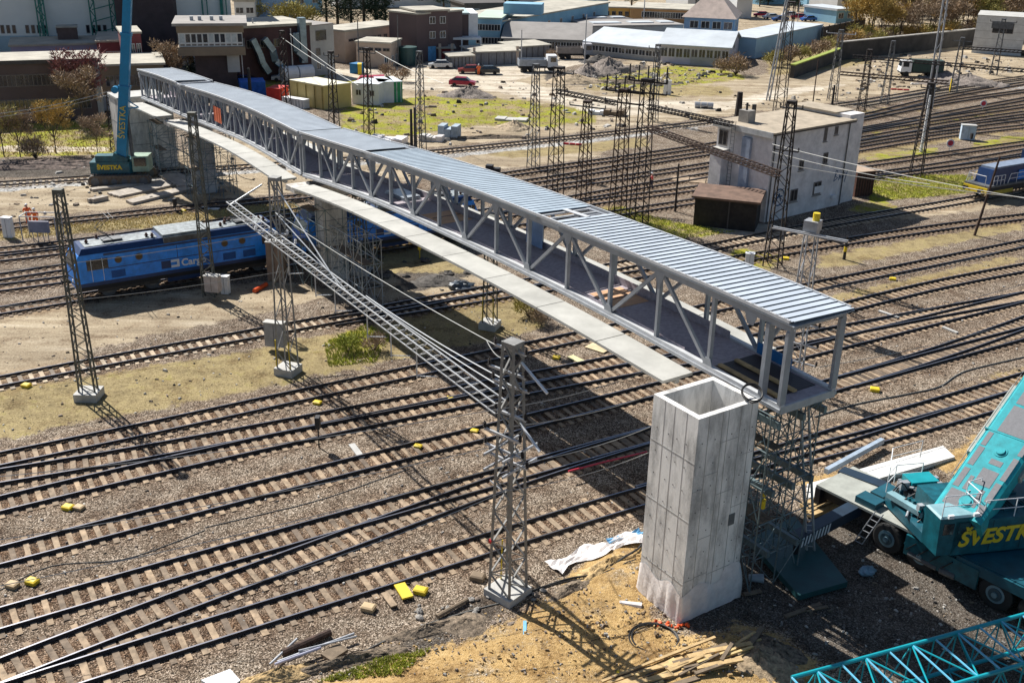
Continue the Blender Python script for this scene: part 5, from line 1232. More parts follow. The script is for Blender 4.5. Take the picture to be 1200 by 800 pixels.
# ------------------------------------------------------------------ lattice jib section lying on the ground
zt = 2.1
a0 = G(955, 786, zt); a1 = G(1172, 727, zt); c0 = G(1110, 800, zt); c1 = G(1200, 760, zt)
d = (a1-a0).normalized(); s = Vector((d.y, -d.x, 0)); wj = 2.3; Lj = 13.0
t = thing('lattice_jib', 'turquoise lattice crane jib section lying on the ground at the bottom right corner', 'crane jib', (a0.x, a0.y, 0))
a0 = a0 - d*1.0
for k, z in ((0, zt), (wj, zt), (0, .25), (wj, .25)):
    mb = MB(); p = a0+s*k; p.z = z; mb.tube(p, p+d*Lj, .085, 10); mb.build('chord', M('jib_turquoise', (.01, .3, .36), .3, 0, .05), t)
nb = 12; m_j = MATS['jib_turquoise']
for i in range(nb+1):
    p = a0+d*(Lj*i/nb)
    mb = MB(); q = p+s*wj; mb.tube(p, q, .045, 7); 
    pl, ql = p.copy(), q.copy(); pl.z = ql.z = .25
    mb.build('cross_tube', M('jib_pale_tube', (.12, .42, .6), .3, 0, .05), t)
    if i < nb:
        n_ = a0+d*(Lj*(i+1)/nb); f = i % 2
        mb = MB()
        mb.tube(p if f else q, (n_+s*wj) if f else n_, .035, 6)
        mb.tube(pl if f else ql, Vector((n_.x, n_.y, .25))+(s*wj if f else Vector((0,0,0))), .035, 6)
        for k in (0, wj):
            A_ = p+s*k; B_ = n_+s*k; 
            if f: mb.tube(A_, Vector((B_.x, B_.y, .25)), .035, 6)
            else: mb.tube(Vector((A_.x, A_.y, .25)), B_, .035, 6)
        mb.tube(p, pl, .03, 6); mb.tube(q, ql, .03, 6)
        mb.build('lacing', m_j, t)
# further detail on the mobile crane: hoses, panel seams, hatches, lamps, carrier side
m_hose = M('hydraulic_hose', (.02, .02, .022), .5); m_seam = M('panel_seam', (.003, .03, .04), .6); t = [o for o in bpy.data.objects if o.name.startswith('mobile_crane')][0]
rnd = random.Random(44)
for k in range(22):
    a = hp(rnd.uniform(.2, 1.8), rnd.uniform(1.5, 4.6), rnd.uniform(2.2, 2.7)); b = a + hx*rnd.uniform(.5, 1.6) + hy*rnd.uniform(-.6, .6); c = (a+b)/2 + Vector((0, 0, rnd.uniform(.15, .5)))
    mb = MB(); mb.path(spline([a, c, b], .15), .035, 6); mb.build('hose', m_hose, t)
for a0 in (2.6, 4.1, 5.6):
    mb = MB(); mb.hexa([hp(a0, -.008, 1.9), hp(a0+.03, -.008, 1.9), hp(a0+.03, -.001, 1.9), hp(a0, -.001, 1.9)], [hp(a0, -.008, 3.5), hp(a0+.03, -.008, 3.5), hp(a0+.03, -.001, 3.5), hp(a0, -.001, 3.5)]); mb.build('panel_seam', m_seam, t)
for a0, b0 in ((2.3, .4), (3.4, .5), (4.5, .4), (3.0, 1.7), (4.2, 1.8)):
    mb = MB(); hbox(mb, a0, b0, 3.551, a0+.7, b0+.8, 3.62); mb.build('roof_hatch', m_car, t)
    mb = MB(); 
    for q in range(4): hbox(mb, a0+.08+q*.16, b0+.1, 3.621, a0+.14+q*.16, b0+.7, 3.65)
    mb.build('hatch_grille', m_black, t)
rail_h([hp(2.1, .08, 0), hp(3.6, .08, 0), hp(5.2, .08, 0), hp(7.0, .08, 0)], 3.55, .9, 'house_rail')
mb = MB(); cbox(mb, .95, -.16, .5, 4.5, -.02, 1.5); mb.build('carrier_side_panel', m_teal, t)
for k in range(4):
    mb = MB(); mb.beam(cp(1.1+k*.6, -.17, .8), cp(1.5+k*.6, -.17, 1.3), .16, .04); mb.build('side_slot', m_black, t)
mb = MB(); mb.hexa([cp(-4.2, 0, .6), cp(-3.9, 0, .6), cp(-3.9, 3.1, .6), cp(-4.2, 3.1, .6)], [cp(-4.2, 0, 1.49), cp(-3.9, 0, 1.49), cp(-3.9, 3.1, 1.49), cp(-4.2, 3.1, 1.49)]); mb.build('front_bumper', m_black, t)
mb = MB(); cbox(mb, -2.1, .2, 1.621, -1.0, 1.0, 1.95); cbox(mb, -2.0, 1.3, 1.621, -1.3, 2.7, 1.85); mb.build('deck_box', m_car, t)
for k in range(5):
    mb = MB(); p = bpt(-.03, 1.5+k*2.2, -.02); mb.tube(p, p+dvec*2.1, .02, 5); mb.build('boom_cable', m_hose, bm_)
for b in (4.5, 9.9):
    mb = MB(); mb.hexa([bpt(-.02, b, -.02), bpt(1.02, b, -.02), bpt(1.02, b, 1.2), bpt(-.02, b, 1.2)], [bpt(-.02, b+.06, -.02), bpt(1.02, b+.06, -.02), bpt(1.02, b+.06, 1.2), bpt(-.02, b+.06, 1.2)]); mb.build('boom_collar', MATS['boom_turquoise'], bm_)
for a0 in (.3, 1.5):
    mb = MB(); mb.beam(hp(a0, -.06, 3.9), hp(a0+.25, -.06, 3.9), .12, .16); mb.build('work_lamp', m_white, t)
# ------------------------------------------------------------------ buildings
m_bglass = M('window_pane', (.03, .035, .045), .1, 0, .5, .6, spec=.8); m_bwin = M('white_window_frame', (.62, .63, .62), .6, 0, .1)
m_wdark = M('dark_window_frame', (.2, .18, .17), .6)
class Bld:
    def __init__(s, name, label, a, b, depth, h=None, top_py=None, za=0, cat='building', group=None, ta=None, tb=None):
        s.A = a if isinstance(a, Vector) else G(a[0], a[1], za); s.B = b if isinstance(b, Vector) else G(b[0], b[1], za)
        s.x = (s.B-s.A); s.x.z = 0; s.L = s.x.length; s.x.normalize(); s.y = Vector((-s.x.y, s.x.x, 0)); s.d = depth
        if ta is not None: h = height_to(s.A, ta)
        elif tb is not None: h = height_to(s.B, tb)
        if h is None: h = height_to(s.A, top_py)
        s.h = h; s.t = thing(name, label, cat, tuple(s.A), None, group)
    def P(s, x, y, z): return s.A + s.x*x + s.y*y + Vector((0, 0, z))
    def bx(s, mb, x0, y0, z0, x1, y1, z1): mb.hexa([s.P(x0,y0,z0), s.P(x1,y0,z0), s.P(x1,y1,z0), s.P(x0,y1,z0)], [s.P(x0,y0,z1), s.P(x1,y0,z1), s.P(x1,y1,z1), s.P(x0,y1,z1)])
    def part(s, name, mat, *boxes, parent=None):
        mb = MB()
        for b in boxes: s.bx(mb, *b)
        return mb.build(name, mat, parent or s.t)
    def wall(s, mat): s.w = s.part('wall', mat, (0, 0, -.3, s.L, s.d, s.h)); return s
    def flat(s, mat, o=.35, th=.35): s.r = s.part('roof', mat, (-o, -o, s.h, s.L+o, s.d+o, s.h+th)); return s
    def gable(s, mat, rise, o=.5, along=True):
        mb = MB(); h = s.h; L, d = s.L, s.d
        if along:
            for z, th in ((0, .25),):
                a = [s.P(-o,-o,h-.1), s.P(L+o,-o,h-.1), s.P(L+o,d/2,h+rise), s.P(-o,d/2,h+rise)]; b = [s.P(-o,d+o,h-.1), s.P(L+o,d+o,h-.1), s.P(L+o,d/2,h+rise), s.P(-o,d/2,h+rise)]
                u = Vector((0,0,.22)); mb.hexa(a, [p+u for p in a]); mb.hexa(b, [p+u for p in b])
            w = MB(); w.add([s.P(0,0,h), s.P(0,d,h), s.P(0,d/2,h+rise-.05)], [(0,1,2)]); w.add([s.P(L,0,h), s.P(L,d,h), s.P(L,d/2,h+rise-.05)], [(0,1,2)]); w.build('gable', s.w.data.materials[0], s.t)
        s.r = mb.build('roof', mat, s.t); return s
    def hip(s, mat, rise, o=.6):
        mb = MB(); L, d, h = s.L, s.d, s.h; c = [s.P(-o,-o,h), s.P(L+o,-o,h), s.P(L+o,d+o,h), s.P(-o,d+o,h)]; k = min(L, d)/2
        r = [s.P(L/2, d/2, h+rise)]
        mb.add(c+r, [(0,1,4),(1,2,4),(2,3,4),(3,0,4),(3,2,1,0)]); s.r = mb.build('roof', mat, s.t); return s
    def mono(s, mat, rise, o=.4):
        mb = MB(); L, d, h = s.L, s.d, s.h; a = [s.P(-o,-o,h), s.P(L+o,-o,h), s.P(L+o,d+o,h+rise), s.P(-o,d+o,h+rise)]; mb.hexa(a, [p+Vector((0,0,.2)) for p in a]); s.r = mb.build('roof', mat, s.t); return s
    def win(s, x, z, w, h, side='f', fm=None, pm=None, bars=1, name='window'):
        def Q(u, o, v):
            if side == 'f': return s.P(u, -o, v)
            if side == 'r': return s.P(s.L+o, u, v)
            return s.P(-o, u, v)
        def b(mb, u0, o0, v0, u1, o1, v1): mb.hexa([Q(u0,o0,v0), Q(u1,o0,v0), Q(u1,o1,v0), Q(u0,o1,v0)], [Q(u0,o0,v1), Q(u1,o0,v1), Q(u1,o1,v1), Q(u0,o1,v1)])
        mb = MB(); f = .09; x0, x1, z0, z1 = x-w/2, x+w/2, z-h/2, z+h/2
        b(mb, x0, -.02, z0, x1, .07, z0+f); b(mb, x0, -.02, z1-f, x1, .07, z1); b(mb, x0, -.02, z0+f, x0+f, .069, z1-f); b(mb, x1-f, -.02, z0+f, x1, .069, z1-f)
        for k in range(bars): u = x0+w*(k+1)/(bars+1); b(mb, u-.04, -.02, z0+f, u+.04, .068, z1-f)
        o = mb.build(name, fm or m_bwin, s.t); mb = MB(); b(mb, x0+f, .0, z0+f, x1-f, .02, z1-f); mb.build('pane', pm or m_bglass, o)
    def wins(s, n, z, w, h, x0=None, x1=None, side='f', **k):
        L = s.L if side == 'f' else s.d; x0 = 0 if x0 is None else x0; x1 = L if x1 is None else x1
        for i in range(n): s.win(x0+(x1-x0)*(i+.5)/n, z, w, h, side, **k)
def wallmat(n, c, var=.12, sc=.4): return M(n, c, .88, 0, var, sc)
wm_brown = wallmat('brown_render', (.13, .095, .088)); wm_hang = wallmat('hangar_cladding', (.85, .85, .78), .03); wm_brick = wallmat('dark_brick', (.085, .062, .062), .2); wm_red = wallmat('red_brick', (.2, .055, .06))
wm_tan = wallmat('tan_render', (.26, .2, .14)); wm_cream = wallmat('cream_render', (.5, .4, .32)); wm_blue = wallmat('blue_cladding', (.22, .42, .56), .08); wm_white = wallmat('white_render', (.62, .63, .62), .06)
wm_grey = wallmat('grey_render', (.42, .42, .4)); wm_violet = wallmat('lilac_render', (.3, .28, .4), .06); wm_ochre = wallmat('ochre_render', (.6, .36, .1)); wm_conc = wallmat('raw_concrete_wall', (.6, .6, .58), .12, 1.0)
rf_light = M('pale_bitumen_roof', (.43, .4, .33), .9, 0, .22, .3); rf_grey = M('grey_roof', (.3, .28, .26), .9, 0, .15, .25); rf_white = M('white_sheet_roof', (.5, .54, .57), .6, 0, .1, .3); rf_dark = M('dark_parapet', (.09, .08, .075), .9)
rf_tile = M('old_pink_tiles', (.5, .4, .34), .85, 0, .15, .8); rf_red = M('red_tiles', (.5, .11, .06), .8, 0, .1, .8)
# office block on the left
b = Bld('office_building', 'long dark brown two storey office building with rows of square windows at the left', (-70, 147), (123, 138), 8, tb=69).wall(wm_brown); b.flat(rf_light, .3, .1)
b.part('parapet', rf_dark, (-.35, -.36, b.h-.4, b.L+.35, -.301, b.h+.12)); b.part('end_pilaster', wm_grey, (b.L-.7, -.12, 0, b.L+.05, -.001, b.h-.5))
print('H office', b.h)
for z in (b.h*.68, b.h*.27): b.wins(17, z, 1.1, 1.5, 1, b.L-1.5, fm=m_wdark)
# violet low hall with roof box
b = Bld('flat_roofed_hall', 'low lilac hall with a flat pale roof behind the brown office building', (18, 92), (128, 88), 10, tb=52).wall(wm_violet); b.flat(rf_light, .3, .3)
b.part('roof_box', M('brown_roof_box', (.12, .08, .07)), (b.L*.5, 5, b.h+.3, b.L*.72, 8, b.h+2.2)); b.part('box_lid', rf_light, (b.L*.49, 4.8, b.h+2.201, b.L*.73, 8.2, b.h+2.4))
for k in range(4): b.win(b.L*(.76+.05*k), 1.6, .9, 1.2)
b = Bld('brick_annex', 'red brick annex behind the crane boom', (119, 96), (152, 95), 12, ta=50).wall(wm_red); b.flat(rf_light, .2, .3); b.win(b.L*.55, 3.2, 2.2, 3.0, fm=m_bwin, pm=M('pink_door', (.5, .3, .25)))
# hangars
m_green = M('green_lattice', (.03, .22, .17), .5)
b = Bld('hangar', 'huge pale hangar wall with green lattice pylons in the top left corner', (-120, 74), (144, 72), 40, h=34).wall(wm_hang)
b.part('plinth', wallmat('hangar_plinth', (.4, .52, .56)), (-.05, -.08, 0, b.L+.02, -.001, 4.5))
for k in range(7):
    for j in range(4): b.win(b.L*.05+k*b.L*.135+j*.95, 5.6, .6, 1.4, fm=m_wdark, bars=0)
for x, w in ((b.L*.66, .5), (b.L*.895, 3.4)):
    for q in (0, w): 
        mb = MB(); n = 24
        for i in range(n): mb.beam(b.P(x+q+(.35 if i % 2 else -.35), -1.2, 4+i*1.25), b.P(x+q+(-.35 if i % 2 else .35), -1.2, 4+(i+1)*1.25), .14)
        mb.beam(b.P(x+q-.4, -1.2, 0), b.P(x+q-.4, -1.2, 34), .18); mb.beam(b.P(x+q+.4, -1.2, 0), b.P(x+q+.4, -1.2, 34), .18); mb.build('pylon', m_green, b.t)
    if w > 1:
        mb = MB()
        for i in range(16): mb.beam(b.P(x, -1.2, 3+i*2), b.P(x+w, -1.2, 3.9+i*2), .16)
        mb.build('pylon_struts', m_green, b.t)
b = Bld('brick_tower_block', 'dark brown brick block with white windows between the two hangars', (143, 78), (210, 79), 18, h=30).wall(wm_brick)
for z in (13.5, 17.5, 21.5, 25.5): b.wins(4, z, 1.9, 1.8, .6, b.L-.5)
b = Bld('hangar', 'smaller pale hangar wall right of the dark brick block', (211, 77), (276, 75), 30, h=26).wall(wm_hang)
for x in (.49, .83):
    mb = MB(); mb.beam(b.P(b.L*x, -.4, 0), b.P(b.L*x, -.4, 26), .45 if x > .6 else .2); mb.beam(b.P(b.L*x+.8, -.4, 0), b.P(b.L*x+.8, -.4, 26), .15); mb.build('pylon', m_green, b.t)
# signal control tower : brick base, wide glazed storey
b = Bld('control_tower', 'railway control tower with a brown brick base and a wide white framed glazed upper storey', (232, 110), (279, 109), 9, h=5.8).wall(wm_brick)
ax, ay = b.x.copy(), b.y.copy()
u0, u1, v0, v1, zb = -2.2, b.L+1.6, -1.6, 9, 5.8
b.part('balcony', wm_tan, (u0, v0, zb, u1, v1, zb+1.25)); b.part('upper_wall', m_wdark, (u0+.3, v0+.3, zb+1.251, u1-.3, v1-.3, zb+3.3)); b.part('fascia', wm_tan, (u0+.05, v0+.05, zb+3.301, u1-.05, v1-.05, zb+4.3))
b.part('roof', rf_grey, (u0-.5, v0-.5, zb+4.301, u1+.5, v1+.5, zb+4.7)); b.part('corner_block', wm_grey, (b.L-1.2, -.7, 3.2, b.L+.6, -.01, 5.79)); b.part('post', m_steel, (b.L+.9, -.4, 0, b.L+1.05, -.25, 5.79))
n = 11
for i in range(n):
    x0 = u0+.3+(u1-u0-.6)*i/n; w = (u1-u0-.6)/n
    fo = b.part('window', m_bwin, (x0, v0+.2, zb+1.3, x0+.13, v0+.29, zb+3.3), (x0+w-.08, v0+.2, zb+1.3, x0+w-.001, v0+.29, zb+3.3), (x0+.13, v0+.2, zb+3.1, x0+w-.08, v0+.289, zb+3.3), (x0+.13, v0+.2, zb+1.3, x0+w-.08, v0+.289, zb+1.42), (x0+.13, v0+.2, zb+1.68, x0+w-.08, v0+.289, zb+1.9))
    b.part('pane', M('pale_blind', (.5, .55, .56)) if i in (0, 5, 8, 9) else m_bglass, (x0+.13, v0+.22, zb+1.9, x0+w-.08, v0+.25, zb+3.1), parent=fo)
for i in range(12):
    y0 = v0+.3+(v1-v0-.6)*i/12; w = (v1-v0-.6)/12
    fo = b.part('window', m_bwin, (u0+.2, y0, zb+1.3, u0+.29, y0+.13, zb+3.3), (u0+.2, y0+.13, zb+3.1, u0+.289, y0+w, zb+3.3), (u0+.2, y0+.13, zb+1.3, u0+.289, y0+w, zb+1.9))
    b.part('pane', m_bglass, (u0+.22, y0+.13, zb+1.9, u0+.25, y0+w, zb+3.1), parent=fo)
for x in (.2, .32, .5, .64): b.part('vent', m_steel, (u0+(u1-u0)*x, 2, zb+4.701, u0+(u1-u0)*x+.5, 2.8, zb+5.3))
b = Bld('long_roofed_wing', 'low brown wing with a pale flat roof left of the control tower', (122, 122), (196, 119), 11, ta=78).wall(wallmat('tan_dark', (.2, .16, .11))); b.flat(rf_light, .3, .3); b.wins(6, b.h*.6, 1.2, 1.5, .5, b.L, fm=m_wdark)
b = Bld('red_brick_house', 'red brick wing with tall white windows behind the crane boom', (150, 104), (172, 103), 8, ta=40).wall(wm_red); b.flat(rf_light, .2, .3); b.wins(3, b.h*.7, .7, 2.0); b.wins(3, b.h*.28, .7, 1.4)
# brick works with ducts
b = Bld('brick_works', 'dark red brick works with big grey ventilation ducts right of the control tower', (281, 97), (366, 90), 11, ta=34).wall(wallmat('maroon_brick', (.085, .045, .045), .2)); b.flat(rf_light, .3, .4)
m_duct = M('zinc_duct', (.24, .33, .38), .4, .4, .2, 1)
for pts in ([(2.2,6.8),(3.2,4.5),(3.6,3),(4.6,1.4)], [(4.2,6.8),(5.6,4.8),(5.9,3.2),(7.2,2)], [(9.8,7.4),(9.8,4.5),(11.2,3.2)]):
    mb = MB()
    for p, q in zip(pts[:-1], pts[1:]): mb.beam(b.P(p[0], -1.2, p[1]), b.P(q[0], -1.2, q[1]), .95, .9)
    mb.build('duct', m_duct, b.t)
b.part('duct', m_duct, (10.6, -1.1, 2.5, 11.7, .0, b.h+1.3)); b.wins(3, b.h*.7, 1.1, 1.3, 1, 8, fm=m_wdark)
for x0 in (6.0, 8.8):
    mb = MB(); mb.tube(b.P(x0, -3, 1.3), b.P(x0+2.6, -3, 1.3), 1.2, 14)
    tag(mb.build('white_tank', m_white, None, tuple(b.P(x0, -3, 0))), 'white storage tank at the brick works wall, %s' % ('left one' if x0 < 7 else 'right one'), 'tank')
b = Bld('grey_house', 'grey rendered block with a dark upper opening between brick works and cream building', (366, 90), (393, 86), 7, ta=31).wall(wm_grey); b.flat(rf_grey, .05, .15); b.win(b.L*.45, b.h*.8, 2.4, 1.7, fm=m_wdark, bars=0); b.win(b.L*.3, b.h*.48, 1.0, 1.2, fm=m_wdark); b.win(b.L*.3, 1.6, 1.1, 1.3)
# cream buildings
b = Bld('long_cream_building', 'long beige flat roofed building with a strip of small windows behind the cream annex', (405, 74), (476, 63), 7, ta=38).wall(wm_cream); b.flat(rf_light, .2, .35); b.wins(5, b.h*.7, 1.0, .9, b.L*.5, b.L, fm=m_wdark); b.wins(6, b.h*.72, 1.2, .5, 1, b.L*.5, fm=m_wdark)
b = Bld('cream_annex', 'smaller cream flat roofed annex with a row of low dark windows', (418, 78), (458, 80), 6.5, ta=50).wall(wm_cream); b.flat(rf_light, .2, .3); b.wins(4, b.h*.75, 1.3, .6, .3, b.L, fm=m_wdark); b.win(b.L*.88, 1.3, .8, 1.2)
for u in (1.2, 3.4, 5.2): b.win(u, 1.3, 1.2, 1.5, side='r')
mb = MB(); c = G(478, 76, 0); mb.tube(c, c+Vector((0, 0, 3.2)), 1.7, 18); t = tag(mb.build('round_tank', M('dark_green_tank', (.02, .07, .07), .5), None, tuple(c)), 'dark green round tank beside the cream annex', 'tank')
# brown three storey building
b = Bld('brown_apartment_house', 'brown three storey flat roofed building with white windows', (489, 73), (525, 71), 7, ta=14).wall(wallmat('chocolate_render', (.12, .085, .085), .06)); b.flat(rf_light, .3, .3)
print('H brown', b.h)
for z in (b.h*.82, b.h*.53): b.wins(3, z, 1.2, 1.3)
b.win(1, 2.2, 1.2, 1.3); b.win(3.0, 1.4, 1.6, 2.6, fm=M('blue_door', (.12, .35, .6)), pm=M('blue_door', (.12, .35, .6))); b.win(5.2, 1.6, 1.4, 1.2)
b.win(3.5, b.h*.82, 1.1, 1.2, side='l')
b2 = Bld('brown_side_wing', 'windowless brown side wing left of the three storey building', (457, 69), (489, 74), 12, ta=14).wall(MATS['chocolate_render']); b2.flat(rf_light, .2, .3)
b = Bld('white_ended_block', 'brown block with a white gable end and an open porch', (526, 66), (549, 66), 10, ta=17).wall(MATS['chocolate_render']); b.flat(M('mint_roof', (.4, .5, .5)), .2, .3); b.part('white_gable', m_white, (b.L+.001, -.1, 3.5, b.L+1.8, 10, b.h+.2)); b.part('porch', m_white, (0, -3, 3.4, b.L+2.2, -.01, 3.8), (0, -3, 0, .3, -2.7, 3.4), (b.L*.55, -3, 0, b.L*.55+.3, -2.7, 3.4), (b.L+1.9, -3, 0, b.L+2.2, -2.7, 3.4))
# blue works
b = Bld('blue_works', 'two storey blue clad works with a long side wing and a pale green roof', (558, 57), (586, 58), 16, ta=22).wall(wm_blue); b.flat(M('pale_green_roof', (.42, .5, .42), .8, 0, .1, .3), .3, .3)
print('H blue', b.h)
for z in (b.h*.72, b.h*.28): b.wins(4, z, 1.3, 1.3)
b.part('roof_house', wm_blue, (b.L*.9, 8, b.h+.301, b.L*.9+8, 13, b.h+2.4))
b = Bld('blue_long_hall', 'long blue hall running back to the orange building', (586, 56), (712, 29), 14, ta=26).wall(wm_blue); b.flat(rf_light, .3, .3); b.wins(5, b.h*.6, 1.2, 1.2, b.L*.35, b.L*.9)
# sheds
m_plank = M('grey_planks', (.24, .24, .25), .85, 0, .25, 3, streak=(3, 3, .3))
for lab, a, c, d, h, wm, rf in [('long weathered plank shed with a pale roof', (554, 77), (608, 75), 6, 62, m_plank, rf_light), ('small low grey shed left of the plank shed', (528, 80), (554, 79), 3, 67, m_plank, rf_light), ('dark red garage with an open front', (514, 72), (532, 72), 9, 57, wallmat('garage_red', (.2, .03, .03)), rf_light), ('small grey shed left of the street pole', (603, 69), (643, 66), 5, 56, m_plank, rf_light)]:
    b = Bld('shed', lab, a, c, d, ta=h, cat='shed').wall(wm); h = b.h; b.mono(rf, .3)
    if 'plank' in lab or 'small grey' in lab:
        for k in range(6): b.part('door_post', rf_dark, (b.L*(k+.02)/6, -.05, 0, b.L*(k+.02)/6+.12, -.001, h-.1))
    if 'red' in lab: b.part('door_frame', wm_cream, (0, -.1, 0, .5, -.001, 3.2), (b.L-.6, -.1, 0, b.L-.1, -.001, 3.2))
# grey roofed and white roofed halls
b = Bld('grey_roofed_hall', 'long hall with a grey brown pitched roof left of the white roofed hall', (590, 60), (690, 63), 16, ta=45).wall(wm_grey); b.gable(rf_grey, 2.3); b.wins(15, b.h*.55, 1.3, 1.5)
b = Bld('white_roofed_hall', 'long hall with a bright white pitched roof and a row of dark windows', (686, 64), (772, 73), 16, ta=49).wall(wm_grey); b.gable(rf_white, 2.0); b.wins(11, b.h*.58, 1.4, min(1.8, b.h*.45))
b = Bld('white_hall_end', 'white walled end section of the white roofed hall', (773, 74), (853, 79), 16, ta=52).wall(M('pinkish_white_wall', (.6, .57, .62), .85, 0, .05)); b.gable(rf_white, 2.0); b.wins(9, b.h*.6, 1.3, 1.7); b.part('plinth', wm_grey, (b.L*.45, -.12, 0, b.L, -.001, 1.5)); b.win(7.5, b.h*.85, 1.8, 1.0, side='r')
for lab, a, c, d, h, m in [('low workshop roofs with patchy light sheets behind the white roofed hall', (690, 45), (800, 43), 12, 2.4, rf_grey), ('dark low roof strip behind the patchy workshop', (640, 38), (740, 36), 8, 2.4, rf_dark)]:
    b = Bld('workshop', lab, a, c, d, h=h).wall(wm_grey); b.flat(m, .2, .3)
    for x, w in ((.1, .3), (.5, .25), (.82, .15)): b.part('skylight', rf_white, (b.L*x, d*.3, h+.301, b.L*(x+w), d*.55, h+.5))
b = Bld('ochre_building', 'orange rendered long building below the top edge, left part', (700, 24), (738, 25), 16, ta=9).wall(wm_ochre); b.flat(rf_light, .3, .3); b.wins(5, b.h*.55, 1, 1.2, fm=m_wdark)
b = Bld('ochre_brown_building', 'brownish orange long building right of the thin pole at the top', (738, 26), (806, 29), 16, ta=10).wall(wallmat('ochre_brown', (.42, .25, .12))); b.flat(rf_light, .3, .3); b.wins(9, b.h*.6, 1.4, 1.5, b.L*.2, b.L)
b = Bld('blue_house', 'blue rendered house with a pale pyramid roof', (800, 47), (858, 50), 14, ta=20).wall(wallmat('sky_blue_render', (.22, .36, .55))); b.hip(rf_tile, 6.2); b.wins(4, b.h*.7, 1.9, 1.6, 1, b.L, bars=1)
for u in (3, 7, 11): b.win(u, b.h*.7, 1.4, 1.6, side='r')
b = Bld('small_white_house', 'small white gabled house behind the blue house roof', (862, 22), (880, 22), 8, h=5).wall(wm_white); b.gable(rf_white, 3)
b = Bld('blue_wall_hall', 'long pale blue windowless hall wall leading away right of the blue house', (884, 69), (962, 50), 8, ta=46).wall(wallmat('pale_blue_wall', (.32, .5, .64), .06)); b.flat(rf_white, .1, .2)
b = Bld('board_fence', 'dark board fence continuing the blue hall wall', (962, 52), (1012, 40), .3, h=3.6, cat='fence').wall(rf_dark)
for k in range(8): b.part('fence_post', m_steel_d, (b.L*k/8, -.15, 0, b.L*k/8+.2, -.001, 3.9))
# concrete building at the right and retaining wall
b = Bld('concrete_building', 'bare light concrete building with one dark wide window at the right edge', (1138, 62), (1196, 66), 12, top_py=18).wall(wm_conc); b.flat(m_conc, .05, .1); b.win(b.L*.55, b.h*.7, b.L*.42, b.h*.28, fm=m_wdark, pm=m_black, bars=2)
b.part('seams', M('seam_line', (.14, .13, .12)), *[(0, -.02, b.h*f, b.L, -.001, b.h*f+.06) for f in (.2, .4, .6, .8)])
b = Bld('concrete_building', 'second concrete building cut by the right edge behind the concrete building', (1201, 66), (1260, 70), 12, h=7).wall(wm_conc); b.flat(m_conc, .05, .1)
b = Bld('retaining_wall', 'dark retaining wall curving below the bare trees at the upper right', (985, 71), (1142, 53), .8, h=3.4, cat='wall').wall(wallmat('shaded_dark_stone', (.06, .055, .05), .3)); b.part('wall_cap', m_conc_d, (0, -.1, 3.401, b.L, .9, 3.6))  # stone coloured near black, the wall's shadow put into its tone
b = Bld('retaining_wall', 'low dark embankment wall in front of the blue hall', (930, 92), (985, 71), .8, h=2.2, cat='wall').wall(MATS['shaded_dark_stone']); b.part('wall_cap', M('mossy_cap', (.28, .33, .05)), (0, -.1, 2.201, b.L, .9, 2.4))
# rows of far buildings along the top edge
plant_later = []
FARB = [('long_low_building', 'far pale blue hall above the car lot, left of the thin mast', (890, 6), (925, 5), 5, wm_blue, rf_white), ('long_low_building', 'far white hall above the car lot, right of the thin mast', (955, 4), (1000, 3), 5, wm_white, rf_grey), ('long_low_building', 'far grey hall hidden behind the conifer tops', (880, -6), (960, -8), 6, wm_grey, rf_dark), ('long_low_building', 'white low building just right of the small hangar at the top', (276, 28), (300, 28), 5, wm_white, rf_light), ('long_low_building', 'pale blue tall wall at the top beside the white low building', (300, 22), (345, 20), 9, wallmat('far_blue', (.3, .45, .65)), rf_white),
        ('long_low_building', 'bright blue factory roof at the top left of the conifers', (345, 16), (378, 14), 5, wm_blue, M('far_blue_roof', (.08, .3, .6))), ('long_low_building', 'far pale building behind the conifers', (395, 10), (560, 8), 4, wm_white, rf_grey),
        ('long_low_building', 'far blue roofed building right of the conifers', (540, 14), (580, 14), 4.5, wm_blue, M('far_blue_roof', (.08, .3, .6))), ('long_low_building', 'dark noise barrier below the far blue roof', (545, 26), (595, 25), 4, rf_dark, rf_dark),
        ('red_roofed_house', 'small house with a red roof and blue wall at the top', (688, 16), (712, 16), 4, wm_blue, rf_red), ('long_low_building', 'white hall behind the ochre buildings', (805, 18), (850, 17), 6, wm_white, rf_white),
        ('long_low_building', 'far dark blue building at the top centre', (945, 8), (985, 8), 5, wm_blue, rf_grey), ('long_low_building', 'white container like building at the top near the bare trees', (980, 14), (1010, 13), 5, wm_white, rf_white),
        ('long_low_building', 'low green roofed kiosk left of the bare trees', (979, 28), (1000, 27), 3.2, wm_blue, rf_white), ('long_low_building', 'far grey white building above the lilac cars', (600, 6), (690, 5), 4, wm_white, rf_grey)]
for nm, lab, a, c, h, wm, rf in FARB:
    b = Bld(nm, lab, a, c, 12, h=h).wall(wm)
    if 'red' in nm: b.gable(rf, 2.5)
    else: b.flat(rf, .3, .5)
    b.wins(max(2, int(b.L/6)), h*.6, 1.8, 1.4)
for i in range(16): plant_later.append((880+i*8+ (i % 3)*2, 1+ (i*7 % 9)))

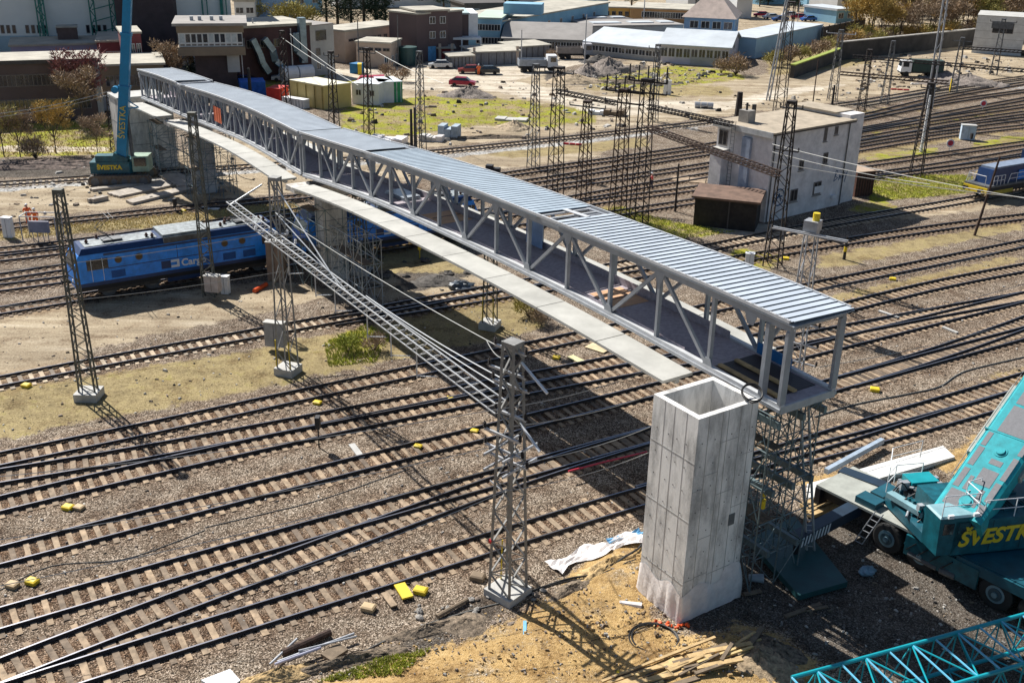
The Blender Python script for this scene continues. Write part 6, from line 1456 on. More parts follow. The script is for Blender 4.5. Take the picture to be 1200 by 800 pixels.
# ------------------------------------------------------------------ signal house
cx = G(895, 261, 0); rt = G(998, 236, 0); u_ = (rt-cx); Lr = u_.length; u_.normalize(); v_ = Vector((-u_.y, u_.x, 0))
m_sig = M('stained_pale_plaster', (.74, .71, .7), .9, 0, .16, .9, .2, 6)
b = Bld('signal_house', 'pale plastered signal house with graffiti and a flat tan roof between the tracks', cx, rt, 6.8, top_py=None, h=8.7, za=0)
Lm = b.L*.86
b.part('wall', m_sig, (0, 0, -.2, Lm, 6.8, 8.5)); b.part('rear_wall', m_sig, (Lm+.001, .25, -.2, b.L+.4, 6.8, 9.0))
mr = M('tan_bitumen_roof', (.4, .335, .25), .95, 0, .2, .8, .1)
b.part('roof', mr, (-.3, -.35, 8.501, Lm+.4, 7.2, 8.65)); b.part('roof', mr, (Lm-.5, 1.6, 9.001, b.L+.6, 7.2, 9.12)); b.part('fascia', M('white_fascia', (.6, .6, .58)), (-.36, -.2, 8.1, -.301, 7.2, 8.64)); b.part('eave', rf_dark, (-.25, -.32, 8.35, Lm+.35, -.001, 8.5))
b.part('chimney', m_conc_d, (1.2, 4.2, 8.651, 2.2, 5.4, 9.8)); b.part('flue', m_black, (2.21, 4.4, 8.651, 2.5, 4.7, 10.3), (1.5, 4.7, 9.801, 1.65, 4.85, 10.5))
b.part('pilaster', M('blue_grey_flue', (.36, .42, .52), .8), (-.32, 2.4, 0, -.001, 3.4, 7.7))
b.part('bay', m_sig, (-.9, 5.2, 0, -.002, 6.7, 6.0)); b.part('bay_roof', m_conc, (-1.0, 5.1, 6.001, -.002, 6.8, 6.15)); b.win(6.0, 7.1, 1.1, 1.5, side='l', fm=m_wdark)
for (x, z, w, h) in ((Lm*.39, 5.0, .7, 1.0), (Lm*.70, 5.2, .7, 1.1), (Lm*.66, 7.6, .45, 1.35), (Lm*.80, 7.8, .5, .8), (Lm*.34, 2.1, 1.1, 1.2), (Lm*.64, 2.3, 1.2, 1.3)):
    b.win(x, z, w, h, fm=m_wdark, pm=m_black)
b.part('white_board', m_white, (Lm*.6, -.12, 1.8, Lm*.72, -.08, 2.5)); b.part('meter_box', m_white, (Lm*.84, -.3, .9, Lm*.9, -.001, 1.25))
for x in (Lm*.02, Lm*.97): mb = MB(); mb.tube(b.P(x, -.1, 0), b.P(x, -.1, 8.3), .06, 7); mb.build('downpipe', m_steel_d, b.t)
for (x, z, w) in ((Lm*.39, 4.45, .9), (Lm*.70, 4.6, .9), (Lm*.66, 6.9, .65), (Lm*.80, 7.35, .7), (Lm*.34, 1.45, 1.3), (Lm*.64, 1.6, 1.4)): b.part('sill', m_conc_d, (x-w/2, -.14, z-.08, x+w/2, -.021, z))
m_graf = M('graffiti_blue', (.03, .1, .2), .7)
mb = MB()
def strokes(x0, z0, s, curves, r=.035):
    for c in curves: mb.path([b.P(x0+a*s, -.012, z0+q*s) for a, q in c], r, 4)
strokes(Lm*.86, 2.6, 1.0, [[(0,0),(.2,1.1),(.5,1.0),(.15,.5),(.6,.3),(0,0)], [(.75,0),(.85,.6),(1.0,.1),(1.1,.6)], [(1.3,.1),(1.35,.6),(1.5,.1),(1.6,.7)], [(1.7,.7),(1.9,.3),(2.1,.8),(1.8,-.3)]])
th_ = [2*math.pi*i/18 for i in range(19)]
strokes(Lm*.12+.4, 1.4, .8, [[(math.cos(a), 1+math.sin(a)) for a in th_], [(-.5,.6),(0,1.5),(.4,.5)], [(-.6,1.0),(.6,1.1)]], .07)
mb.build('graffiti', m_graf, b.t)
t = thing('wall_ladder', 'thin steel ladder on the lit end wall of the signal house', 'ladder', tuple(b.P(-.5, 4.3, 0)))
for dy in (0, .45):
    mb = MB(); mb.tube(b.P(-.4, 4.3+dy, 0), b.P(-.4, 4.3+dy, 9.0), .03, 5); mb.build('stile', m_steel_d, t)
mb = MB()
for k in range(24): mb.tube(b.P(-.4, 4.3, .3+k*.36), b.P(-.4, 4.75, .3+k*.36), .02, 5)
mb.build('rungs', m_steel_d, t)
b = Bld('wooden_shed', 'dark low wooden shed with a rusty brown roof in front of the signal house', (812, 264), (884, 272), 3.6, h=2.7, cat='shed').wall(M('tarred_boards', (.03, .025, .022), .9, 0, .3, 2)); b.mono(M('rusty_roof_sheet', (.17, .105, .075), .85, 0, .3, 1.2), .25, .3)
b.part('door_post', rf_dark, (b.L*.55, -.06, 0, b.L*.55+.12, -.001, 2.8))
b = Bld('rusty_container', 'rusty brown freight container behind the signal house on the grass', (1001, 231), (1022, 229), 4.5, h=2.6, cat='container').wall(M('rust_container', (.12, .055, .04), .85, 0, .3, 3)); b.flat(M('dusty_container_top', (.4, .3, .22), .9), .02, .05)
for k in range(7): b.part('corrugation', m_rust, (b.L*k/7+.1, -.06, .1, b.L*k/7+.25, -.001, 2.5))

# ------------------------------------------------------------------ containers and cabins
def cabin(name, label, a, c, d, h, wm, rf, wins=0, ribs=0, cat='container', rm=None):
    b = Bld(name, label, a, c, d, h=h, cat=cat).wall(wm); b.flat(rf, .03, .08)
    if wins: b.wins(wins, h*.58, .9, .9)
    for k in range(ribs): b.part('rib', rm or rf, (b.L*(k+.5)/ribs, -.06, .05, b.L*(k+.5)/ribs+.1, -.001, h-.05))
    return b
m_cr = M('cream_container', (.55, .43, .17), .6, 0, .05)
t = thing('cream_container', 'big cream container block with a pale roof above the bridge roof', 'container', tuple(G(380, 128)))
q_ = [G(340, 121), G(380, 129), G(412, 125)]; q_.append(q_[0]+q_[2]-q_[1])
mb = MB(); mb.prism(q_, 0, 3.3); mb.build('wall', m_cr, t); mb = MB(); mb.prism(q_, 3.301, 3.4); mb.build('roof', M('cream_roof', (.75, .7, .52), .6), t)
for f in (.25, .5, .75, .97):
    p = q_[0].lerp(q_[1], f); mb = MB(); mb.beam(p+Vector((-.05,-.08,0)), p+Vector((-.05,-.08,3.2)), .14, .1); mb.build('corner_post', M('cream_post', (.35, .28, .1)), t)
cabin('site_cabin', 'white site cabin with a small dark window', (413, 122), (444, 124), 5, 3.0, m_white, M('pale_cabin_roof', (.6, .65, .68)), 2, 0, 'cabin')
cabin('site_cabin', 'plain white cabin half of the green ended pair', (444.5, 121), (462, 120.5), 5, 3.0, m_white, MATS['pale_cabin_roof'], 0, 0, 'cabin')
cabin('green_container', 'bright green container right of the white cabins', (462.5, 120.5), (472, 120), 5, 3.0, M('bright_green', (.01, .28, .12), .5), MATS['pale_cabin_roof'], 0, 2)
cabin('blue_skip', 'blue skip container above the left bridge roof', (283, 115), (312, 114), 4, 2.2, M('skip_blue', (.02, .13, .5)), M('skip_blue', (.02, .13, .5)), 0, 4)
cabin('red_skip', 'red container edge next to the blue skip', (313, 120), (329, 121), 3, 2.0, M('skip_red', (.5, .03, .02)), M('skip_red', (.5, .03, .02)), 0, 2)
cabin('white_ibc_row', 'row of white caged tanks in front of the cream container', (331, 124), (356, 128), 1.2, 1.2, m_white, m_white, 0, 7, 'tank', m_steel)
cabin('bin_container', 'blue waste container near the dark round tank', (410, 86), (419, 87), 2, 1.6, M('bin_blue', (.02, .18, .4)), M('bin_blue', (.02, .18, .4)), 0, 0)
cabin('bin_container', 'yellow waste container next to the blue one', (419.5, 88), (424, 88), 2, 1.7, m_yellow, m_yellow, 0, 0)
def cabinet(label, px, w, d, h, mat, name='trackside_cabinet', legs=0):
    b = Bld(name, label, G(*px), G(*px)+Vector((w*math.cos(R(-12)), w*math.sin(R(-12)), 0)), d, h=h, cat='cabinet'); b.part('case', mat, (0, 0, .05 if not legs else legs, w, d, h)); b.part('lid', m_conc if mat is not m_white else m_white, (-.04, -.04, h+.001, w+.04, d+.04, h+.07))
    b.part('door_gap', m_black, (w*.5-.01, -.012, (legs or .05)+.08, w*.5+.01, -.001, h-.06)); return b
cabinet('white trackside cabinet at the far left of the grass strip', (4, 279), .85, .5, 1.8, m_white)
cabinet('small white cabinet in front of the signal mast by the blue locomotive', (259, 345), .6, .45, 1.4, m_white)
cabinet('rusty framed metal cabinet at the foot of the mast by the locomotive', (241, 352), 1.1, .6, 1.9, M('cabinet_pinkish', (.45, .4, .38)), legs=.7)
cabinet('grey double door cabinet between the gantry mast and the dirt strip', (311, 411), 1.35, .5, 2.0, M('grey_cabinet', (.3, .3, .32)), legs=.35)
cabinet('white cabinet just above the right part of the bridge roof', (872, 318), .7, .6, 1.5, m_white)
cabinet('pale blue double cabinet among the sidings at the right', (1125, 164), 1.8, 1.0, 1.9, M('pale_blue_cabinet', (.45, .55, .65)))
cabinet('tall rusty signal cabinet stack at the right end of the first locomotive', (314, 330), 1.3, .8, 3.2, M('signal_rust', (.25, .17, .12)))
cabinet('white information board by the far road', (777, 111), 1.2, .3, 2.2, m_white, 'notice_board')

# ------------------------------------------------------------------ cars and lorries
def car(label, px, ang, mat, group='cars parked in the far yard', van=False, tint=None):
    g = G(*px); t = thing('parked_car' if not van else 'parked_van', label, 'car' if not van else 'van', tuple(g), R(ang), group)
    L, W, = (4.3, .85) if not van else (5.2, .95)
    prof = [(0,.3),(0,.75),(.9,.92),(1.5,1.42),(3.2,1.45),(4.0,.98),(4.3,.9),(4.3,.3)] if not van else [(0,.3),(0,1.0),(.7,1.2),(1.4,2.1),(5.1,2.2),(5.2,.3)]
    def P(x, y, z): k = .86 if z > 1.3 else 1; return (x-L/2, y*k, z)
    mb = MB(); mb.hexa([P(x, -W, z) for x, z in prof], [P(x, W, z) for x, z in prof]); mb.build('body', mat, t)
    gl = [(1.0,.97),(1.55,1.38),(3.12,1.4),(3.85,1.0)] if not van else [(.8,1.3),(1.35,1.95),(2.2,1.98),(2.2,1.3)]
    for y in (-1, 1):
        mb = MB(); mb.hexa([((x-L/2), y*(W*.86+.03 if z > 1.3 else W+.005)-.01, z) for x, z in gl], [((x-L/2), y*(W*.86+.03 if z > 1.3 else W+.005)+.01, z) for x, z in gl]); mb.build('side_window', m_glass, t)
    for a, b_ in (((.93,.95),(1.48,1.4)),) + ((((3.25,1.43),(3.97,1.0)),) if not van else ()):
        mb = MB(); mb.hexa([(a[0]-L/2, -W*.8, a[1]+.015), (b_[0]-L/2, -W*.72, b_[1]+.015), (b_[0]-L/2, W*.72, b_[1]+.015), (a[0]-L/2, W*.8, a[1]+.015)], [(a[0]-L/2, -W*.8, a[1]+.03), (b_[0]-L/2, -W*.72, b_[1]+.03), (b_[0]-L/2, W*.72, b_[1]+.03), (a[0]-L/2, W*.8, a[1]+.03)]); mb.build('windscreen', m_glass, t)
    for x in (.8, L-.9):
        for y in (-W-.01, W-.19): mb = MB(); mb.tube((x-L/2, y, .32), (x-L/2, y+.2, .32), .32, 12); w = mb.build('wheel', m_rubber, t)
    return t
cm = lambda n, c: M('car_'+n, c, .25, .2, .04)
car('silver estate car parked beside the blue one in the far yard', (516, 80), 5, cm('silver', (.5, .52, .54)))
car('blue hatchback parked right of the silver car', (529, 78), 12, cm('blue', (.03, .12, .4)))
car('white and dark hatchback left of the orange dressed worker', (551, 86), 6, cm('darkred', (.2, .03, .03)))
car('black car right of the orange dressed worker', (571, 87), 5, cm('black', (.02, .025, .03)))
car('dark red car alone on the dirt road', (542, 101), 175, cm('red', (.3, .01, .04)))
car('red and white delivery van behind the site cabins', (432, 105), 8, cm('redvan', (.5, .03, .06)), van=True)
car('white van in the shade before the brown office building', (121, 131), 5, cm('white', (.6, .62, .65)), van=True)
car('dark blue car in the shade before the brown office building', (36, 137), 175, cm('navy', (.01, .05, .2)))
car('dark blue car below the brick base of the control tower', (286, 99), 5, cm('navy', (.01, .05, .2)))
car('white car at the white tanks of the brick works', (334, 95), 10, cm('white', (.6, .62, .65)))
rc = random.Random(21)
cols = [cm('silver', ()) for _ in ()]
spots = [((892+i*11, 20+ (i % 3)*2.5), c) for i, c in enumerate(['red','silver','navy','white','red','blue','silver','red','navy','white'])]
pos = ['first','second','third','fourth','fifth','sixth','seventh','eighth','ninth','tenth']
cname = {'red':'red','silver':'silver','navy':'dark blue','white':'white','blue':'blue'}
for i, (p, c) in enumerate(spots): car('%s car, %s from the left in the car lot beyond the blue hall' % (cname[c], pos[i]), p, rc.uniform(-20, 30), MATS['car_'+c], 'cars in the far car lot')
def truck(label, px, ang, cabm, bedm, L=7.0, kind='dump', group=None):
    g = G(*px); t = thing('lorry', label, 'lorry', tuple(g), R(ang), group)
    mb = MB(); mb.box(-L/2, -.9, .7, L/2, .9, .95); mb.build('chassis', m_black, t)
    mb = MB(); x1 = L/2; mb.hexa([(x1-1.9,-1.2,.9),(x1,-1.2,.9),(x1,1.2,.9),(x1-1.9,1.2,.9)], [(x1-1.9,-1.15,2.9),(x1-.25,-1.15,2.9),(x1-.25,1.15,2.9),(x1-1.9,1.15,2.9)]); mb.build('cab', cabm, t)
    mb = MB(); mb.hexa([(x1-.12,-1.05,1.8),(x1-.1,-1.05,1.8),(x1-.1,1.05,1.8),(x1-.12,1.05,1.8)], [(x1-.25,-1.02,2.7),(x1-.2,-1.02,2.7),(x1-.2,1.02,2.7),(x1-.25,1.02,2.7)]); mb.build('windscreen', m_glass, t)
    for y in (-1.21, 1.19): mb = MB(); mb.box(x1-1.4, y, 1.8, x1-.4, y+.02, 2.6); mb.build('side_window', m_glass, t)
    if kind == 'dump':
        mb = MB(); x0, x2 = -L/2, x1-2.1
        for bb in ((x0,-1.25,1.1,x2,1.25,1.2), (x0,-1.25,1.2,x2,-1.15,2.2), (x0,1.15,1.2,x2,1.25,2.2), (x2-.1,-1.15,1.2,x2,1.15,2.3), (x0,-1.15,1.2,x0+.08,1.15,2.2)): mb.box(*bb)
        mb.build('tipper_body', bedm, t)
    else:
        mb = MB(); mb.box(-L/2, -1.25, 1.0, x1-2.1, 1.25, 3.0); mb.build('box_body', bedm, t)
    for x in (-L/2+1.0, -L/2+2.2, L/2-1.1):
        for y in (-1.2, .9): mb = MB(); mb.tube((x, y, .5), (x, y+.3, .5), .5, 14); mb.build('wheel', m_rubber, t)
truck('white cabbed tipper lorry with a grey body on the dirt road', (630, 84), 8, m_white, M('tipper_grey', (.3, .33, .37), .5))
truck('dark tipper lorry with a dusty load bed in front of the grey roofed hall', (673, 69), 5, M('lorry_grey', (.3, .3, .32)), M('tipper_brown', (.25, .22, .2)))
truck('white cabbed lorry with a dark tarpaulin body at the upper right', (1077, 90), 175, m_white, M('tarpaulin', (.03, .06, .05), .7), 7.5, 'box')
# ------------------------------------------------------------------ heaps, bushes and trees
def heap(label, px, rx, ry, h, mat, seed=1, cat='heap', name='gravel_heap', rot=0.0):
    g = G(*px); rnd = random.Random(seed); mb = MB(); seg, ring = 40, 12; vs = []
    for j in range(ring+1):
        f = j/ring
        for i in range(seg):
            a = 2*math.pi*i/seg; k = 1+.18*math.sin(3*a+seed)+rnd.uniform(-.06, .06); z = h*(1-f)**1.15*(1+.25*math.sin(2*a+seed*2)*f)+rnd.uniform(-.14, .14)*h
            dx, dy = rx*f*k*math.cos(a), ry*f*k*math.sin(a); vs.append((g.x+dx*math.cos(rot)-dy*math.sin(rot), g.y+dx*math.sin(rot)+dy*math.cos(rot), max(-.1, z) if j < ring else -.1))
    mb.add(vs, [(j*seg+i, j*seg+(i+1) % seg, (j+1)*seg+(i+1) % seg, (j+1)*seg+i) for j in range(ring) for i in range(seg)] + [tuple(range(seg))])
    return tag(mb.build(name, mat, None, tuple(g), smooth=True), label, cat)
m_heap = M('grey_gravel_heap', (.26, .22, .19), .95, 0, .5, 5, .6, 20); m_heapt = M('tan_earth_heap', (.42, .33, .22), .95, 0, .35, 4, .6, 18)
for a in [('grey gravel heap left of the grassy meadow', (712, 84), 4.5, 3.5, 2.4, m_heap, 1), ('smaller grey gravel heap before the white roofed hall', (688, 88), 3.4, 2.8, 1.9, m_heap, 2), ('dark rubble mound at the wall of the white roofed hall', (703, 73), 4, 2.5, 1.4, M('dark_rubble', (.1, .09, .08), .95, 0, .5, 4, .6, 16), 3),
          ('brown gravel heap beside the red car', (550, 113), 4.5, 2.6, 1.5, m_heap, 4), ('long gravel heap behind the right hand sidings', (1133, 99), 8.5, 3.2, 1.7, m_heap, 5), ('low earth heap near the excavated strip', (602, 151), 2.6, 2, 1.1, m_heapt, 6),
          ('gravel heap right of the parked lorry', (1108, 92), 4.5, 2.5, 1.3, m_heap, 12), ('wide brown spoil mound left of the meadow', (672, 96), 5.5, 3, 1.3, m_heapt, 8), ('stony spoil mound on the dirt strip by the pier', (452, 318), 2.4, 1.6, .5, M('dark_rubble', ()), 9) if False else ('stony spoil mound on the dirt strip right of the pier', (515, 330), 2.6, 1.6, .5, MATS['dark_rubble'] if 'dark_rubble' in MATS else m_heap, 9),
          ('sandy spoil mound beside the wood pile', (888, 775), 1.7, 1.8, .55, M('sandy_spoil', (.36, .27, .17), .95, 0, .45, 5, .7, 18), 10), ('brown mound left of the central mast foundation', (545, 733), 1.2, .9, .35, M('grey_brown_soil', (.22, .17, .12), .95, 0, .5, 6, .7, 18), 11)]:
    heap(*a)
m_clay = M('yellow_clay', (.5, .35, .17), .95, 0, .5, 4, .8, 14); m_soil = M('turned_soil', (.2, .155, .11), .95, 0, .6, 5, .8, 14)
for i, a in enumerate([('yellow clay bank along the excavated edge beside the shaft', (716, 664), 2.6, .55, .5, m_clay, 21, 'bank', 'earth_bank', R(36)), ('dark turned soil in the trench left of the shaft', (668, 692), 2.0, .5, .28, m_soil, 22, 'bank', 'earth_bank', R(40)),
      ('turned soil bank below the pipe bundle', (410, 775), 3.2, .45, .38, m_soil, 23, 'bank', 'earth_bank', R(22)), ('yellow brown soil bank at the bottom left below the pipes', (330, 792), 1.7, .5, .45, m_clay, 24, 'bank', 'earth_bank', R(20)),
      ('turned soil between pipe bundle and central mast', (500, 738), 2.2, .4, .3, m_soil, 25, 'bank', 'earth_bank', R(25)), ('stony mound behind the timber pile', (905, 762), 1.3, .9, .5, m_soil, 26, 'bank', 'earth_bank', R(-30)),
      ('dark churned soil on the left embankment before the shrubs', (60, 194), 12, 1.4, .7, M('churned_earth', (.16, .12, .1), .95, 0, .6, 2.5, .8, 8), 27, 'bank', 'earth_bank', R(8)), ('second dark churned soil bank beside the shrubs', (20, 198), 9, 1.0, .5, MATS.get('churned_earth') or m_soil, 28, 'bank', 'earth_bank', R(8)),
      ('long brown earth ridge along the newly laid track', (575, 162), 9, .8, .45, m_soil, 29, 'bank', 'earth_bank', R(12)), ('rough earth ridge in the dirt yard by the road', (740, 98), 10, 1.2, .8, m_soil, 30, 'bank', 'earth_bank', R(0))]): heap(*a)
# twiggy bush: many thin blades of real geometry
def twig_cloud(mb, c, rx, ry, rz, n, size, rnd, up=.6):
    for _ in range(n):
        while True:
            x, y, z = rnd.uniform(-1, 1), rnd.uniform(-1, 1), rnd.uniform(-1, 1)
            if x*x+y*y+z*z < 1: break
        k = .65+.35*rnd.random(); p = Vector((c[0]+x*rx*k, c[1]+y*ry*k, c[2]+z*rz*k))
        d = Vector((x+rnd.uniform(-.8,.8), y+rnd.uniform(-.8,.8), up+rnd.uniform(-.4,.6))).normalized(); s = d.cross(Vector((rnd.uniform(-1,1), rnd.uniform(-1,1), rnd.uniform(-1,1)))).normalized()
        l = size*rnd.uniform(.5, 1.4); w = size*rnd.uniform(.08, .2)
        mb.add([p-s*w, p+s*w, p+d*l], [(0, 1, 2)])
def plant_mesh(kind, seed):
    rnd = random.Random(seed); tr = MB(); cr = MB()
    if kind == 'conifer':
        tr.tube((0,0,0), (0,0,9), .22, 7, .05)
        for k in range(60):
            z = 1.2+7.6*k/60; r = 2.3*(1-z/9.4)*(.8+.4*rnd.random()); a = rnd.uniform(0, 6.28)
            twig_cloud(cr, (math.cos(a)*r*.55, math.sin(a)*r*.55, z), r*.6, r*.6, .5, 46, .42, rnd, -.1)
    elif kind == 'bare':
        tr.tube((0,0,0), (0,0,3.6), .09, 7, .05)
        tips = []
        for k in range(9):
            a = rnd.uniform(0, 6.28); z = rnd.uniform(1.6, 3.6); e = Vector((math.cos(a)*rnd.uniform(1, 2), math.sin(a)*rnd.uniform(1, 2), z+rnd.uniform(1.5, 3.4))); tr.tube((0,0,z), e, .04, 5, .015)
            for _ in range(4):
                f = e + Vector((rnd.uniform(-1,1), rnd.uniform(-1,1), rnd.uniform(.2,1.4))); tr.tube(e.lerp(Vector((0,0,z)), rnd.uniform(0,.5)), f, .025, 4, .01); tips.append(f)
        for f in tips: twig_cloud(cr, f, .9, .9, .9, 44, .5, rnd)
    else:
        for k in range(9):
            a = rnd.uniform(0, 6.28); e = Vector((math.cos(a)*.9, math.sin(a)*.9, rnd.uniform(1, 2))); tr.tube((0,0,0), e, .04, 5, .015)
            twig_cloud(cr, e*.8, .8, .8, .75, 85, .34, rnd)
    return tr, cr
PM = {}
m_bark = M('bark', (.1, .075, .055), .9, 0, .3, 4)
LEAF = {'conifer': M('conifer_needles', (.025, .05, .02), .8, 0, .4, 1.2), 'bare_brown': M('dry_twigs', (.36, .26, .17), .9, 0, .35, 1.0), 'bare_gold': M('golden_buds', (.5, .34, .1), .9, 0, .35, 1.0), 'bare_olive': M('olive_buds', (.38, .33, .1), .9, 0, .35, 1.0), 'bare_red': M('reddish_twigs', (.26, .11, .1), .9, 0, .3, 1.0), 'bush_green': M('fresh_green_leaves', (.3, .33, .05), .9, 0, .35, 1.5)}
def plant(label, px, kind, leaf, scale, name='tree', cat='tree', group=None, seed=1, z=0):
    key = (kind, leaf, seed); g = G(px[0], px[1], z)
    if key not in PM:
        t = thing(name, label, cat, tuple(g), 0.0, group); tr, cr = plant_mesh(kind, seed)
        tr.build('trunk' if kind != 'bush' else 'stems', m_bark, t); cr.build('crown' if kind != 'bush' else 'foliage', LEAF[leaf], t); PM[key] = t; t.scale = (scale,)*3
        return t
    t = copy_thing(PM[key], tuple(g), label, rnd_.uniform(0, 6), group, scale); t.name = name; t['category'] = cat; return t
rnd_ = random.Random(31)
TG = 'trees and shrubs around the yard'
for i, (x, y, s) in enumerate([(383, 28, 1.5), (396, 31, 1.7), (412, 33, 1.6), (427, 33, 1.9), (441, 33, 1.7), (452, 32, 1.5)]):
    plant('dark conifer, %s from the left in the row behind the cream building' % pos[i], (x, y), 'conifer', 'conifer', s, 'conifer', 'conifer', 'dark conifers behind the cream building', 1+i % 2)
for i, (x, y, s) in enumerate([(520, 10, 1.4), (575, 12, 1.3), (592, 14, 1.4), (600, 10, 1.2), (655, 12, 1.5), (668, 14, 1.3), (740, 8, 1.3), (800, 6, 1.3), (868, 12, 1.2), (935, 14, 1.2)]):
    plant('dark evergreen, %s from the left along the top edge' % pos[i], (x, y), 'conifer', 'conifer', s, 'conifer', 'conifer', 'far evergreens along the top edge', 1+i % 2)
plant('small dark conifer in front of the control tower', (176, 103), 'conifer', 'conifer', .55, 'conifer', 'conifer', None, 1); plant('slim dark conifer at the tower brick base', (226, 106), 'conifer', 'conifer', .75, 'conifer', 'conifer', None, 2); plant('small dark conifer among the bare shrubs at the left', (66, 139), 'conifer', 'conifer', .45, 'conifer', 'conifer', None, 1)
for i, (lab, x, y, s, leaf, k) in enumerate([('reddish bare tree before the brown office building', 97, 142, 1.25, 'bare_red', 'bare'), ('large brown bare shrub tree with a spreading crown left of the crane', 99, 150, 1.0, 'bare_brown', 'bare'), ('bare tree below the tower balcony', 205, 108, 1.0, 'bare_brown', 'bare'),
      ('yellowish bare shrub left of the crane mast', 66, 180, .82, 'bare_gold', 'bare'), ('brown bare shrub nearest the crane', 115, 182, .62, 'bare_brown', 'bare'), ('tall thin bare shrub at the left edge', 5, 184, .8, 'bare_olive', 'bare'), ('thin bare shrub, second from the left edge', 24, 184, .75, 'bare_brown', 'bare'), ('dark low shrub between the left shrubs', 42, 186, 1.3, 'bare_brown', 'bush'),
      ('green shrub on the grass strip by the gantry', 408, 412, .6, 'bush_green', 'bush'), ('brown dry shrub beside the green shrub by the gantry', 438, 412, .65, 'bare_brown', 'bush'), ('dry shrub right of the foundation under the slab walkway', 620, 372, .9, 'bare_olive', 'bush'), ('second dry shrub at the slab walkway edge', 634, 380, .7, 'bare_brown', 'bush'),
      ('brown scrub behind the round tank', 470, 96, 1.2, 'bare_brown', 'bush'), ('brown scrub at the corner of the white hall', 862, 88, 1.9, 'bare_brown', 'bush'), ('second brown scrub right of the white hall corner', 845, 86, 1.3, 'bare_brown', 'bush'), ('bare shrub among parked cars near the cabins', 455, 92, 1.2, 'bare_brown', 'bush'), ('shrub left of the dump lorry', 646, 70, 1.0, 'bare_brown', 'bush')]):
    plant(lab, (x, y), k, leaf, s, 'bare_tree' if k == 'bare' else 'shrub', 'tree' if k == 'bare' else 'shrub', TG, 3+i % 3)
for i, (x, y) in enumerate(plant_later): plant('dark evergreen in the belt of trees behind the car lot', (x, y), 'conifer', 'conifer', .9, 'conifer', 'conifer', 'evergreens behind the far car lot', 1+i % 2)
rows = []
for i in range(80):
    f = (i % 40)/39; rows.append((998+f*200+rnd_.uniform(-5, 5), (54-6*f-22*rnd_.random()) if i < 40 else 30-24*rnd_.random(), 1.0+rnd_.random()*.8, rnd_.choice(['bare_gold', 'bare_brown', 'bare_brown', 'bare_olive']) if i % 40 > 6 else rnd_.choice(['bare_olive', 'bare_gold'])))
for i, (x, y, s, lf) in enumerate(rows): plant('bare spring tree in the wood above the dark retaining wall at the upper right', (x, y), 'bare', lf, s, 'bare_tree', 'tree', 'bare trees above the retaining wall', 3+i % 2)
for i in range(26): plant('low scrub under the bare trees at the upper right', (1000+i*7.2, 56-i*.35+rnd_.uniform(-8, 1)), 'bush', rnd_.choice(['bare_brown', 'bare_olive', 'bare_gold']), 1.2+rnd_.random(), 'shrub', 'shrub', 'scrub under the bare trees', 3+i % 3)
for i in range(9): plant('brown scrub bush on the bank below the blue hall', (905+i*11, 80-i*3.4+rnd_.uniform(-2, 2)), 'bush', 'bare_brown' if i % 3 else 'bare_olive', 1.5, 'shrub', 'shrub', 'scrub on the bank below the blue hall', 3+i % 3)
for i, (x, y) in enumerate([(300, 24), (330, 28), (345, 26), (360, 30)]): plant('grey green bush, %s from the left behind the brick works' % pos[i], (x, y), 'bush', 'bare_olive', 2.4, 'shrub', 'shrub', 'bushes behind the brick works', 3+i % 3)
# ------------------------------------------------------------------ small things in the near yard
def yb(label, px, w=.45, d=.35, h=.3, mat=None, name='point_machine', cat='trackside box', rot=-18):
    g = G(*px); t = thing(name, label, cat, tuple(g), R(rot)); mb = MB(); mb.box(-w/2, -d/2, 0, w/2, d/2, h*.8); mb.build('case', mat or m_yellow, t)
    mb = MB(); mb.hexa([(-w/2-.02,-d/2-.02,h*.8),(w/2+.02,-d/2-.02,h*.8),(w/2+.02,d/2+.02,h*.8),(-w/2-.02,d/2+.02,h*.8)], [(-w/2+.05,-d/2+.05,h),(w/2-.05,-d/2+.05,h),(w/2-.05,d/2-.05,h),(-w/2+.05,d/2-.05,h)]); mb.build('lid', mat or m_yellow, t); return t
m_tanbox = M('tan_box', (.5, .36, .2), .7, 0, .1)
for lab, px, m, s in [('yellow box left of the tan box, second pair from the bottom', (80, 596), m_yellow, 1), ('tan box right of the yellow box above the fourth track', (93, 596), m_tanbox, .9), ('tan box nearest the left edge in the lower left', (15, 687), m_tanbox, 1), ('yellow box right of the tan box in the lower left', (38, 683), m_yellow, 1),
      ('yellow box beside the wooden switch boards near the central mast', (493, 694), m_yellow, 1.1), ('small yellow cover on the sleepers left of the central mast', (556, 506), m_yellow, .8), ('small yellow cover left of the other one on the same track', (490, 524), m_yellow, .8), ('yellow box on the shaded track below the gantry', (372, 473), m_yellow, .9),
      ('yellow box between gantry and rails, right one', (527, 468), m_yellow, .8), ('yellow disc box by the pale board near the mast head', (652, 420), m_yellow, .9), ('yellow box at the left near the rear dirt strip', (31, 453), m_yellow, 1), ('yellow box on the gravel right of the bridge end', (1025, 458), m_yellow, 1.1), ('yellow box near the grass beyond the bridge end', (1046, 328), m_yellow, 1), ('yellow cover near the rusty mast foot beside the signal house', (921, 304), m_yellow, 1),
      ('yellow cover on the pale road at the left bridge roof', (215, 248), m_yellow, 1), ('brown box on the ballast beside the central mast', (560, 678), M('brown_box', (.22, .16, .1)), 1.2), ('dark box at the switch left of the wooden boards', (432, 714), m_tanbox, 1.1)]:
    yb(lab, px, .5*s, .38*s, .22*s, m)
def boards(label, pts, w, h, mat, name='timber_board', z=.05, group=None):
    p, q = G(*pts[0], z+h/2), G(*pts[1], z+h/2); mb = MB(); mb.beam(p, q, w, h); return tag(mb.build(name, mat, None, (p.x, p.y, 0)), label, 'board', group)
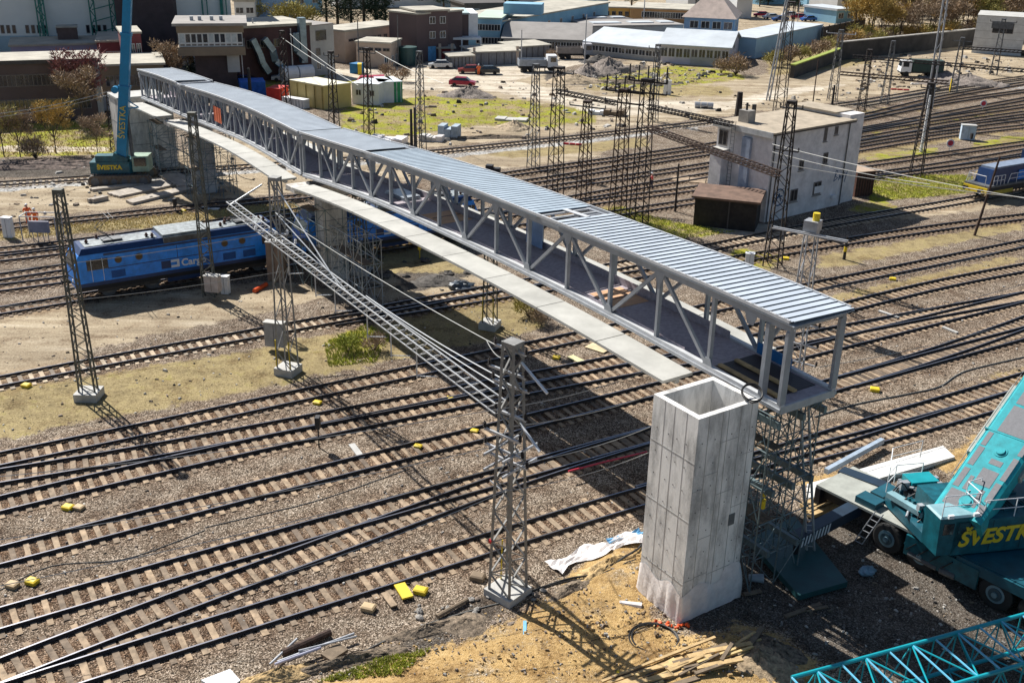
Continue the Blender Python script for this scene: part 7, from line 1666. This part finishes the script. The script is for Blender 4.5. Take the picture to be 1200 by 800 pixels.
boards('yellow painted switch cover board by the lowest track', ((468, 684), (478, 700)), .5, .08, m_yellow, 'cover_board', .12)
boards('pale board left of the yellow switch cover', ((450, 694), (462, 710)), .3, .06, m_sl_wood, 'cover_board', .1)
boards('pale yellow cover board below the slab walkway edge', ((668, 417), (682, 424)), .55, .06, M('pale_yellow_board', (.6, .55, .3)), 'cover_board'); boards('large pale cover board beside the slab walkway edge', ((690, 404), (712, 411)), 1.0, .05, M('pale_tan_board', (.62, .5, .3)), 'cover_board')
boards('pale concrete slab scrap between the rails under the mast', ((412, 520), (424, 536)), .35, .06, m_conc, 'concrete_scrap', .02); boards('pale concrete strip beside the second main track right of the bridge', ((1030, 364), (1053, 372)), .25, .1, m_conc, 'concrete_scrap', .02); boards('pale concrete strip beside the turnout right of the bridge', ((1105, 383), (1122, 390)), .25, .1, m_conc, 'concrete_scrap', .02)
boards('long thin pale steel bar on the shaded gravel right of the shaft', ((968, 552), (1034, 516)), .25, .3, M('pale_steel_bar', (.35, .42, .5), .4), 'steel_bar', .3)
boards('blue painted post standing on the soil below the central mast', ((615, 752), (615, 728)), .14, .12, M('light_blue_paint', (.2, .5, .75)), 'blue_post', .1)
boards('yellow tipped stake at the left end of the wood pile', ((724, 800), (724, 786)), .12, .12, m_yellow, 'stake', .1)
# scrap pipes near the bottom track
PG = 'pipes lying by the lowest track'
for i, (a, b_, r, m, lab) in enumerate([((331, 765), (387, 740), .16, m_rust, 'thick rusty pipe on the soil bank by the lowest track'), ((316, 778), (348, 748), .05, m_steel, 'thin pale rod crossing the rusty pipe'), ((325, 775), (415, 742), .06, m_steel, 'long silver pipe right of the rusty pipe'), ((322, 778), (376, 758), .06, M('lilac_pipe', (.4, .4, .5)), 'short lilac pipe at the bottom of the pipe bundle'), ((350, 762), (418, 745), .04, m_steel, 'thin silver rod on top of the pipe bundle')]):
    p, q = G(*a, .2+.06*i), G(*b_, .2+.06*i); mb = MB(); mb.tube(p, q, r, 10); tag(mb.build('pipe', m, None, (p.x, p.y, 0)), lab, 'pipe', PG)
boards('crushed pale crate board right of the pipe bundle', ((386, 760), (398, 768)), .9, .12, m_wood_d, 'crate_board', .2)
p, q = G(512, 722, .15), G(548, 702, .15); mb = MB(); mb.tube(p, q, .1, 8); tag(mb.build('log', m_wood_d, None, (p.x, p.y, 0)), 'weathered log on the soil left of the central mast', 'log')
# cables on the ground
def ground_cable(label, pts, r=.05, mat=None):
    P = [G(a, b_, .06+.3*0) for a, b_ in pts]; S = spline(P, .5); r = r*.6; mb = MB(); mb.path([Vector((p.x, p.y, gz(p.x, p.y)+r)) for p in S], r, 5); tag(mb.build('ground_cable', mat or m_cable, None, tuple(P[0])), label, 'cable')
ground_cable('thick black cable bundle from the central mast foot to the shaft', [(592, 704), (630, 690), (660, 680), (700, 672), (740, 655), (752, 640)], .09); ground_cable('thin black cable along the cable bundle by the shaft', [(600, 706), (650, 684), (700, 676), (745, 662)], .05)
ground_cable('black cable trailing left from the central mast foot', [(592, 704), (560, 712), (500, 730), (450, 750), (400, 775), (330, 800)], .05, M('grey_hose', (.16, .16, .15))); ground_cable('dark hose from the orange netting across the sand', [(768, 733), (740, 745), (700, 752), (690, 760)], .03)
ground_cable('long grey cable over the gravel right of the open bridge end', [(955, 488), (1000, 474), (1060, 462), (1100, 453), (1120, 440), (1140, 432), (1200, 418)], .08, M('grey_hose', (.16, .16, .15)))
ground_cable('dark cable line along the third straight track', [(0, 622), (100, 598), (240, 617), (340, 594), (480, 552)][0:0] or [(240, 617), (300, 603), (380, 583), (480, 548)], .04, M('grey_hose', (.16, .16, .15))); ground_cable('dark cable line above the turnout at the lower left', [(0, 690), (60, 662), (140, 655), (200, 636), (240, 620)], .04, M('grey_hose', (.16, .16, .15)))
ground_cable('black cable loop hanging on the ground under the second span', [(272, 180), (276, 200), (285, 208), (298, 211)], .06)
m_trench = M('trench_boards', (.62, .6, .56), .6, 0, .15, 3)
def cloth_strip(label, pts, w, mat, name, seed=2):
    P = spline([G(a, b_, 0) for a, b_ in pts], .25); rnd = random.Random(seed); mb = MB(); cols_ = 7; vs = []
    for i, p in enumerate(P):
        d = (P[min(i+1, len(P)-1)]-P[max(0, i-1)]).normalized(); s = Vector((-d.y, d.x, 0))
        for j in range(cols_): vs.append((p.x+s.x*w*(j/(cols_-1)-.5)*(1+.35*math.sin(i*.7+seed))+rnd.uniform(-.02,.02), p.y+s.y*w*(j/(cols_-1)-.5)*(1+.35*math.sin(i*.7+seed))+rnd.uniform(-.02,.02), gz(p.x, p.y)+.1+.07*math.sin(i*.9+j*1.3)+rnd.uniform(0, .06)))
    mb.add(vs, [(i*cols_+j, i*cols_+j+1, (i+1)*cols_+j+1, (i+1)*cols_+j) for i in range(len(P)-1) for j in range(cols_-1)])
    tag(mb.build(name, mat, None, tuple(P[0])), label, 'plastic sheet')
cloth_strip('crumpled white plastic sheet along the excavated edge left of the shaft', [(648, 668), (675, 655), (710, 644), (752, 630)], .9, m_plast, 'plastic_sheet'); cloth_strip('blue strip of tarpaulin along the excavated edge next to the shaft', [(712, 638), (735, 632), (752, 626)], .35, M('blue_tarp', (.15, .4, .65)), 'tarpaulin_strip', 3)
# foundation block of the central mast gets rubble around it
for i in range(26):
    rr = random.Random(i+50); px = rr.uniform(480, 640); py = rr.uniform(690, 735); g = G(px, py); s = rr.uniform(.06, .2); low_bag(Vector((g.x, g.y, s*.3)), s, s*rr.uniform(.6, 1), s*.6, 'stone', m_conc_d if i % 3 else M('brown_stone', (.24, .19, .15), .9), 'loose stone lying on the soil around the central mast foundation', 'stone', i, rr.uniform(0, 3), 'loose stones by the central mast', 7, 5, .2)
# wood pile
rw = random.Random(77)
WG = 'boards in the wood pile'
n = 0
for i in range(90):
    f = rw.random(); cx_, cy_ = 738+128*f+rw.uniform(-20, 20), 800-44*f+rw.uniform(-8, 18); an = R(rw.choice([24, 27, 30, 34, 20, 55])+rw.uniform(-6, 6)); L_ = rw.uniform(.6, 2.2); lv = rw.randint(0, 5)
    g = G(cx_, cy_, .08+lv*.1); d = Vector((math.cos(an), math.sin(an), rw.uniform(-.06, .06))); w = rw.choice([.1, .15, .22]); mb = MB(); mb.beam(g-d*L_/2, g+d*L_/2, w, .09)
    tag(mb.build('timber_board', [m_wood, M('fresh_yellow_timber', (.6, .44, .2), .8, 0, .15, 2), m_wood_d][i % 3], None, tuple(g)), 'loose sawn board in the wood pile at the bottom, below the shaft', 'board', WG)
for a, b_, lab in [((705, 798), (838, 746), 'long thin batten along the back edge of the wood pile'), ((712, 800), (800, 770), 'second long batten in front of the longest one'), ((845, 766), (885, 740), 'pale plank at the right end of the wood pile')]: boards(lab, (a, b_), .12, .07, m_wood, 'timber_board', .4)
boards('single pale plank on the shaded ground right of the steel plate', ((920, 722), (962, 707)), .2, .06, m_wood_d, 'timber_board'); boards('second plank next to it on the shaded ground', ((945, 715), (970, 710)), .15, .06, m_wood_d, 'timber_board'); boards('grey plank at the foot of the dark steel plate', ((872, 696), (892, 692)), .22, .06, m_wood_d, 'timber_board')
# steel plates and slabs round the crane
t = MB(); z0, z1 = .12, .4
P_ = [G(876, 640), G(935, 706), G(992, 690), G(930, 612)]
t.hexa([Vector((p.x, p.y, z0)) for p in P_], [Vector((p.x, p.y, z1)) for p in P_]); tag(t.build('steel_plate', M('dark_green_plate', (.012, .07, .075), .55, 0, .2, 1), None, tuple(P_[0])), 'large dark green steel plate on the ground under the outrigger', 'steel plate')
t = MB(); P_ = [G(945, 572), G(1104, 527), G(1118, 540), G(945, 590)]
t.hexa([Vector((p.x, p.y, .0)) for p in P_], [Vector((p.x, p.y, .28)) for p in P_]); tag(t.build('concrete_slab', M('white_slab', (.68, .67, .64), .8), None, tuple(P_[0])), 'long white concrete slab behind the mobile crane', 'concrete slab')
t = MB(); P_ = [G(938, 598), G(985, 580), G(990, 596), G(950, 612)]
for k in range(4):
    a = P_[0].lerp(P_[3], k/4+.1); c = P_[1].lerp(P_[2], k/4+.1); t.beam(a+Vector((0,0,.3)), c+Vector((0,0,.3)), .35, .2)
tag(t.build('timber_mat', m_wood, None, tuple(P_[0])), 'fresh timber mat lying between the trestle and the crane', 'timber mat')
g = G(1016, 672); low_bag(Vector((g.x, g.y, .15)), .42, .3, .22, 'wrapped_bundle', M('pale_blue_wrap', (.2, .32, .4), .4), 'pale blue wrapped bundle on the shaded ground left of the crane wheel', 'bundle', 5, .3)
g = G(886, 681); mb = MB(); mb.tube(Vector((g.x-.35, g.y, .2)), Vector((g.x+.3, g.y-.1, .25)), .16, 10, .22); tag(mb.build('crumpled_foil', M('clear_foil', (.3, .36, .4), .3), None, tuple(g)), 'crumpled transparent foil tube beside the dark steel plate', 'foil')
g = G(898, 560); t = thing('chain_hoist', 'yellow chain hoist hanging inside the dark trestle tower', 'hoist', tuple(g)); c = bp(48.2, .3, 5.0)
for dz in (0, -.6): mb = MB(); mb.tube(c+Vector((0,0,dz)), c+Vector((0,0,dz-.4)), .13, 8); mb.build('hoist_body', m_yellow, t)
mb = MB(); mb.tube(c, c+Vector((0,0,2.5)), .02, 5); mb.build('chain', m_steel_d, t)
# black sheets, rolls and pallets in the middle distance
for lab, px, dims, m, nm, cat in [('stack of pale blue concrete rings above the bridge roof', (527, 161), (2.6, 2.0, 1.6), M('pale_blue_concrete', (.33, .4, .46)), 'concrete_block_stack', 'concrete blocks'), ('white wrapped pallet left of the concrete rings', (508, 165), (2.6, 1.4, .7), m_plast, 'wrapped_pallet', 'pallet'),
      ('white building material bags behind the bridge roof', (455, 168), (4.5, 2.5, .8), m_plast, 'material_bags', 'bags'), ('long pale slab in the excavated field', (600, 141), (4.5, 2.0, .3), m_conc, 'concrete_slab', 'concrete slab'), ('white and grey bundles beside the road left of the horned masts', (700, 134), (2.6, 1.2, .6), m_white, 'wrapped_pallet', 'pallet'),
      ('dark pallet stack in the middle of the dirt yard', (720, 135), (3, 1.8, .8), m_wood_d, 'pallet_stack', 'pallet'), ('grey cable drum group near the signal house chimney', (825, 127), (2.8, 1.6, .9), m_steel, 'drum_group', 'cable drums'), ('red plastic pipes on the ballast', (671, 170), (2.4, 1.2, .25), m_red, 'pipe_stack', 'pipes'),
      ('red pipe pile near the newly laid track at the right', (1055, 106), (3, 1.2, .25), m_red, 'pipe_stack', 'pipes'), ('grey concrete pallet near the excavated edge', (500, 165), (1.6, 1.4, .8), m_conc, 'concrete_block_stack', 'concrete blocks'), ('pale timber walkway across the sidings left of the signal house', (818, 212), (5.5, 2.2, .12), m_sl_wood, 'timber_walkway', 'walkway'),
      ('white panel on the grass beside the far slim mast', (247, 245), (1.8, .5, .15), m_white, 'panel', 'panel'), ('dark block buffer behind the bridge roof', (578, 205), (1.6, .8, 1.1), m_black, 'buffer_stop', 'buffer stop')]:
    g = G(*px); t = thing(nm, lab, cat, tuple(g), R(-12)); L_, W_2, H_ = dims; k = 3 if L_ > 2 else 2
    for i in range(k):
        mb = MB(); x0 = -L_/2+L_*i/k; hh_ = H_*(1-.25*(i % 2))
        if 'drum' in nm or 'pipe' in nm: mb.tube((x0, 0, H_/2), (x0+L_/k*.9, .1, H_/2), H_/2, 12)
        else: mb.box(x0, -W_2/2, 0, x0+L_/k*.94, W_2/2, hh_)
        mb.build('piece', m, t)
for i in range(22):
    rr = random.Random(i+90); px, py = rr.uniform(415, 560), rr.uniform(298, 345)
    if py < 290+ (px-415)*.15: continue
    g = G(px, py); s = rr.uniform(.15, .5); low_bag(Vector((g.x, g.y, s*.2)), s, s*.8, s*.5, 'rubble_lump', MATS['dark_rubble'] if 'dark_rubble' in MATS else m_heap, 'dark rubble lump on the dirt strip right of the pier', 'rubble', i, 0, 'rubble right of the pier', 7, 5, .25)
g = G(540, 338); t = thing('tarpaulin_heap', 'dark crumpled tarpaulin lying under the slab walkway', 'tarpaulin', tuple(g)); mb = MB(); mb.blob((g.x, g.y, .2), 1.0, .6, .4, 14, 8, .25, 0); mb.build('sheet', M('dark_tarp', (.08, .1, .12), .4), t)
p, q = G(298, 341, .15), G(312, 333, .15); mb = MB(); mb.tube(p, q, .18, 12); tag(mb.build('orange_pipe', M('orange_pipe', (.75, .1, .02), .4), None, tuple(p)), 'short orange pipe lying in the locomotive shadow', 'pipe')
# low signals, sign boards
def dwarf(label, px, h, m=m_black, top=None):
    g = G(*px); t = thing('dwarf_signal', label, 'signal', tuple(g)); mb = MB(); mb.tube(g, g+Vector((0, 0, h)), .04, 6); mb.build('post', m, t); mb = MB(); mb.beam(g+Vector((0, 0, h)), g+Vector((0, 0, h+.7)), .42, .25); mb.build('signal_head', top or m_black, t)
dwarf('black lattice dwarf signal above the third straight track', (374, 524), 1.2); dwarf('yellow black striped signal left of the spoil mound', (492, 304), .9, m_yellow, m_yellow); dwarf('short signal at the far side of the dirt strip', (206, 248), .6); dwarf('short twin signal near the signal house shed', (840, 250), 1.0)
dwarf('low signal in the buffer of the pale right sidings', (1137, 168), .6)
for px, lab in [((1112, 178), 'round white and red disc sign before the siding grass, lower one'), ((1151, 130), 'round white and red disc sign between upper sidings')]:
    g = G(*px); t = thing('disc_sign', lab, 'sign', tuple(g)); mb = MB(); mb.tube(g, g+Vector((0,0,.9)), .04, 6); mb.build('post', m_steel, t); mb = MB(); mb.tube(g+Vector((0,0,1.1)), g+Vector((0,-.04,1.1)), .5, 18); mb.build('disc', m_white, t); mb = MB(); mb.tube(g+Vector((0,-.041,1.1)), g+Vector((0,-.06,1.1)), .34, 18); mb.build('red_center', M('disc_red', (.6, .05, .08)), t)
# framed notice panel with the workers
g = G(46, 283); t = thing('equipment_frame', 'grey equipment panel in a tube frame in front of the orange dressed workers', 'equipment frame', tuple(g))
for dx in (-1.4, 1.6):
    for dy in (0, 1.4): mb = MB(); mb.tube(g+Vector((dx, dy, 0)), g+Vector((dx, dy, 2.2)), .05, 6); mb.build('leg', m_steel, t)
mb = MB(); mb.beam(g+Vector((-1.4, 0, 2.2)), g+Vector((1.6, 0, 2.2)), .07); mb.beam(g+Vector((-1.4, 1.4, 2.2)), g+Vector((1.6, 1.4, 2.2)), .07); mb.beam(g+Vector((-1.4, 0, 2.2)), g+Vector((-1.4, 1.4, 2.2)), .07); mb.build('top_frame', m_steel, t)
mb = MB(); mb.beam(g+Vector((-.6, -.1, 1.35)), g+Vector((1.1, -.1, 1.35)), .2, 1.0); mb.build('panel', M('lilac_grey_panel', (.3, .3, .36)), t)
for dx in (-.4, 0, .5, .9): mb = MB(); mb.tube(g+Vector((dx, -.1, 0)), g+Vector((dx, -.1, .85)), .04, 5); mb.build('leg', m_steel, t)

# ------------------------------------------------------------------ people
def person(label, px, rot, top, legs, lean=0.0, arms=((.28, .05, .95), (-.3, .25, 1.05)), z=0, stride=.18):
    g = G(px[0], px[1], z); t = thing('person', label, 'person', tuple(g), rot)
    V = [(0, 0, .95), (0, lean*.3, 1.2), (0, lean*.6, 1.42), (0, lean*.75, 1.52), (0, lean*.85, 1.62), (0, lean*.9, 1.74),
         (.12, 0, .9), (.13, stride, .5), (.13, stride*.6, .08), (.14, stride*.6+.14, .04), (-.12, 0, .9), (-.13, -stride*.4, .5), (-.13, -stride, .08), (-.14, -stride+.14, .04),
         (.2, lean*.6, 1.42), ((.2+arms[0][0])/1.6+.05, arms[0][1]/2, 1.18), arms[0], (-.2, lean*.6, 1.42), ((-.2+arms[1][0])/1.6-.05, arms[1][1]/2, 1.18), arms[1]]
    E = [(0,1),(1,2),(2,3),(3,4),(4,5),(0,6),(6,7),(7,8),(8,9),(0,10),(10,11),(11,12),(12,13),(2,14),(14,15),(15,16),(2,17),(17,18),(18,19)]
    rad = [.15,.15,.17,.06,.1,.09,.1,.075,.05,.04,.1,.075,.05,.04,.07,.05,.04,.07,.05,.04]
    def skin(name, V, E, rad, mat, parent):
        me = bpy.data.meshes.new(name); me.from_pydata(V, E, []); o = bpy.data.objects.new(name, me); COL.objects.link(o); o.parent = parent
        me.materials.append(mat); o.modifiers.new('s', 'SKIN'); o.modifiers.new('d', 'SUBSURF').levels = 1; o.modifiers['d'].render_levels = 1
        if not me.skin_vertices: me.attributes
        for i, r in enumerate(rad): me.skin_vertices[0].data[i].radius = (r, r)
        me.skin_vertices[0].data[0].use_root = True; return o
    try:
        skin('body', V, E, rad, M('skin_tone', (.5, .3, .2)), t)
        # clothing follows the body
        vi = [0, 1, 2, 14, 15, 17, 18]; e2 = [(0,1),(1,2),(2,3),(3,4),(2,5),(5,6)]
        skin('jacket', [V[i] for i in vi], e2, [.18,.19,.2,.1,.075,.1,.075], top, t)
        vi = [0, 6, 7, 8, 10, 11, 12]; e3 = [(0,1),(1,2),(2,3),(0,4),(4,5),(5,6)]
        skin('trousers', [V[i] for i in vi], e3, [.17,.125,.1,.08,.125,.1,.08], legs, t)
    except Exception as ex: print('person', ex)
    mb = MB(); mb.blob((0, lean*.9, 1.74), .13, .15, .12, 12, 7, 0, 1.7); mb.build('helmet', m_white, t)
m_or = M('orange_workwear', (.85, .16, .03), .7, 0, .08); m_dk = M('dark_trousers', (.03, .03, .05), .8)
person('person in orange workwear standing behind the equipment frame, left one', (34, 262), R(20), m_or, m_or, .1)
person('person in orange workwear bending towards the equipment frame, right one', (43, 266), R(-160), m_or, m_or, .3, ((.3, .4, .9), (-.2, .45, .95)))
person('person in orange workwear standing between the two cars on the dirt road', (561, 88), R(10), m_or, m_or, .05)
person('person in red workwear walking along the sidings left of the signal house', (763, 222), R(80), m_red, m_dk, .05)
# tufts of grass, counted by nobody
def tufts(name, label, poly, n, hgt, mat, seed):
    P = [G(a, b_) for a, b_ in poly]; xs = [p.x for p in P]; ys = [p.y for p in P]; rnd = random.Random(seed); mb = MB(); pw = [(p.x, p.y) for p in P]; k = 0
    while k < n:
        x, y = rnd.uniform(min(xs), max(xs)), rnd.uniform(min(ys), max(ys))
        if not inside(pw, np.array([x]), np.array([y]))[0]: continue
        k += 1; z = gz(x, y)
        for _ in range(4):
            a = rnd.uniform(0, 6.28); h = hgt*rnd.uniform(.25, .7); w = hgt*.1; dx, dy = math.cos(a), math.sin(a)
            mb.add([(x-dy*w, y+dx*w, z), (x+dy*w, y-dx*w, z), (x+dx*h*.5, y+dy*h*.5, z+h)], [(0, 1, 2)])
    o = mb.build(name, mat); tag(o, label, 'grass', None, 'stuff')
m_tg = M('green_blades', (.42, .44, .07), .9, 0, .35, 2); m_td = M('straw_blades', (.62, .5, .2), .9, 0, .35, 2)
tufts('grass', 'fresh green grass at the bottom edge below the lowest track', [(370, 800), (440, 775), (505, 762), (470, 800)], 1300, .22, m_tg, 1)
tufts('grass', 'tufts of green grass under the gantry', [(380, 402), (430, 380), (458, 395), (440, 425), (385, 430)], 1600, .3, m_tg, 2)
tufts('grass', 'dry yellow grass around the mast foundations', [(-10, 462), (240, 420), (400, 388), (480, 372), (560, 350), (612, 352), (645, 382), (560, 402), (470, 420), (240, 470), (-10, 520)], 3500, .1, m_td, 3)
tufts('grass', 'yellow grass strip behind the blue locomotive', [(-40, 274), (230, 248), (350, 236), (350, 252), (-40, 285)], 4500, .25, m_td, 4)
tufts('grass', 'green grass beside the wooden shed', [(690, 262), (720, 242), (800, 262), (862, 272), (800, 280), (700, 270)], 3500, .25, m_tg, 5)
tufts('grass', 'green grass in front of the diesel locomotive', [(1015, 208), (1080, 205), (1140, 205), (1140, 226), (1080, 232), (1020, 236)], 3500, .3, m_tg, 6)
tufts('grass', 'meadow grass at the left beyond the crane', [(-40, 150), (135, 140), (140, 180), (-40, 186)], 2500, .4, m_td, 7)
tufts('grass', 'rough meadow grass in the far yard', [(400, 125), (500, 112), (640, 122), (720, 128), (640, 142), (540, 150), (440, 165), (400, 158)], 2200, .22, m_td, 8)
tufts('grass', 'rough grass in front of the white roofed hall', [(700, 88), (880, 92), (790, 102), (700, 105)], 1000, .25, m_td, 9)

# scattered stones and scraps nobody could count
def scatter(name, label, polys, n, smin, smax, mat, seed):
    rnd = random.Random(seed); mb = MB(); P = [[tuple(G(a, b_).xy) for a, b_ in p] for p in polys]; k = 0; m_n = len(mat)
    while k < n:
        p = rnd.choice(P); xs = [q[0] for q in p]; ys = [q[1] for q in p]; x, y = rnd.uniform(min(xs), max(xs)), rnd.uniform(min(ys), max(ys))
        if not inside(p, np.array([x]), np.array([y]))[0]: continue
        k += 1; cl = rnd.uniform(0, 1)**2; s = smin+(smax-smin)*rnd.random()**3; a = rnd.uniform(0, 3.14); z = gz(x, y); c, d = math.cos(a), math.sin(a); l = s*rnd.uniform(1, 2.6); h = s*rnd.uniform(.3, .9); mb.mi = rnd.randrange(m_n)
        q = [(x+(u*l)*c-(v*s)*d+rnd.uniform(-.2,.2)*s, y+(u*l)*d+(v*s)*c+rnd.uniform(-.2,.2)*s) for u, v in ((-.5,-.5),(.5,-.5),(.5,.5),(-.5,.5))]
        mb.hexa([(e, f, z-.02) for e, f in q], [(x+(e-x)*.7, y+(f-y)*.7, z+h*rnd.uniform(.7, 1.2)) for e, f in q])
    tag(mb.build(name, mat), label, 'rubble', None, 'stuff')
mm = [m_conc_d, M('brown_stone', (.24, .19, .15)), m_wood_d, M('dark_scrap', (.04, .035, .03), .9), M('pale_scrap', (.5, .47, .42), .9)]
scatter('rubble', 'scattered stones and scraps over the far dirt yard', [[(420,110),(560,95),(760,100),(900,110),(1100,95),(1100,104),(850,136),(600,164),(480,175),(400,165)], [(640,85),(770,72),(860,90),(720,110)], [(1000,62),(1200,70),(1200,88),(1000,112)]], 1500, .1, .6, mm, 3)
scatter('rubble', 'scattered stones and scraps around the crawler crane and far piers', [[(-20,190),(240,175),(330,200),(230,236),(-20,258)], [(240,180),(420,190),(560,200),(330,228)]], 500, .06, .4, mm, 4)
scatter('rubble', 'small stones on the dirt strip and grass by the near masts', [[(-20,378),(330,330),(560,320),(560,350),(240,420),(-20,455)], [(-20,462),(240,420),(620,352),(640,385),(240,472),(-20,520)]], 700, .03, .15, mm, 5)
scatter('rubble', 'clods and chips on the dug up soil below the central mast and shaft', [[(300,800),(500,735),(640,700),(750,640),(790,740),(890,735),(960,790),(900,800)]], 1700, .02, .1, [M('brown_stone', ()), m_conc_d, M('clay_clod', (.5, .34, .15), .95), MATS['clay_clod'], M('dark_clod', (.2, .14, .08), .95)], 6)
scatter('rubble', 'chips and clods on the shaded ground round the mobile crane', [[(860,690),(1000,620),(1190,720),(1190,780),(960,770)]], 600, .02, .11, mm, 7)
scatter('rubble', 'odd stones and litter between the near tracks', [[(0,610),(480,500),(720,445),(740,600),(480,700),(0,780)], [(960,330),(1200,290),(1200,440),(960,480)]], 1400, .03, .12, mm, 8)

P_ = [G(236, 800), G(270, 787), G(282, 800), G(262, 815)]
t = MB(); t.hexa([Vector((p.x, p.y, .05)) for p in P_], [Vector((p.x, p.y, .16)) for p in P_]); tag(t.build('insulation_board', m_white, None, tuple(P_[0])), 'white panel lying at the bottom edge below the lowest track', 'board')
P_ = [G(404, 812), G(424, 796), G(452, 800), G(448, 815)]
t = MB(); t.hexa([Vector((p.x, p.y, .03)) for p in P_], [Vector((p.x, p.y, .1)) for p in P_]); tag(t.build('plywood_sheet', m_wood, None, tuple(P_[0])), 'plywood sheet cut by the bottom edge next to the green grass', 'board')
